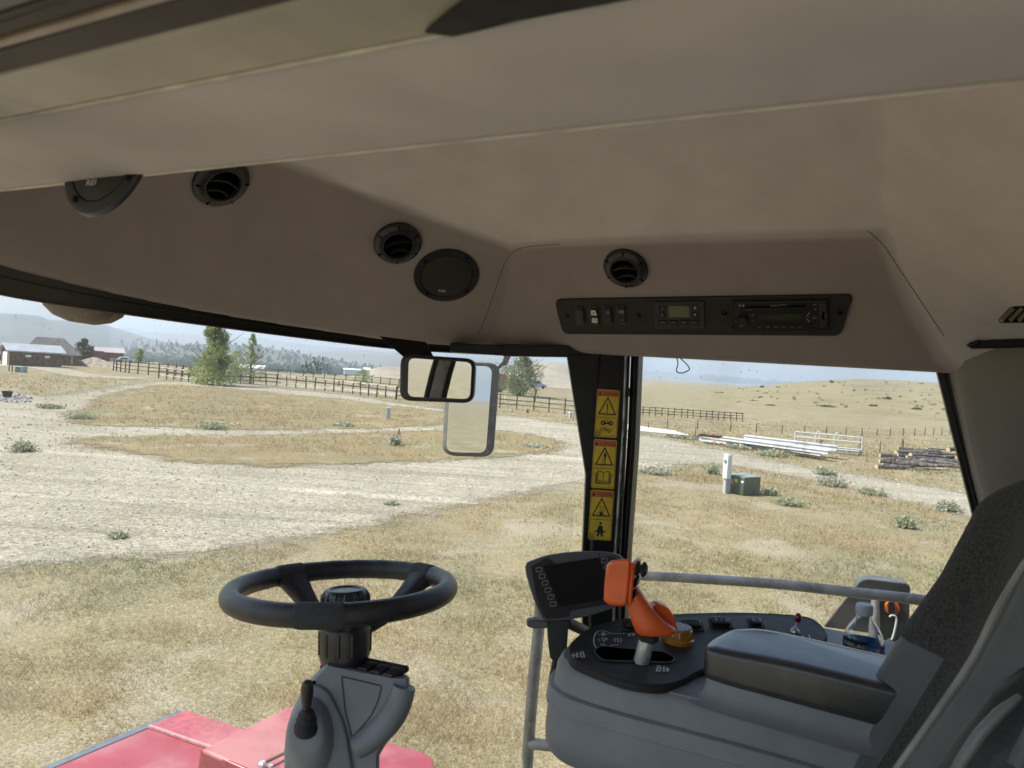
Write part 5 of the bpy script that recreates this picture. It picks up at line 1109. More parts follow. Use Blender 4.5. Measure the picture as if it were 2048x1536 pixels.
def np_in(x, y, poly):
    px_ = np.array([p.x for p in poly]); py_ = np.array([p.y for p in poly]); c_ = np.zeros(len(x), bool); j = len(px_) - 1
    for i in range(len(px_)):
        cond = ((py_[i] > y) != (py_[j] > y)); xi = (px_[j] - px_[i]) * (y - py_[i]) / (py_[j] - py_[i] + 1e-12) + px_[i]; c_ ^= cond & (x < xi); j = i
    return c_
def sheet(name, px, m_, h, jit=.35, label=None, kind='structure', seed=1, n=10, wmax=3.2, cell=.6):
    w_ = [G(a, b, 0) for a, b in px]; w_ = cr(w_, n, True); out = []
    for i, p in enumerate(w_):
        d = math.hypot(p.x, p.y); k = min(1, d / 25) * jit
        out.append(Vector((p.x + k * noise.noise(Vector((p.x * 1.1, p.y * 1.1, seed))) + .3 * k * noise.noise(Vector((p.x * 5, p.y * 5, seed))), p.y + 2.2 * k * noise.noise(Vector((p.x * .9, p.y * .9, seed + 9))), h)))
    ax_ = np.array([p.x for p in out]); ay_ = np.array([p.y for p in out]); bx_, by_ = np.roll(ax_, -1), np.roll(ay_, -1)
    x0_, x1_ = max(-110, ax_.min() - 2), min(75, ax_.max() + 2); y0_, y1_ = max(4, ay_.min() - 2), min(135, ay_.max() + 2)
    gx = np.arange(x0_, x1_, cell); gy = np.arange(y0_, y1_, cell); X_, Y_ = np.meshgrid(gx, gy); fx_, fy_ = X_.ravel(), Y_.ravel(); dd = np.full(len(fx_), 1e9)
    for k in range(len(ax_)):
        vx_, vy_ = bx_[k] - ax_[k], by_[k] - ay_[k]; t_ = np.clip(((fx_ - ax_[k]) * vx_ + (fy_ - ay_[k]) * vy_) / (vx_ * vx_ + vy_ * vy_ + 1e-9), 0, 1); dd = np.minimum(dd, np.hypot(fx_ - ax_[k] - t_ * vx_, fy_ - ay_[k] - t_ * vy_))
    sd_ = np.where(np_in(fx_, fy_, out), dd, -dd); wd_ = np.minimum(wmax, .4 + .045 * np.hypot(fx_, fy_)); e_ = np.clip(.675 + sd_ / wd_, -.6, 1.8)
    nx_ = len(gx); keep = (sd_ > -1.3 * wd_ - cell).reshape(X_.shape); ci, cj = np.nonzero(keep[:-1, :-1] | keep[1:, :-1] | keep[:-1, 1:] | keep[1:, 1:]); v00 = ci * nx_ + cj
    F_ = np.stack([v00, v00 + 1, v00 + nx_ + 1, v00 + nx_], 1); used = np.unique(F_); mp_ = np.zeros(len(fx_), int); mp_[used] = np.arange(len(used))
    nm = bpy.data.meshes.new(name); nm.from_pydata([(float(fx_[u]), float(fy_[u]), h) for u in used], [], [tuple(int(q) for q in mp_[f]) for f in F_])
    nm.attributes.new('edge', 'FLOAT', 'POINT').data.foreach_set('value', e_[used]); nm.materials.append(m_); nm.update(); o = bpy.data.objects.new(name, nm); COL.objects.link(o)
    tag(o, label, None, None, kind); return out
grav = [(-500, 850), (-200, 806), (0, 782), (90, 792), (190, 780), (312, 763), (450, 767), (580, 779), (700, 791), (800, 806), (900, 820), (1050, 836), (1150, 849), (1270, 867), (1420, 895), (1600, 932), (1750, 956), (1950, 990), (2300, 1050), (2700, 1120), (2700, 1260), (2300, 1125), (2100, 1072), (1930, 1033), (1800, 1001), (1700, 978), (1560, 948), (1440, 931), (1340, 934), (1240, 950), (1160, 965), (1050, 985), (900, 1014), (750, 1048), (600, 1076), (450, 1095), (300, 1112), (150, 1125), (0, 1138), (-400, 1175), (-900, 1200), (-1100, 950)]
gravW = sheet('gravel_road', grav, M_GRAV, .012, label='pale gravel yard and road curving past the machine')
isl1 = [(135, 833), (175, 815), (212, 792), (330, 770), (450, 777), (580, 789), (700, 801), (790, 812), (870, 823), (925, 833), (905, 843), (870, 851), (760, 856), (640, 859), (560, 861), (400, 857), (300, 853), (210, 852), (150, 846)]
isl2 = [(150, 880), (300, 874), (450, 872), (600, 871), (750, 867), (860, 862), (960, 860), (1050, 868), (1105, 880), (1122, 892), (1090, 903), (1000, 915), (900, 921), (760, 927), (640, 931), (520, 932), (420, 927), (330, 917), (250, 905), (180, 893)]
islW1 = sheet('grass_island', isl1, M_ISL, .024, wmax=1.3, label='tan grass island inside the loop of the gravel track', seed=3)
islW2 = sheet('grass_island', isl2, M_ISL, .034, wmax=1.3, label='narrow grass island nearest the yard', seed=4)
sheet('farm_lane', [(-60, 729), (0, 724), (60, 725), (130, 737), (200, 750), (300, 757), (200, 757.5), (120, 749), (60, 736), (0, 733), (-60, 740)], M_GRAV, .02, .3, wmax=.5, label='thin pale lane running past the brown barns', seed=5)
sheet('far_track', [(420, 763), (560, 769), (700, 778), (860, 790), (985, 803), (985, 807), (860, 796), (700, 784), (560, 774), (420, 766)], M_GRAV, .02, .3, wmax=.5, label='pale track behind the rail fence', seed=6)

def inpoly(x, y, poly):
    c_ = False; n = len(poly); j = n - 1
    for i in range(n):
        a, b = poly[i], poly[j]
        if (a.y > y) != (b.y > y) and x < (b.x - a.x) * (y - a.y) / (b.y - a.y) + a.x: c_ = not c_
        j = i
    return c_
rng = np.random.default_rng(5)
def vcol_mat(name, rough=.9, trans=.25):
    m = bpy.data.materials.new(name); m.use_nodes = True; nt = m.node_tree; b = nt.nodes['Principled BSDF']; a = _n(nt, 'Attribute'); a.attribute_name = 'Col'; nt.links.new(a.outputs['Color'], b.inputs['Base Color']); b.inputs['Roughness'].default_value = rough; b.inputs['Specular IOR Level'].default_value = .15
    t = _n(nt, 'BsdfTranslucent'); nt.links.new(a.outputs['Color'], t.inputs[0]); mx = _n(nt, 'MixShader'); mx.inputs[0].default_value = trans; nt.links.new(b.outputs[0], mx.inputs[1]); nt.links.new(t.outputs[0], mx.inputs[2]); nt.links.new(mx.outputs[0], nt.nodes['Material Output'].inputs[0]); return m
M_BLADE = vcol_mat('grass_blades'); M_LEAF = vcol_mat('leaves', .7, .3)
def tri_mesh(name, V, colr, m_, parent=None):          # V (n,3,3), colr (n,3)
    n = len(V); me = bpy.data.meshes.new(name); me.vertices.add(n * 3); me.loops.add(n * 3); me.polygons.add(n)
    off = np.array(wloc(parent)) if parent else np.zeros(3)
    me.vertices.foreach_set('co', (V.reshape(-1, 3) - off).astype(np.float32).ravel()); me.loops.foreach_set('vertex_index', np.arange(n * 3, dtype=np.int32)); me.polygons.foreach_set('loop_start', np.arange(0, n * 3, 3, dtype=np.int32))
    at = me.color_attributes.new('Col', 'FLOAT_COLOR', 'POINT'); c4 = np.ones((n * 3, 4), np.float32); c4[:, :3] = np.repeat(colr, 3, 0); at.data.foreach_set('color', c4.ravel()); me.update(); me.validate()
    me.materials.append(m_); o = bpy.data.objects.new(name, me); COL.objects.link(o)
    if parent: o.parent = parent
    return o
def vn(x, y, s):                                         # cheap smooth value noise
    r = np.random.default_rng(int(s * 1000) + 3); T = r.random((64, 64)); u = x / s; v = y / s; iu = np.floor(u).astype(int); iv = np.floor(v).astype(int); fu = u - iu; fv = v - iv; fu = fu * fu * (3 - 2 * fu); fv = fv * fv * (3 - 2 * fv)
    g = lambda a, b: T[a % 64, b % 64]
    return (g(iu, iv) * (1 - fu) + g(iu + 1, iv) * fu) * (1 - fv) + (g(iu, iv + 1) * (1 - fu) + g(iu + 1, iv + 1) * fu) * fv
def blades(n, dmin, dmax, az0, az1, hmin, hmax, wmul, keep=None):
    d = dmin * (dmax / dmin) ** rng.random(n); az = np.radians(az0 + (az1 - az0) * rng.random(n)); x = d * np.sin(az); y = d * np.cos(az)
    dens = vn(x, y, 1.3) * .5 + vn(x, y, .45) * .5 + .25 * (vn(x, y, 5) - .5)
    k = rng.random(n) < np.clip((dens - .22) * 2.2, .06, 1)
    if keep is not None: k &= keep(x, y)
    x, y, d, dens = x[k], y[k], d[k], dens[k]; n = len(x)
    # blades gathered in small tufts round random centres
    m_ = max(1, n // 9); ci_ = rng.integers(0, n, m_); cx_, cy_ = x[ci_], y[ci_]; order = np.argsort(d[ci_]); cx_, cy_ = cx_[order], cy_[order]
    rank = np.argsort(np.argsort(d)); ti = np.clip((rank * m_ // n) + rng.integers(-2, 3, n), 0, m_ - 1); mixk = rng.random(n) < .45
    sg_ = rng.choice([.015, .03, .06], m_)[ti]; nx = cx_[ti] + rng.normal(0, 1, n) * sg_; ny = cy_[ti] + rng.normal(0, 1, n) * sg_
    x = np.where(mixk, nx, x); y = np.where(mixk, ny, y); d = np.hypot(x, y)
    h = (hmin + (hmax - hmin) * rng.random(n) ** 1.6) * (.6 + .8 * dens); wd = (.0016 + .0022 * rng.random(n)) * wmul * np.clip(d / 7, .8, 6); a = rng.random(n) * 2 * np.pi; lean = h * (.35 + .8 * rng.random(n)); b = rng.random(n) * 2 * np.pi
    V = np.zeros((n, 3, 3)); V[:, 0] = np.c_[x - np.cos(a) * wd, y - np.sin(a) * wd, np.zeros(n)]; V[:, 1] = np.c_[x + np.cos(a) * wd, y + np.sin(a) * wd, np.zeros(n)]; V[:, 2] = np.c_[x + np.cos(b) * lean, y + np.sin(b) * lean, h]
    g = vn(x, y, 2.7) * .6 + rng.random(n) * .4
    c1 = np.array([.48, .375, .195]); c2 = np.array([.30, .225, .12]); c3 = np.array([.20, .22, .12]); t = rng.random(n)[:, None]
    c_ = c1 * t + c2 * (1 - t); gm = (g > .66)[:, None]; c_ = np.where(gm, c3 * (.8 + .4 * t), c_); c_ *= (.85 + .3 * rng.random(n))[:, None]
    return V, c_
def notg(x, y):
    s = .12 + .022 * np.hypot(x, y); n = len(x); x = x + rng.normal(0, 1, n) * s * .8; y = y + rng.normal(0, 1, n) * s
    return ~(np_in(x, y, gravW) & ~np_in(x, y, islW1) & ~np_in(x, y, islW2))
A = [blades(760000, 3.2, 26, -48, 46, .025, .085, .8, notg), blades(170000, 24, 75, -46, 44, .06, .16, 1.0, notg)]
V = np.concatenate([a[0] for a in A]); Cc_ = np.concatenate([a[1] for a in A])
tag(tri_mesh('dry_grass', V, Cc_, M_BLADE), 'dry straw grass and stubble covering the yard beside the gravel', 'grass', None, 'stuff')
# loose stones on the gravel
n = 26000; d = 7 * (70 / 7) ** rng.random(n); az = np.radians(-46 + 92 * rng.random(n)); x = d * np.sin(az); y = d * np.cos(az); k = ~notg(x, y); x, y, d = x[k], y[k], d[k]; n = len(x)
s_ = (.008 + .03 * rng.random(n) ** 3) * np.clip(d / 14, .8, 2.5); a = rng.random(n) * 6.28
base = np.c_[x, y, np.full(n, .014)]
def pt(an, r, h): return base + np.c_[np.cos(a + an) * s_ * r, np.sin(a + an) * s_ * r, s_ * h]
p = [pt(0, 1, 0), pt(1.6, .8, 0), pt(3.1, 1, 0), pt(4.7, .9, 0)]; tp = pt(1, .2, .75); V = np.concatenate([np.stack([p[i], p[(i + 1) % 4], tp], 1) for i in range(4)]); cc_ = np.array([.38, .36, .31])[None] * (.6 + .6 * rng.random(n))[:, None]; cc_ = np.concatenate([cc_] * 4)
tag(tri_mesh('gravel_stones', V, cc_, vcol_mat('stone_grit', .9, 0)), 'loose pale stones scattered over the gravel', 'gravel', None, 'stuff')

# --- weeds and bushes
def foliage(c, rx, ry, rz, n, size, cols, lumps=9, hollow=.55, up=0.0, seed=0):
    r = np.random.default_rng(seed); cen = r.normal(0, 1, (lumps, 3)); cen /= np.linalg.norm(cen, axis=1)[:, None]; cen *= (r.random((lumps, 1)) ** .5) * .62; rad_ = .30 + .22 * r.random(lumps)
    i = r.integers(0, lumps, n); v = r.normal(0, 1, (n, 3)); v /= np.linalg.norm(v, axis=1)[:, None]; rr_ = (hollow + (1 - hollow) * r.random(n) ** .6)
    p = cen[i] + v * (rad_[i] * rr_)[:, None]; p = p * np.array([rx, ry, rz]) + np.array(c)
    d1 = r.normal(0, 1, (n, 3)); d2 = r.normal(0, 1, (n, 3)); d1 /= np.linalg.norm(d1, axis=1)[:, None]; d2 /= np.linalg.norm(d2, axis=1)[:, None]; s = size * (.6 + .8 * r.random(n))[:, None]
    V = np.stack([p - d1 * s * .5, p + d1 * s * .5, p + d2 * s * .9 + np.array([0, 0, up * size])], 1); t = r.random((n, 1)); lum = (.75 + .5 * r.random(lumps))[i][:, None]; c_ = (np.array(cols[0]) * t + np.array(cols[1]) * (1 - t)) * lum
    return V, c_
def weed(px, py, hpx, wpx, label, green=True, seed=0):
    b = G(px, py, 0); d = (b - EYE).length; h = hpx / 1420 * d * .68; w_ = wpx / 1420 * d * .36; t = thing('weed_clump', label, 'weed', b, 'weeds growing in the yard'); r = np.random.default_rng(seed + 50); n = 200
    a = r.random(n) * 6.28; lean = (r.random(n) ** .7) * w_; hh = h * 1.25 * (.3 + .7 * r.random(n)) * (1 - .45 * lean / w_); x0 = r.normal(0, w_ * .22, n); y0 = r.normal(0, w_ * .22, n)
    tip = np.c_[b.x + x0 + np.cos(a) * lean, b.y + y0 + np.sin(a) * lean, hh]; ba = np.c_[b.x + x0, b.y + y0, np.zeros(n)]; wd = .0016 * d * .5; sd_ = np.c_[-np.sin(a), np.cos(a), np.zeros(n)] * wd
    V1 = np.stack([ba - sd_, ba + sd_, tip], 1); c1 = np.array([.27, .28, .16])[None] * (.7 + .6 * r.random((n, 1)))
    tri_mesh('stems', V1, c1, M_BLADE, t)
    k = r.integers(0, n, 700); f = .15 + .85 * r.random((700, 1)) ** .7; p = ba[k] * (1 - f) + tip[k] * f; d1 = r.normal(0, 1, (700, 3)); d2 = r.normal(0, 1, (700, 3)); s = .0035 * d * .55; V2 = np.stack([p - d1 * s * .4, p + d1 * s * .4, p + d2 * s], 1); g = np.array([.33, .35, .23]) if green else np.array([.38, .38, .30]); c2 = g[None] * (.7 + .8 * r.random((700, 1))); tri_mesh('leaves', V2, c2, M_LEAF, t)
for i, (a, b, h, w_, lab) in enumerate([(1810, 1056, 34, 46, 'round silvery weed alone in the grass at right, nearest the seat'), (1665, 972, 26, 82, 'tall wispy grey green weed on the near edge of the right hand road'), (1540, 990, 22, 46, 'spreading green weed just right of the green transformer box'), (1425, 948, 26, 40, 'low green weed just left of the grey meter pedestal'), (1310, 948, 24, 92, 'wide green weed patch at the corner of grass and gravel beside the black pillar'), (1580, 1010, 20, 90, 'low bright green weed patch in the grass below the transformer box'), (1745, 990, 18, 70, 'thin weed row at the road edge, right of the wispy grey green weed'), (1895, 1022, 24, 70, 'bushy weed at the road edge close to the rear window frame'), (44, 903, 26, 62, 'dark straggling weeds in the gravel at far left'), (236, 1076, 14, 50, 'small dark weed in the gravel at the left grass edge'), (690, 853, 12, 50, 'weed on the lower edge of the grass island, right part'), (425, 858, 16, 66, 'green weed on the lower edge of the grass island, centre'), (165, 838, 14, 70, 'white flowering weed at the left tip of the grass island'), (790, 892, 34, 34, 'bare twiggy weed beside the small rusty marker'), (785, 1010, 8, 40, 'flat weed in the gravel near the yard edge'), (1545, 912, 18, 100, 'tall dry weeds along the far road edge in front of the white beams'), (1480, 898, 16, 90, 'dark weeds along the far road edge beside the rusty pipes'), (1650, 950, 22, 60, 'weeds at the foot of the pipe rack post'), (100, 817, 10, 50, 'low weeds beside the rubble at far left'), (1070, 895, 10, 80, 'green weeds at the right tip of the narrow grass island'), (1370, 877, 12, 110, 'weeds between the gravel road and the pale pipes')]):
    weed(a, b, h, w_, lab, i % 3 != 1, i)
def shrub(px, py_top, wpx, hpx, dist, z, label):
    p = D(px, dist, z); s = dist / 1420; t = thing('hill_shrub', label, 'shrub', p, 'dark shrubs on the grassy hill')
    V, c_ = foliage(p + Vector((0, 0, hpx * s * .3)), wpx * s * .5, wpx * s * .4, hpx * s * .6, 500, hpx * s * .35, [(.08, .10, .05), (.13, .15, .08)], 7, .3, 0, px); tri_mesh('foliage', V, c_, M_LEAF, t)

# --- hills: each a solid ridge with its own distance
def ridge(name, crest, d1, d0, z0, m_, label, rough=1.0, back=1.6, n=10, seed=0):
    pts = cr([Vector((a, b, 0)) for a, b in crest], n); rows = []
    K = 14
    for j in range(K + 6):
        row = []
        for p in pts:
            zt_ = Hgt(p.x, p.y, d1); 
            if j <= K:
                t = j / K; d = d0 + (d1 - d0) * t; prof_ = t ** .85; z = z0 + (zt_ - z0) * prof_
                q = D(p.x, d, z); amp = rough * (1 - abs(2 * t - 1)) * .10 * (zt_ - z0); q.z += amp * noise.noise(Vector((q.x, q.y, seed)) * (6 / (d1 - d0)))+ amp * .6 * noise.noise(Vector((q.x, q.y, seed)) * (17 / (d1 - d0)))
            else:
                t = (j - K) / 5; d = d1 * (1 + (back - 1) * t); q = D(p.x, d, zt_ + (z0 - 2 - zt_) * t * t)
            row.append(q)
        rows.append(row)
    m = MB(); m.grid(rows); o = obj(name, m, m_, None, smooth=80); tag(o, label, None, None, 'structure'); return o
M_H1 = ground_mat('sage_hill', [(.10, .10, .08), (.075, .08, .065), (.05, .06, .045), (.14, .13, .10)], s1=.006, s2=.03, bump=.2)
M_H2 = ground_mat('wooded_slope', [(.09, .11, .07), (.12, .13, .08), (.17, .16, .11), (.07, .09, .06)], s1=.008, s2=.05, bump=.2)
M_H3 = ground_mat('pale_far_hill', [(.20, .18, .14), (.16, .15, .115), (.09, .10, .075), (.23, .21, .165)], s1=.002, s2=.01, bump=.1)
M_H4 = ground_mat('rocky_hill', [(.36, .31, .24), (.30, .26, .20), (.22, .21, .16), (.42, .37, .30)], s1=.06, s2=.4, bump=.5)
FARP = ridge('far_plateau', [(-600, 640), (-200, 650), (0, 655), (235, 655), (300, 663), (380, 668), (450, 672), (520, 676), (620, 690), (760, 700), (900, 712), (1060, 718), (1160, 727), (1275, 741), (1330, 743), (1400, 752), (1480, 760), (1590, 769), (1750, 780), (2100, 800), (2600, 830)], 6500, 4200, -30, M_H3, 'flat far plateau on the horizon', .5, seed=1)
ridge('left_mesa', [(-700, 560), (-300, 600), (-60, 622), (0, 626), (70, 631), (100, 640), (150, 641), (195, 645), (230, 656), (280, 671), (330, 684), (400, 700), (470, 716)], 3300, 2100, -26, M_H1, 'sage covered mesa at far left', 1.2, seed=2)
ridge('pale_middle_hills', [(480, 716), (560, 706), (640, 703), (720, 700), (800, 708), (900, 716), (1000, 724), (1100, 735), (1200, 748), (1290, 757), (1340, 763), (1420, 769), (1540, 776), (1700, 790)], 3600, 2400, -26, M_H3, 'pale middle distance hills', .8, seed=3)
ridge('dark_wooded_ridge', [(200, 712), (260, 700), (300, 693), (370, 690), (430, 688), (500, 692), (560, 700), (620, 712), (680, 722), (740, 733), (800, 745), (860, 756)], 1700, 1150, -25, M_H2, 'dark wooded ridge sloping down to the right', 1.0, seed=4)
ridge('rocky_knoll', [(690, 760), (722, 750), (745, 738), (770, 733), (800, 734), (860, 737), (930, 745), (1000, 754), (1060, 764)], 330, 240, -11, M_H4, 'pale rocky knoll behind the interior mirror', 1.6, seed=5)
ridge('brown_hill', [(930, 770), (1000, 748), (1040, 733), (1072, 724), (1092, 722), (1115, 726), (1145, 735), (1200, 752), (1260, 765), (1300, 771), (1350, 782)], 560, 330, -4, M_H4, 'brown hill behind the big bushy tree', 1.5, seed=6)
HILL = ridge('grassy_hill', [(1180, 790), (1240, 783), (1300, 783), (1360, 782), (1420, 778), (1480, 774), (1540, 770), (1600, 764), (1660, 760), (1720, 758), (1780, 760), (1840, 763), (1890, 767), (1960, 774), (2060, 780), (2300, 790), (2700, 815)], 300, 120, -.3, M_FIELD, 'long straw coloured hill beyond the fences at right', 1.1, 1.5, seed=7)
for a, b, w_, h, tt, lab in [(1663, 761, 9, 6, 300, 'single dark round shrub on the hill crest'), (1525, 771, 12, 5, 297, 'dark shrub pair near the left end of the hill crest'), (1558, 770, 12, 3, 299, 'thin dark shrub line on the crest left of centre'), (1840, 763, 12, 3, 298, 'low shrub on the crest at the right'), (1770, 760, 10, 2.5, 299, 'faint low shrub on the crest, centre right'), (1660, 809, 48, 6, 190, 'widest dark shrub patch low on the hill'), (1635, 803, 18, 4, 200, 'small shrub patch just above the widest one'), (1747, 808, 18, 6, 192, 'round shrub right of the widest patch'), (1838, 814, 34, 7, 180, 'broad shrub patch low at the right end of the hill'), (1777, 794, 22, 6, 215, 'shrub halfway up the hill at right'), (1512, 797, 26, 3, 210, 'flat shrub streak at left of the hill slope'), (1547, 808, 44, 4, 190, 'flat grey shrub streak beside the grey grass patch'), (1708, 777, 10, 3, 255, 'tiny shrub high on the slope, right of centre'), (1648, 768, 8, 3, 280, 'tiny shrub under the single crest shrub'), (1398, 787, 20, 3, 240, 'low shrub streak near the left foot of the hill'), (1440, 781, 30, 3, 250, 'flat shrub streak under the far left crest')]:
    if not 'HB' in globals(): HB = BVHTree.FromPolygons([v.co.copy() for v in HILL.data.vertices], [tuple(p.vertices) for p in HILL.data.polygons])
    hit = HB.ray_cast(EYE, ray(a, b + h * .6 + (3 if h < 3.5 else 1)).normalized())[0]
    if hit is None: hit = HB.ray_cast(EYE, ray(a, b + h + 6).normalized())[0]
    if hit is None: print('noshrub', lab); continue
    shrub(a, b, w_, h, math.hypot(hit.x, hit.y), hit.z - .1, lab)

Vs, Cs = [], []
for i in range(170):
    hit = HB.ray_cast(EYE, ray(RND.uniform(1270, 1900), RND.uniform(762, 830)).normalized())[0]
    if hit is None or math.hypot(hit.x, hit.y) < 130: continue
    q_ = RND.uniform(.25, .8); v_, c_ = foliage(hit + Vector((0, 0, q_ * .2)), q_, q_, q_ * .5, 26, q_ * .35, [(.19, .175, .11), (.24, .215, .13)], 4, .2, 0, 7000 + i); Vs.append(v_); Cs.append(c_)
tag(tri_mesh('hill_scrub', np.concatenate(Vs), np.concatenate(Cs), M_LEAF), 'low dry scrub speckling the grassy hill', 'scrub', None, 'stuff')
# --- far trees: one mass of woods in the valley, and pines one can tell apart
def far_tree(a, dist, z, h, w_, seed, kind=0):
    p = D(a, dist, z); n = 70
    if kind == 0: return foliage(p + Vector((0, 0, h * .5)), w_ * .5, w_ * .5, h * .52, n, h * .28, [(.05, .08, .04), (.09, .13, .06)], 6, .2, 0, seed)
    r = np.random.default_rng(seed); t = r.random(n); rad_ = (1 - t) * w_ * .5; an = r.random(n) * 6.28; q = np.c_[p.x + np.cos(an) * rad_, p.y + np.sin(an) * rad_, z + h * (.05 + .95 * t)]; d1 = r.normal(0, 1, (n, 3)); d2 = r.normal(0, 1, (n, 3)); s = w_ * .2
    return np.stack([q - d1 * s * .5, q + d1 * s * .5, q + d2 * s * .7], 1), np.array([.045, .065, .04])[None] * (.7 + .6 * r.random((n, 1)))
Vs, Cs = [], []
r = random.Random(11)
for i in range(900):
    a = r.uniform(-260, 880); d = r.choice([r.uniform(1050, 1500), r.uniform(750, 1100)]); 
    if a > 640 and d < 1000: continue
    z0_ = zt(*D(a, d)[:2]) - 1; h = r.uniform(9, 17)
    v_, c_ = far_tree(a, d, z0_, h, h * 1.15, i); Vs.append(v_); Cs.append(c_)
for i in range(420):                                   # wooded ridge
    a = r.uniform(210, 830); t = r.uniform(.1, 1); d = 1150 + 550 * t; rg_ = cr([Vector(q) for q in [(200, 712, 0), (300, 693, 0), (430, 688, 0), (500, 692, 0), (560, 700, 0), (620, 712, 0), (740, 733, 0), (860, 756, 0)]], 6); yy = min(rg_, key=lambda q: abs(q.x - a)).y
    zt_ = Hgt(a, yy, 1700); z0_ = -25 + (zt_ + 25) * t ** .85; h = r.uniform(6, 11); v_, c_ = far_tree(a, d, z0_ - 1, h, h * .8, 3000 + i, 1 if r.random() < .6 else 0); Vs.append(v_); Cs.append(c_)
FB = BVHTree.FromPolygons([v.co.copy() for v in FARP.data.vertices], [tuple(p.vertices) for p in FARP.data.polygons])
for i in range(330):                                   # timbered plateau rim
    a = r.uniform(1400, 1610); yy = 752 + (a - 1400) * .083 + r.uniform(1, 9); ht = FB.ray_cast(EYE, ray(a, yy).normalized())[0]
    if ht is None: continue
    v_, c_ = far_tree(a, math.hypot(ht.x, ht.y), ht.z - 3, r.uniform(24, 40), r.uniform(25, 45), 5000 + i, 0); Vs.append(v_); Cs.append(c_)
tag(tri_mesh('far_woods', np.concatenate(Vs), np.concatenate(Cs), M_LEAF), 'hazy blue green woods filling the valley floor', 'woods', None, 'stuff')
for i, (a, h) in enumerate([(243, 13), (266, 9), (272, 11), (283, 12), (297, 9), (313, 11), (325, 8), (338, 10), (352, 9)]):
    t_ = D(a, 1650, Hgt(a, 692 + (a - 243) * -.02, 1650)); hh = h / 1420 * 1650 * 1.25; pt_ = thing('ridge_pine', 'small dark hazy skyline pine, ' + ['first', 'second', 'third', 'fourth', 'fifth', 'sixth', 'seventh', 'eighth', 'ninth'][i] + ' from the left end of the row', 'pine', t_, 'pines on the skyline left of the tall tree'); v_, c_ = far_tree(a, 1650, t_.z - 2, hh, hh * .45, 800 + i, 1); tri_mesh('crown', v_, c_, M_LEAF, pt_)

def sheetz(name, pxs, dist_pairs, m_, label):
    m = MB(); rows = [[D(a, d0, zt(*D(a, d0)[:2]) + .5) for a, d0, d1 in dist_pairs], [D(a, d1, zt(*D(a, d1)[:2]) + .5) for a, d0, d1 in dist_pairs]]; m.grid(rows); tag(obj(name, m, m_, None), label, None, None, 'structure')
M_HAY = ground_mat('green_meadow', [(.19, .24, .09), (.22, .27, .11), (.26, .27, .13), (.17, .22, .09)], s1=.01, s2=.05, bump=.1)
sheetz('green_meadow', 0, [(-200, 620, 980), (-60, 600, 1000), (120, 560, 980), (240, 480, 900), (330, 470, 800), (420, 500, 760), (520, 520, 700), (640, 540, 690)], M_HAY, 'green irrigated meadow in the valley')
sheetz('pale_field_road', 0, [(240, 420, 436), (400, 440, 452), (560, 420, 450), (690, 400, 418)], mat('pale_stubble', (.5, .47, .36), .9, scale=.1), 'pale strip of stubble in the valley')

# --- trees
M_BARK = mat('bark', (.16, .13, .10), .9, var=.3, scale=12, bump=.8, bscale=30)
def tree(base, h, w_, label, cols, n=3600, trunk=.25, seed=1, shape='oval', group=None, leaf=.16, name='leafy_tree', cat='tree', stems=1):
    t = thing(name, label, cat, base, group); r = random.Random(seed); m = MB(); tips = []
    for s_ in range(stems):
        ox = (s_ - (stems - 1) / 2) * w_ * .16; tr = [base + Vector((ox * min(1, k / 2) + r.uniform(-.04, .04) * h * .3 * k / 6, r.uniform(-.03, .03) * h * .3 * k / 6, -.1 + h * .88 * k / 6)) for k in range(7)]; m.tube(tr, [h * .028 * (1 - k / 7.5) / stems ** .4 for k in range(7)], 8)
        for k in range(11):
            tt = trunk + .62 * r.random(); p = tr[0].lerp(tr[-1], tt); a = r.uniform(0, 6.28); L_ = w_ * .42 * (1.1 - .6 * abs(tt - .45)); e = p + Vector((math.cos(a) * L_, math.sin(a) * L_, L_ * .75)); m.tube([p, p.lerp(e, .5) + Vector((0, 0, -.05 * L_)), e], [h * .009, h * .006, h * .002], 5); tips.append(e)
    obj('trunk', m, M_BARK, t)
    Vs, Cs = [], []
    zc = h * (.5 + trunk * .45)
    def wid(z): 
        q = (z - trunk * h * .8) / (h - trunk * h * .8)
        if q < 0 or q > 1: return 0
        return (math.sin(math.pi * min(1, q ** .62)) ** .7 if shape == 'oval' else max(.06, (1 - q) ** .75) * min(1, .7 + q * 3))
    nl = 64; per = int(n * 1.7) // nl
    for i in range(nl):
        z = h * trunk * .8 + (h - h * trunk * .8) * (i + r.random()) / nl * .97; w2 = wid(z) * w_ / 2; a = r.uniform(0, 6.28); rr_ = w2 * r.uniform(.15, .82) * (1 if i < nl - 3 else .2); c_ = base + Vector((math.cos(a) * rr_, math.sin(a) * rr_, z)); s_ = max(w_ * .10, w2 * .50) * r.uniform(.8, 1.25)
        v_, k_ = foliage(c_, s_, s_, s_ * 1.05, per, leaf * h / 6, cols, 5, .25, 0, seed * 100 + i); Vs.append(v_); Cs.append(k_ * r.uniform(.75, 1.2))
    tri_mesh('crown', np.concatenate(Vs), np.concatenate(Cs), M_LEAF, t); return t
G1 = [(.22, .28, .11), (.36, .40, .17)]; G2 = [(.30, .35, .15), (.40, .43, .20)]
def tb(px, py): return G(px, py, 0)
b_ = tb(424, 770); s_ = b_.length / 1420
tree(b_, 118 * s_, 122 * s_, 'largest leafy tree, broad dark green, in front of the left rail fence', G1, 6500, .06, 1, 'cone', 'trees along the rail fence', .17)
b_ = tb(470, 766); s_ = b_.length / 1420; tree(b_, 60 * s_, 62 * s_, 'short bushy green tree between the largest and the slender one', G2, 2400, .05, 2, 'oval', 'trees along the rail fence')
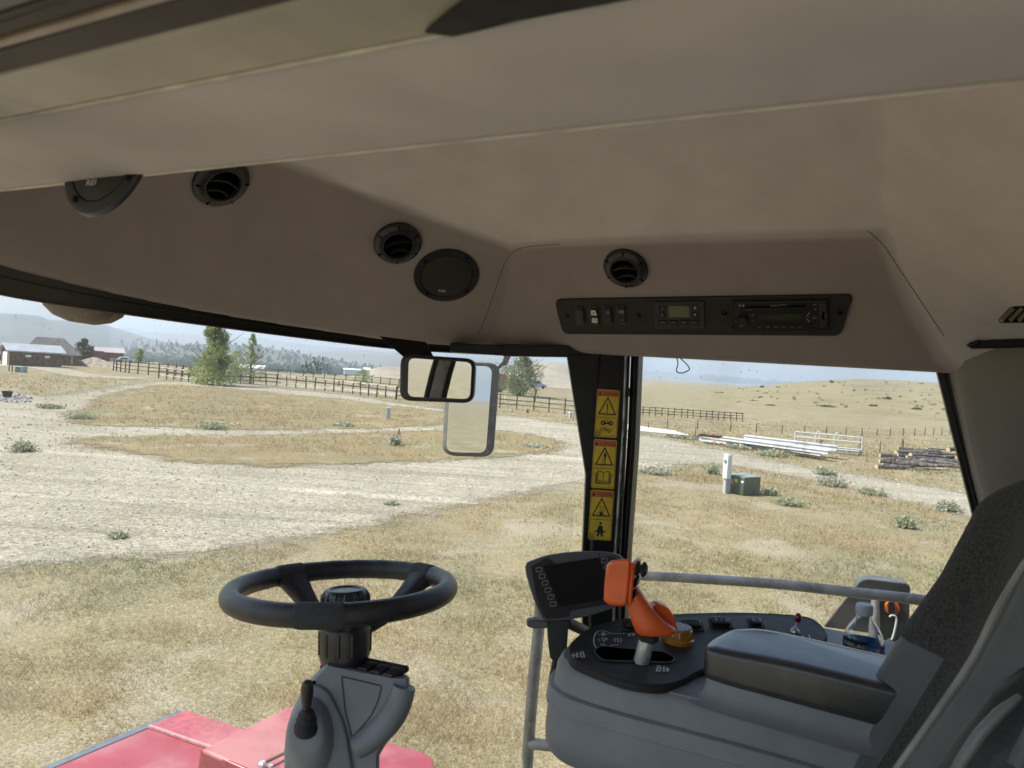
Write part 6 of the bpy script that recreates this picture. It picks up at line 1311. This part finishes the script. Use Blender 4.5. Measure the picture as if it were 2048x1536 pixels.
b_ = tb(500, 768); s_ = b_.length / 1420; tree(b_, 96 * s_, 58 * s_, 'slender pale green tree right of the largest tree', G2, 3000, .08, 3, 'cone', 'trees along the rail fence', .11)
b_ = tb(724, 771); s_ = b_.length / 1420; tree(b_, 32 * s_, 42 * s_, 'small round green tree standing alone before the rocky knoll', G1, 1800, .08, 4, 'oval', None, .24)
b_ = tb(1042, 792); s_ = b_.length / 1420; tree(b_, 84 * s_, 108 * s_, 'big bushy grey green tree with several stems beside the black pillar', [(.15, .19, .09), (.22, .25, .13)], 6500, .05, 5, 'oval', None, .17, stems=3)
b_ = D(280, 190, zt(*D(280, 190)[:2])); tree(b_, 27 / 1420 * 190, 2.6, 'thin pale young tree beyond the small far house', G2, 900, .2, 6, 'oval', 'trees near the far house', .5)
b_ = D(168, 150, -.6); tree(b_, 4.1, 3.8, 'dark round tree right of the brown barns', [(.07, .09, .05), (.10, .12, .06)], 1600, .04, 7, 'oval', 'trees near the far house', .4)
b_ = tb(664, 769); s_ = b_.length / 1420; tree(tb(677, 772), 12 * s_, 9 * s_, 'small yellow green shrub behind the pale fence rails', [(.40, .38, .10), (.34, .36, .10)], 500, .05, 8, 'oval', None, .5, name='young_tree')
r = random.Random(4)
for i, a in enumerate([606, 614, 622, 629, 637, 646, 655, 663]):
    d = 250 + r.uniform(-12, 12); h = [3.4, 4.0, 4.2, 5.6, 4.4, 5.2, 3.6, 3.2][i]; z = Hgt(a, 748, d); t = thing('dark_conifer', 'dark blue green conifer, ' + ['first', 'second', 'third', 'fourth', 'fifth', 'sixth', 'seventh', 'eighth'][i] + ' from the left in the far field row', 'conifer', D(a, d, z), 'conifer row on the far field'); v_, c_ = far_tree(a, d, z, h, h * .5, 900 + i, 1); tri_mesh('crown', v_, c_ * 1.2, M_LEAF, t)
b_ = tb(1070, 803); t = thing('dead_snag', 'black twisted dead stump on a post right of the big bushy tree', 'stump', b_); s_ = b_.length / 1420; m = MB(); m.tube([b_, b_ + Vector((0, 0, 14 * s_)), b_ + Vector((.3 * s_ * 3, 0, 20 * s_)), b_ + Vector((-1.5 * s_, 0, 26 * s_))], [1.1 * s_, .9 * s_, 1.6 * s_, .5 * s_], 7); m.tube([b_ + Vector((0, 0, 21 * s_)), b_ + Vector((4 * s_, 0, 27 * s_))], [1.2 * s_, .4 * s_], 6); obj('trunk', m, M_BLACK, t)

# --- fences
M_DARKW = mat('dark_fence_wood', (.055, .05, .05), .85, var=.25, scale=8); M_PALEW = mat('weathered_rail_wood', (.52, .47, .39), .85, var=.25, scale=5)
def fence(name, path, n, hpx0, label, rails=3, pale=False, dark=True, rad_=.05, group=None, fixed=None):
    pts = [G(a, b, 0) for a, b in path]; L_ = [0]
    for a, b in zip(pts, pts[1:]): L_.append(L_[-1] + (b - a).length)
    def at(s):
        s = max(0, min(L_[-1] - 1e-6, s))
        for i in range(len(pts) - 1):
            if s <= L_[i + 1]: return pts[i].lerp(pts[i + 1], (s - L_[i]) / (L_[i + 1] - L_[i]))
    t = thing(name, label, 'fence', pts[len(pts) // 2], group); r = random.Random(n); ps = [at(L_[-1] * i / (n - 1)) for i in range(n)]; h = fixed
    for p in ps: m = MB(); hh = h * r.uniform(.96, 1.1); q = p + Vector((r.uniform(-.05, .05), r.uniform(-.05, .05), 0)); m.tube([q - ZV * .1, q + ZV * hh + Vector((r.uniform(-.05, .05), 0, 0))], [rad_, rad_ * .9], 7); obj('post', m, M_DARKW, t)
    for k in range(rails):
        m = MB(); z = h * (.28 + .62 * k / max(1, rails - 1))
        for a, b in zip(ps, ps[1:]): m.hexa([a + ZV * (z + r.uniform(-.03, .03)), b + ZV * (z + r.uniform(-.03, .03)), b + ZV * (z + rad_ * (1.9 if pale else 1.2)), a + ZV * (z + rad_ * (1.9 if pale else 1.2))], Vector((.02, .03, 0)))
        obj('rail', m, M_PALEW if (pale and k != rails - 2) else M_DARKW, t, smooth=0)
    return t
fence('rail_fence', [(226, 741), (262, 747), (330, 753), (395, 761)], 13, 0, 'dark rail fence left of the largest tree, beyond the gravel track', 3, False, True, .07, 'rail fences of the paddocks', 1.35)
fence('rail_fence', [(318, 757), (400, 767), (480, 768), (540, 770), (620, 778), (700, 787), (790, 799)], 26, 0, 'long rail fence with pale weathered rails running behind the grass island', 3, True, True, .06, 'rail fences of the paddocks', 1.15)
fence('rail_fence', [(792, 799), (880, 806), (985, 814), (1060, 821), (1150, 831), (1230, 840)], 14, 0, 'three rail dark fence passing behind both mirrors towards the black pillar', 3, False, True, .055, 'rail fences of the paddocks', 1.2)
fence('rail_fence', [(530, 754), (600, 758), (700, 766), (800, 776), (900, 783)], 18, 0, 'farthest low rail fence, behind the small round tree', 2, False, True, .06, 'rail fences of the paddocks', 1.15)
fence('corral_fence', [(1262, 829), (1330, 833), (1400, 838), (1484, 843)], 19, 0, 'short dark three rail corral fence on the slope right of the pillar', 3, False, True, .045, None, .78)
t = fence('wire_fence', [(1276, 852), (1383, 858), (1470, 864), (1560, 868), (1700, 872), (1820, 872), (1960, 868)], 22, 0, 'thin wire fence of slender stakes crossing the field at right', 0, False, True, .035, None, .62)
m = MB(); 
pp2 = [G(a, b, 0) for a, b in [(1276, 852), (1383, 858), (1470, 864), (1560, 868), (1700, 872), (1820, 872), (1960, 868)]]
for z in (.2, .36, .54): m.tube([p + ZV * z for p in pp2], .008, 4)
obj('wire', m, M_RAIL, t)
def pole(name, px, py, hpx, wpx, label, m_, cat='post', lean=(0, 0), group=None, extra=None):
    b = G(px, py, 0); s_ = (b - EYE).length / 1420; t = thing(name, label, cat, b, group); m = MB(); tp = b + ZV * hpx * s_ + Vector((lean[0] * s_, lean[1] * s_, 0)); m.tube([b - ZV * .05, b.lerp(tp, .5), tp], [wpx * s_ / 2, wpx * s_ / 2 * .95, wpx * s_ / 2 * .85], 10); obj('shaft', m, m_, t, bevel=.003)
    if extra: m = MB(); extra(m, b, tp, s_); obj('top', m, extra.__dict__.get('m', M_WHITE), t)
    return t
M_WP = mat('weathered_post_wood', (.15, .12, .10), .9, var=.3, scale=10, bump=.5, bscale=40)
for a, b, h, w_, lab in [(1639, 914, 32, 5, 'stout wooden post at the left end of the pipe rack'), (1720, 911, 30, 5, 'stout wooden post at the right end of the pipe rack'), (1804, 903, 22, 4, 'wooden post with yellow dead weed behind the log pile'), (1504, 894, 20, 2.2, 'thin dark stake in front of the white beams'), (1759, 908, 23, 2.4, 'thin white tipped stake just left of the log pile'), (1786, 937, 24, 2.2, 'thin stake in front of the log pile'), (1390, 877, 22, 2, 'thin stake among the rusty pipes'), (1296, 864, 18, 2, 'thin stake beside the pale pipes near the pillar')]: pole('post', a, b, h, w_, lab, M_WP, 'post', (0, 0), 'posts and stakes in the field at right')
M_POSTG = mat('grey_green_utility', (.42, .46, .44), .5, var=.06)
def box_thing(name, px0, px1, pyb, hpx, label, cat, m_, h=None, yaw=None, depth=1.0, parts=None, group=None):
    a, b = G(px0, pyb, 0), G(px1, pyb + (px1 - px0) * .05, 0); w_ = (b - a).length; s_ = ((a + b) / 2 - EYE).length / 1420; t = thing(name, label, cat, (a + b) / 2, group); x = (b - a).normalized(); y = ZV.cross(x); m = MB(); hh = hpx * s_; m.hexa([a, b, b + y * w_ * depth, a + y * w_ * depth], ZV * hh); obj('body', m, m_, t, bevel=min(.02, w_ * .05)); return t, a, x, y, w_, hh
t, a, x, y, w_, hh = box_thing('utility_marker', 772, 780.5, 839, 22, 'pale square utility marker post standing on the grass island', 'utility post', M_POSTG)
m = MB(); m.box(a + x * w_ / 2 + y * w_ / 2 + ZV * (hh + .01), (w_ * 1.12, w_ * 1.12, .05), (x, y, ZV)); obj('cap', m, M_POSTG, t, bevel=.01)
t, a, x, y, w_, hh = box_thing('utility_marker', 1139, 1144, 836, 11, 'short pale utility box beside a leaning grey pole by the pillar', 'utility post', M_POSTG)
m = MB(); m.box(a + x * w_ / 2 + y * w_ / 2 + ZV * (hh + .01), (w_ * 1.3, w_ * 1.3, .06), (x, y, ZV)); obj('cap', m, M_WHITE, t, bevel=.01)
t, a, x, y, w_, hh = box_thing('utility_marker', 1053.5, 1057, 826, 7, 'small dark green utility stub in the grass below the rail fence', 'utility post', mat('dark_green_box', (.06, .08, .06), .5))
pole('leaning_pole', 1145, 842, 24, 3, 'leaning grey pole at the road edge left of the pillar', M_RAIL, 'pole', (3, 0))
pole('yard_hydrant', 1010, 799, 14, 2, 'white T shaped hydrant in front of the big bushy tree', M_WHITE, 'hydrant')
pole('orange_marker', 797, 866, 3, 2, 'short rusty marker stub', M_WP, 'marker')
b = G(797, 874, 0); s_ = (b - EYE).length / 1420; t = thing('rusty_marker', 'small rusty spade shaped marker standing at the island edge', 'marker', b); m = MB(); m.prism([b + Vector(((q - 797) * s_, 0, (874 - u) * s_)) for q, u in [(792, 873), (797, 856), (802, 871), (799, 869), (798, 874), (796, 874), (795, 869)]], Vector((0, .04, 0))); obj('blade', m, mat('rusty_orange', (.42, .20, .09), .7), t)
bpy.data.objects.remove([o for o in bpy.data.objects if o.name.startswith('orange_marker')][0]); 
for o in [o for o in bpy.data.objects if o.name.startswith('shaft') and o.parent is None]: bpy.data.objects.remove(o)

# --- meter pedestal and transformer box
b = G(1451, 987, 0); s_ = (b - EYE).length / 1420; vx = Vector((b.x, b.y, 0)).normalized(); sx = Vector((vx.y, -vx.x, 0)); a_ = rad(38); X = (sx * math.cos(a_) + vx * math.sin(a_)); Y = ZV.cross(X)
t = thing('meter_pedestal', 'tall grey meter pedestal with a round meter, standing left of the green box', 'meter pedestal', b)
W_ = 14 * s_
m = MB(); m.box(b + ZV * 38 * s_ + X * W_ * .30 + Y * W_ * .3, (W_ * .95, W_ * .42, 76 * s_), (X, Y, ZV)); obj('back_channel', m, mat('pedestal_grey', (.36, .38, .39), .5, var=.06), t, bevel=.008)
m = MB(); m.box(b + ZV * (76 - 24) * s_ - X * W_ * .15 - Y * W_ * .16, (W_ * .7, W_ * .95, 46 * s_), (Y.cross(ZV), Y, ZV)); obj('meter_cabinet', m, mat('pedestal_pale', (.60, .63, .63), .45, var=.05), t, bevel=.012)
m = MB(); fc = b + ZV * 62 * s_ - X * W_ * .52 - Y * W_ * .2; m.lathe([(3.6 * s_, 0), (3.4 * s_, 1.6 * s_), (2.2 * s_, 2.4 * s_), (.1 * s_, 2.5 * s_)], fc, -X, seg=20); obj('meter', m, mat('meter_glass', (.22, .24, .25), .15), t)
m = MB(); m.tube([b - X * W_ * .1, b - X * W_ * .1 + ZV * 30 * s_], 2.6 * s_, 12); obj('conduit', m, mat('conduit_grey', (.48, .50, .50), .5), t)
b = G(1487, 992, 0); t = thing('transformer_box', 'dark green metal transformer box with yellow sticker on the grass', 'transformer box', b); s_ = (b - EYE).length / 1420
vx = Vector((b.x, b.y, 0)).normalized(); sx = Vector((vx.y, -vx.x, 0)); X = (sx * math.cos(rad(50)) + vx * math.sin(rad(50))); Y = (sx * -math.cos(rad(38)) + vx * math.sin(rad(38)))
M_TB = mat('transformer_green', (.045, .07, .045), .45, var=.08, scale=6, dirt=(.12, .13, .09), dscale=4, damt=.45)
LX, LY, H_ = 46 * s_, 44 * s_, 34 * s_
m = MB(); q = [b, b + X * LX, b + X * LX + Y * LY, b + Y * LY]; m.hexa(q, ZV * H_); obj('cabinet', m, M_TB, t, bevel=.03)
m = MB(); m.hexa([p + (p - (b + X * LX / 2 + Y * LY / 2)) * .03 + ZV * H_ for p in q], ZV * 1.6 * s_); obj('lid', m, mat('faded_green_lid', (.22, .28, .24), .5), t, bevel=.01)
n1 = (-X); m = MB(); 
def fq(u0, u1, v0, v1, off=.006): return [b + Y * LY * u0 + ZV * H_ * v0 - X * off, b + Y * LY * u1 + ZV * H_ * v0 - X * off, b + Y * LY * u1 + ZV * H_ * v1 - X * off, b + Y * LY * u0 + ZV * H_ * v1 - X * off]
m.add(fq(.36, .52, .68, .85), [(0, 1, 2, 3)]); obj('yellow_sticker', m, M_YELL, t, smooth=0)
m = MB(); m.add(fq(.05, .16, .70, .82), [(0, 1, 2, 3)]); obj('white_sticker', m, M_WHITE, t, smooth=0)
m = MB(); 
for q_ in (.62, .70): stroke(m, [fq(q_, q_, .56, .6, .007)[0], fq(q_, q_, .8, .82, .007)[0]], .02, -X)
obj('stencil_marks', m, M_WHITE, t, smooth=0)

# --- pipe racks, beams, pipes, logs
M_WB = mat('white_beam_paint', (.56, .57, .58), .5, var=.06, scale=1.5, dirt=(.3, .28, .24), dscale=2, damt=.45); M_RUST = mat('rusty_steel', (.17, .085, .055), .8, var=.35, scale=9)
def beam(a, b, w_, h, z, label, m_=M_WB, name='steel_beam', group='white beams stacked beside the road', cat='beam', round_=False, sub=None):
    A_, B_ = G(*a, z), G(*b, z); t = thing(name, label, cat, (A_ + B_) / 2, group); x = (B_ - A_).normalized(); y = ZV.cross(x); m = MB()
    if round_: m.tube([A_ + ZV * h / 2, B_ + ZV * h / 2], h / 2, 12)
    else:
        m.hexa([A_, B_, B_ + y * w_, A_ + y * w_], ZV * h * .16); m.hexa([A_ + ZV * h * .84, B_ + ZV * h * .84, B_ + y * w_ + ZV * h * .84, A_ + y * w_ + ZV * h * .84], ZV * h * .16); m.hexa([A_ + y * w_ * .1 + ZV * h * .16, B_ + y * w_ * .1 + ZV * h * .16, B_ + y * w_ * .22 + ZV * h * .16, A_ + y * w_ * .22 + ZV * h * .16], ZV * h * .68)
    obj('beam_body' if not round_ else 'pipe_body', m, m_, t, bevel=.004 if not round_ else 0); return t, A_, B_
beam((1398, 881), (1640, 913), .5, .20, .12, 'long white beam nearest the road with orange paint marks')
beam((1440, 880), (1655, 909), .5, .18, .33, 'white beam lying second from the road')
beam((1487, 880), (1672, 903), .5, .26, .40, 'white beam with dark stripe at the back of the stack')
beam((1560, 894), (1727, 908), .4, .12, .10, 'short white beam reaching to the right hand rack post')
for i, (a, b, w_) in enumerate([((1420, 885.5), (1446, 888), 1), ((1552, 905), (1566, 907), 1)]):
    A_, B_ = G(*a, .2), G(*b, .2); t = thing('orange_strap', ['orange strap lying on the left part of the white beams', 'orange strap curled by the right part of the white beams'][i], 'strap', A_); m = MB(); m.tube([A_, A_.lerp(B_, .3) + ZV * .1, A_.lerp(B_, .6), B_ + ZV * .06], .03, 6); obj('strap_band', m, mat('orange_strap', (.75, .25, .05), .6), t)
for i in range(5): beam((1395 + i * 1.5, 874 - i), (1432 + i * 3, 879 - i), .3, .13, .1 + i * .1, 'rusty dark pipe, ' + ['lowest', 'second lowest', 'middle', 'second highest', 'highest'][i] + ' in the heap left of the white beams', M_RUST, 'rusty_pipe', 'heap of rusty pipes', 'pipe', True)
for i in range(4): beam((1250, 851 + i * 3.2), (1352 + i * 8, 865 + i * 2.4), .3, .10, .12 + .02 * i, ['pale pipe farthest from the road beside the pillar', 'second pale pipe from the field side beside the pillar', 'third pale pipe from the field side beside the pillar', 'pale pipe nearest the road beside the pillar'][i], mat('pale_pipe', (.6, .6, .6), .5), 'long_pipe', 'long pale pipes by the pillar', 'pipe', True)
t = thing('white_gate', 'white tube gate lying along the wooden posts above the beams', 'gate', G(1655, 905, 0)); s_ = G(1655, 905, 0).length / 1420
m = MB(); zb = .25
def gp(a, z): 
    A_ = G(1588, 900, 0).lerp(G(1722, 913, 0), a); return A_ + ZV * z
for z in (.35, .72, .98): m.tube([gp(0, z), gp(1, z)], .035, 8)
for a in (0, 1): m.tube([gp(a, .3), gp(a, .98)], .035, 8)
obj('gate_frame', m, mat('white_gate_tube', (.55, .55, .53), .4), t)
for a in (.34, .62): m = MB(); m.tube(cr([gp(a - .03, .2), gp(a - .03, .8), gp(a, 1.12), gp(a + .03, 1.02), gp(a + .035, .8)], 4), .03, 8); obj('hoop', m, mat('white_gate_tube', (.55, .55, .53), .4), t)
M_LOG = mat('grey_log', (.13, .115, .105), .95, var=.35, scale=6, bump=1, bscale=20); M_CUT = mat('cut_wood', (.50, .38, .24), .9, var=.15, scale=20)
r = random.Random(21); 
ORD = ['first', 'second', 'third', 'fourth', 'fifth', 'sixth', 'seventh', 'eighth', 'ninth', 'tenth', 'eleventh', 'twelfth', 'thirteenth', 'fourteenth', 'fifteenth']
LX_ = [sorted(r.uniform(1752, 1935) for _ in range(14)) for _ in range(3)]
for i in range(42):
    row = i % 3; px = LX_[row][i // 3]; py = 934 - row * 8 + r.uniform(-3.5, 3.5) - (0 if px < 1850 else 0); z = .08 + row * .15 + r.uniform(0, .2) * (1 if px > 1790 else .3)
    if px < 1790: z *= .5
    A_ = G(px, py, 0) + ZV * z; a = rad(r.uniform(-50, 50)); L_ = r.uniform(.9, 2.6); d = Vector((math.cos(a), math.sin(a) * .7, r.uniform(-.03, .05))); B_ = A_ + d * L_; r0 = r.uniform(.04, .13)
    t = thing('felled_log', 'weathered grey log, ' + ORD[i // 3] + ' from the left in the ' + ['bottom front', 'middle', 'top back'][row] + ' layer of the log pile', 'log', A_, 'logs of the pile at right'); m = MB(); mid = A_.lerp(B_, .5) + Vector((0, r.uniform(-.1, .1), r.uniform(-.06, .1))); m.tube(cr([A_, mid, B_], 3), [r0 * (1.1 - .06 * k) for k in range(7)], 9, False)
    m.tube([mid, mid + Vector((r.uniform(-.2, .2), r.uniform(-.2, .2), .12 + r0))], [r0 * .3, r0 * .15], 5); obj('log_bark', m, M_LOG, t)
    m = MB(); dd = (mid - A_).normalized(); m.lathe([(r0 * 1.08, -.002), (r0 * .3, -.004)], A_, dd, seg=12); m.lathe([(r0 * .70, .0), (r0 * .3, .004)], B_, dd, seg=12); obj('cut_end', m, M_CUT, t)
b = G(1882, 938, .05); t = thing('sawn_slab', 'pale sawn slab of wood lying in the grass below the log pile', 'wood slab', b); m = MB(); m.box(b, (.42, .2, .09)); obj('slab', m, M_CUT, t, bevel=.02)

# --- far buildings and yard clutter
M_BARN = mat('brown_barn_boards', (.13, .085, .07), .85, var=.25, scale=3); M_TIN = mat('grey_tin_roof', (.38, .40, .43), .45, var=.08, scale=1); M_SHIN = mat('dark_shingle', (.12, .115, .115), .8, var=.2, scale=3)
def house(name, px, dist, L_, Wd, H_, RH, yaw, wm, rm_, label, z=None, doors=(), wins=(), hip=0.0, cat='barn', over=.35):
    z = zt(*D(px, dist)[:2]) if z is None else z; c_ = D(px, dist, z); t = thing(name, label, cat, c_); vx = Vector((c_.x, c_.y, 0)).normalized(); sx = Vector((vx.y, -vx.x, 0)); a = rad(yaw); X = sx * math.cos(a) + vx * math.sin(a); Y = ZV.cross(X)
    def Q(x, y, z_): return c_ + X * x + Y * y + ZV * z_
    l, w_ = L_ / 2, Wd / 2; m = MB(); m.hexa([Q(-l, -w_, -1), Q(l, -w_, -1), Q(l, w_, -1), Q(-l, w_, -1)], ZV * (H_ + 1))
    if not hip:
        for s_ in (-1, 1): m.prism([Q(s_ * l, -w_, H_), Q(s_ * l, w_, H_), Q(s_ * l, 0, H_ + RH)], X * (-s_ * .15))
    obj('wall', m, wm, t, smooth=0)
    m = MB(); th_ = .14; e = over; k = RH * e / w_
    for s_ in (-1, 1): m.prism([Q(-l - e, s_ * (w_ + e), H_ - k), Q(l + e, s_ * (w_ + e), H_ - k), Q(l + e - hip, 0, H_ + RH + .02), Q(-l - e + hip, 0, H_ + RH + .02)], ZV * th_)
    if hip:
        for s_ in (-1, 1): m.prism([Q(s_ * (l + e), -(w_ + e), H_ - k + .01), Q(s_ * (l + e), (w_ + e), H_ - k + .01), Q(s_ * (l + e - hip), 0, H_ + RH + .03)], ZV * th_)
    obj('roof', m, rm_, t, smooth=0)
    for (face, u, v, ww, hh, mm_, nm) in doors:
        m = MB()
        if face == 'f': q = [Q(u - ww / 2, -w_ - .04, v), Q(u + ww / 2, -w_ - .04, v), Q(u + ww / 2, -w_ - .04, v + hh), Q(u - ww / 2, -w_ - .04, v + hh)]; th2 = Y * .06
        else: q = [Q(-l - .04, u - ww / 2, v), Q(-l - .04, u + ww / 2, v), Q(-l - .04, u + ww / 2, v + hh), Q(-l - .04, u - ww / 2, v + hh)]; th2 = X * .06
        m.prism(q, th2); obj(nm, m, mm_, t)
    return t
WD = mat('white_door_paint', (.8, .8, .8), .5); WG = mat('window_pane_dark', (.08, .09, .1), .2); RD = mat('dark_red_boards', (.2, .07, .06), .8)
house('storage_barn', 66, 96, 5.0, 3.0, 1.65, .62, 16, M_BARN, M_TIN, 'long brown shed with pale tin roof and white end door', doors=[('e', 0, 0, 1.5, 1.45, WD, 'door'), ('f', -.75, 1.0, .5, .25, WD, 'window'), ('f', 1.05, 1.0, .5, .25, WD, 'window')])
house('hip_roof_barn', 101, 106, 5.6, 5.0, 1.4, 1.75, 6, M_BARN, M_SHIN, 'larger brown barn with dark hipped roof behind the tin roofed shed', hip=1.7, doors=[('f', 2.1, .2, .25, 1.1, mat('tan_door', (.4, .3, .2), .7), 'door')])
house('far_farmhouse', 218, 190, 5.6, 4.4, 2.3, .9, 10, RD, mat('pinkish_tin', (.42, .38, .38), .5), 'small dark red farmhouse with pale roof beyond the dirt heap', doors=[('f', 1.2, 0, 2.4, 1.0, mat('pale_porch_roof', (.5, .42, .4), .5), 'porch')], cat='house')
def vehicle(name, px, dist, L_, H_, label, cm, cat, cabin=True, z=None):
    z = zt(*D(px, dist)[:2]) if z is None else z; c_ = D(px, dist, z); t = thing(name, label, cat, c_); vx = Vector((c_.x, c_.y, 0)).normalized(); X = Vector((vx.y, -vx.x, 0)); Y = vx; m = MB(); l = L_ / 2; W_ = 1.8
    prof_ = [(-l, .3), (l, .3), (l, H_ * .55), (l * .55, H_ * .6), (l * .3, H_), (-l * .6, H_), (-l * .9, H_ * .6), (-l, H_ * .55)] if cabin else [(-l, .35), (l, .35), (l, H_ * .8), (l * .9, H_), (-l * .9, H_), (-l, H_ * .8)]
    m.prism([c_ + X * a + ZV * b - Y * W_ / 2 for a, b in prof_], Y * W_); obj('body', m, cm, t, bevel=.08)
    for s_ in (-.6, .6):
        for q_ in (-1, 1): m = MB(); m.lathe([(.33, 0), (.33, .2), (.2, .22)], c_ + X * l * s_ + ZV * .33 + Y * (q_ * W_ / 2 * .92), Y * q_, seg=18); obj('wheel', m, M_RUBBER, t)
    m = MB(); m.prism([c_ + X * a + ZV * b - Y * (W_ / 2 + .01) for a, b in [(-l * .5, H_ * .62), (l * .28, H_ * .62), (l * .15, H_ * .92), (-l * .45, H_ * .92)]], -Y * .01); obj('window', m, WG, t)
vehicle('camper_trailer', 179, 175, 4.2, 2.0, 'white camper trailer left of the far farmhouse', M_WHITE, 'trailer', False)
vehicle('stock_trailer', 196, 172, 2.6, 2.1, 'dark rounded trailer with red front next to the farmhouse', RD, 'trailer', False)
vehicle('parked_car', 3, 100, 3.0, 1.05, 'dark red car cut off by the left edge beside the barn', mat('dark_red_car', (.16, .03, .035), .3), 'car')
vehicle('parked_car', 253, 185, 3.6, 1.3, 'pale silver car to the right of the far farmhouse', mat('silver_car', (.5, .52, .55), .3), 'car')
vehicle('parked_pickup', 1078, 150, 3.6, 1.7, 'grey pickup half hidden by the dead snag', mat('grey_truck', (.3, .34, .38), .4), 'pickup')
vehicle('parked_truck', 985, 98, 4.2, 2.6, 'dark red truck hidden behind the big bushy tree', RD, 'truck', False)
vehicle('white_boat', 309, 220, 3.0, .9, 'small white object parked in the green valley field', M_WHITE, 'boat', False)
house('white_machine_shed', 508, 240, 7, 4, 2.0, .8, -14, mat('white_shed_wall', (.7, .72, .74), .5), mat('white_shed_roof', (.75, .77, .8), .5), 'big white shed behind the slender tree', cat='shed', doors=[('f', 3, 0, 2.2, 2.4, mat('pale_green_door', (.35, .5, .42), .6), 'door')])
house('long_low_building', 707, 270, 6.2, 3, 1.1, .35, 4, mat('pale_blue_wall', (.6, .65, .7), .5), mat('white_low_roof', (.75, .77, .8), .5), 'long low white building left of the rocky knoll', z=Hgt(712, 746, 270), cat='building')
house('small_white_cabin', 735, 300, 2.4, 2, 1.6, .8, 4, mat('cream_wall', (.65, .62, .58), .6), mat('cream_roof', (.6, .58, .55), .6), 'tiny white cabin at the foot of the rocky knoll', z=Hgt(735, 747, 300), cat='cabin')
# rubble, bucket and unit at far left
b = G(42, 745, 0); t = thing('grey_unit', 'small grey cabinet standing alone in the grass under the barns', 'cabinet', b); m = MB(); m.box(b + ZV * .28, (.75, .6, .56)); obj('cabinet_body', m, mat('blue_grey_box', (.30, .34, .38), .5), t, bevel=.03); m = MB(); m.box(b + ZV * .28 + Vector((-.1, -.31, 0)), (.45, .03, .4)); obj('grille', m, M_GUNM, t)
pole('short_post', 18, 742, 11, 2, 'left one of the pair of short posts at the left edge', M_WP, 'post', group='short posts at the left edge'); pole('short_post', 24, 744, 12, 2, 'right one of the pair of short posts at the left edge', M_WP, 'post', group='short posts at the left edge')
b = G(14, 797, 0); s_ = b.length / 1420; t = thing('planter_tub', 'black tub standing on the rubble at the left edge', 'tub', b); m = MB(); m.lathe([(5.5 * s_, 0), (7.5 * s_, 11 * s_), (8.2 * s_, 12 * s_), (7 * s_, 12 * s_), (5 * s_, 3 * s_)], b, ZV, seg=24); obj('tub_body', m, M_RUBBER, t)
r = random.Random(3)
Vr = MB()
for i in range(160):
    p = G(r.uniform(-60, 62), r.uniform(790, 806), 0); s2 = r.uniform(.04, .16); Vr.ellipsoid(p + ZV * s2 * .4, (Vector((s2, 0, 0)), Vector((0, s2 * .8, 0)), Vector((0, 0, s2 * .6))), 4, 6)
tag(obj('rubble', Vr, mat('grey_rubble', (.40, .38, .36), .9, var=.2), None, smooth=0), 'grey rubble spread around the black tub', 'rubble', None, 'stuff')
b = G(188, 732, 0); t = thing('dirt_heap', 'low heap of brown earth in front of the far farmhouse', 'dirt heap', b); m = MB(); rows = [[b + Vector((math.cos(a) * k * 4.2, math.sin(a) * k * 2.5, 1.3 * (1 - k) ** 1.2 + .12 * math.sin(a * 5) * k * (1 - k) - .05)) for a in [2 * math.pi * i / 40 for i in range(40)]] for k in (1, .8, .6, .4, .2, .05)]; m.grid(rows, True); obj('earth', m, mat('brown_earth', (.30, .25, .19), .95, var=.2, scale=2), t)

# --- haze
hz_ = bpy.data.materials.new('haze_air'); hz_.use_nodes = True; nt = hz_.node_tree; nt.nodes.clear(); o_ = _n(nt, 'OutputMaterial'); v_ = _n(nt, 'VolumePrincipled'); v_.inputs['Color'].default_value = (.80, .90, 1.0, 1); v_.inputs['Density'].default_value = .00033; v_.inputs['Anisotropy'].default_value = .2; nt.links.new(v_.outputs[0], o_.inputs['Volume'])
m = MB(); m.box((0, 4000, 100), (24000, 27500, 290)); hb = obj('haze', m, hz_, None, smooth=0); tag(hb, 'pale blue haze in the air over the valley', 'haze', None, 'stuff')
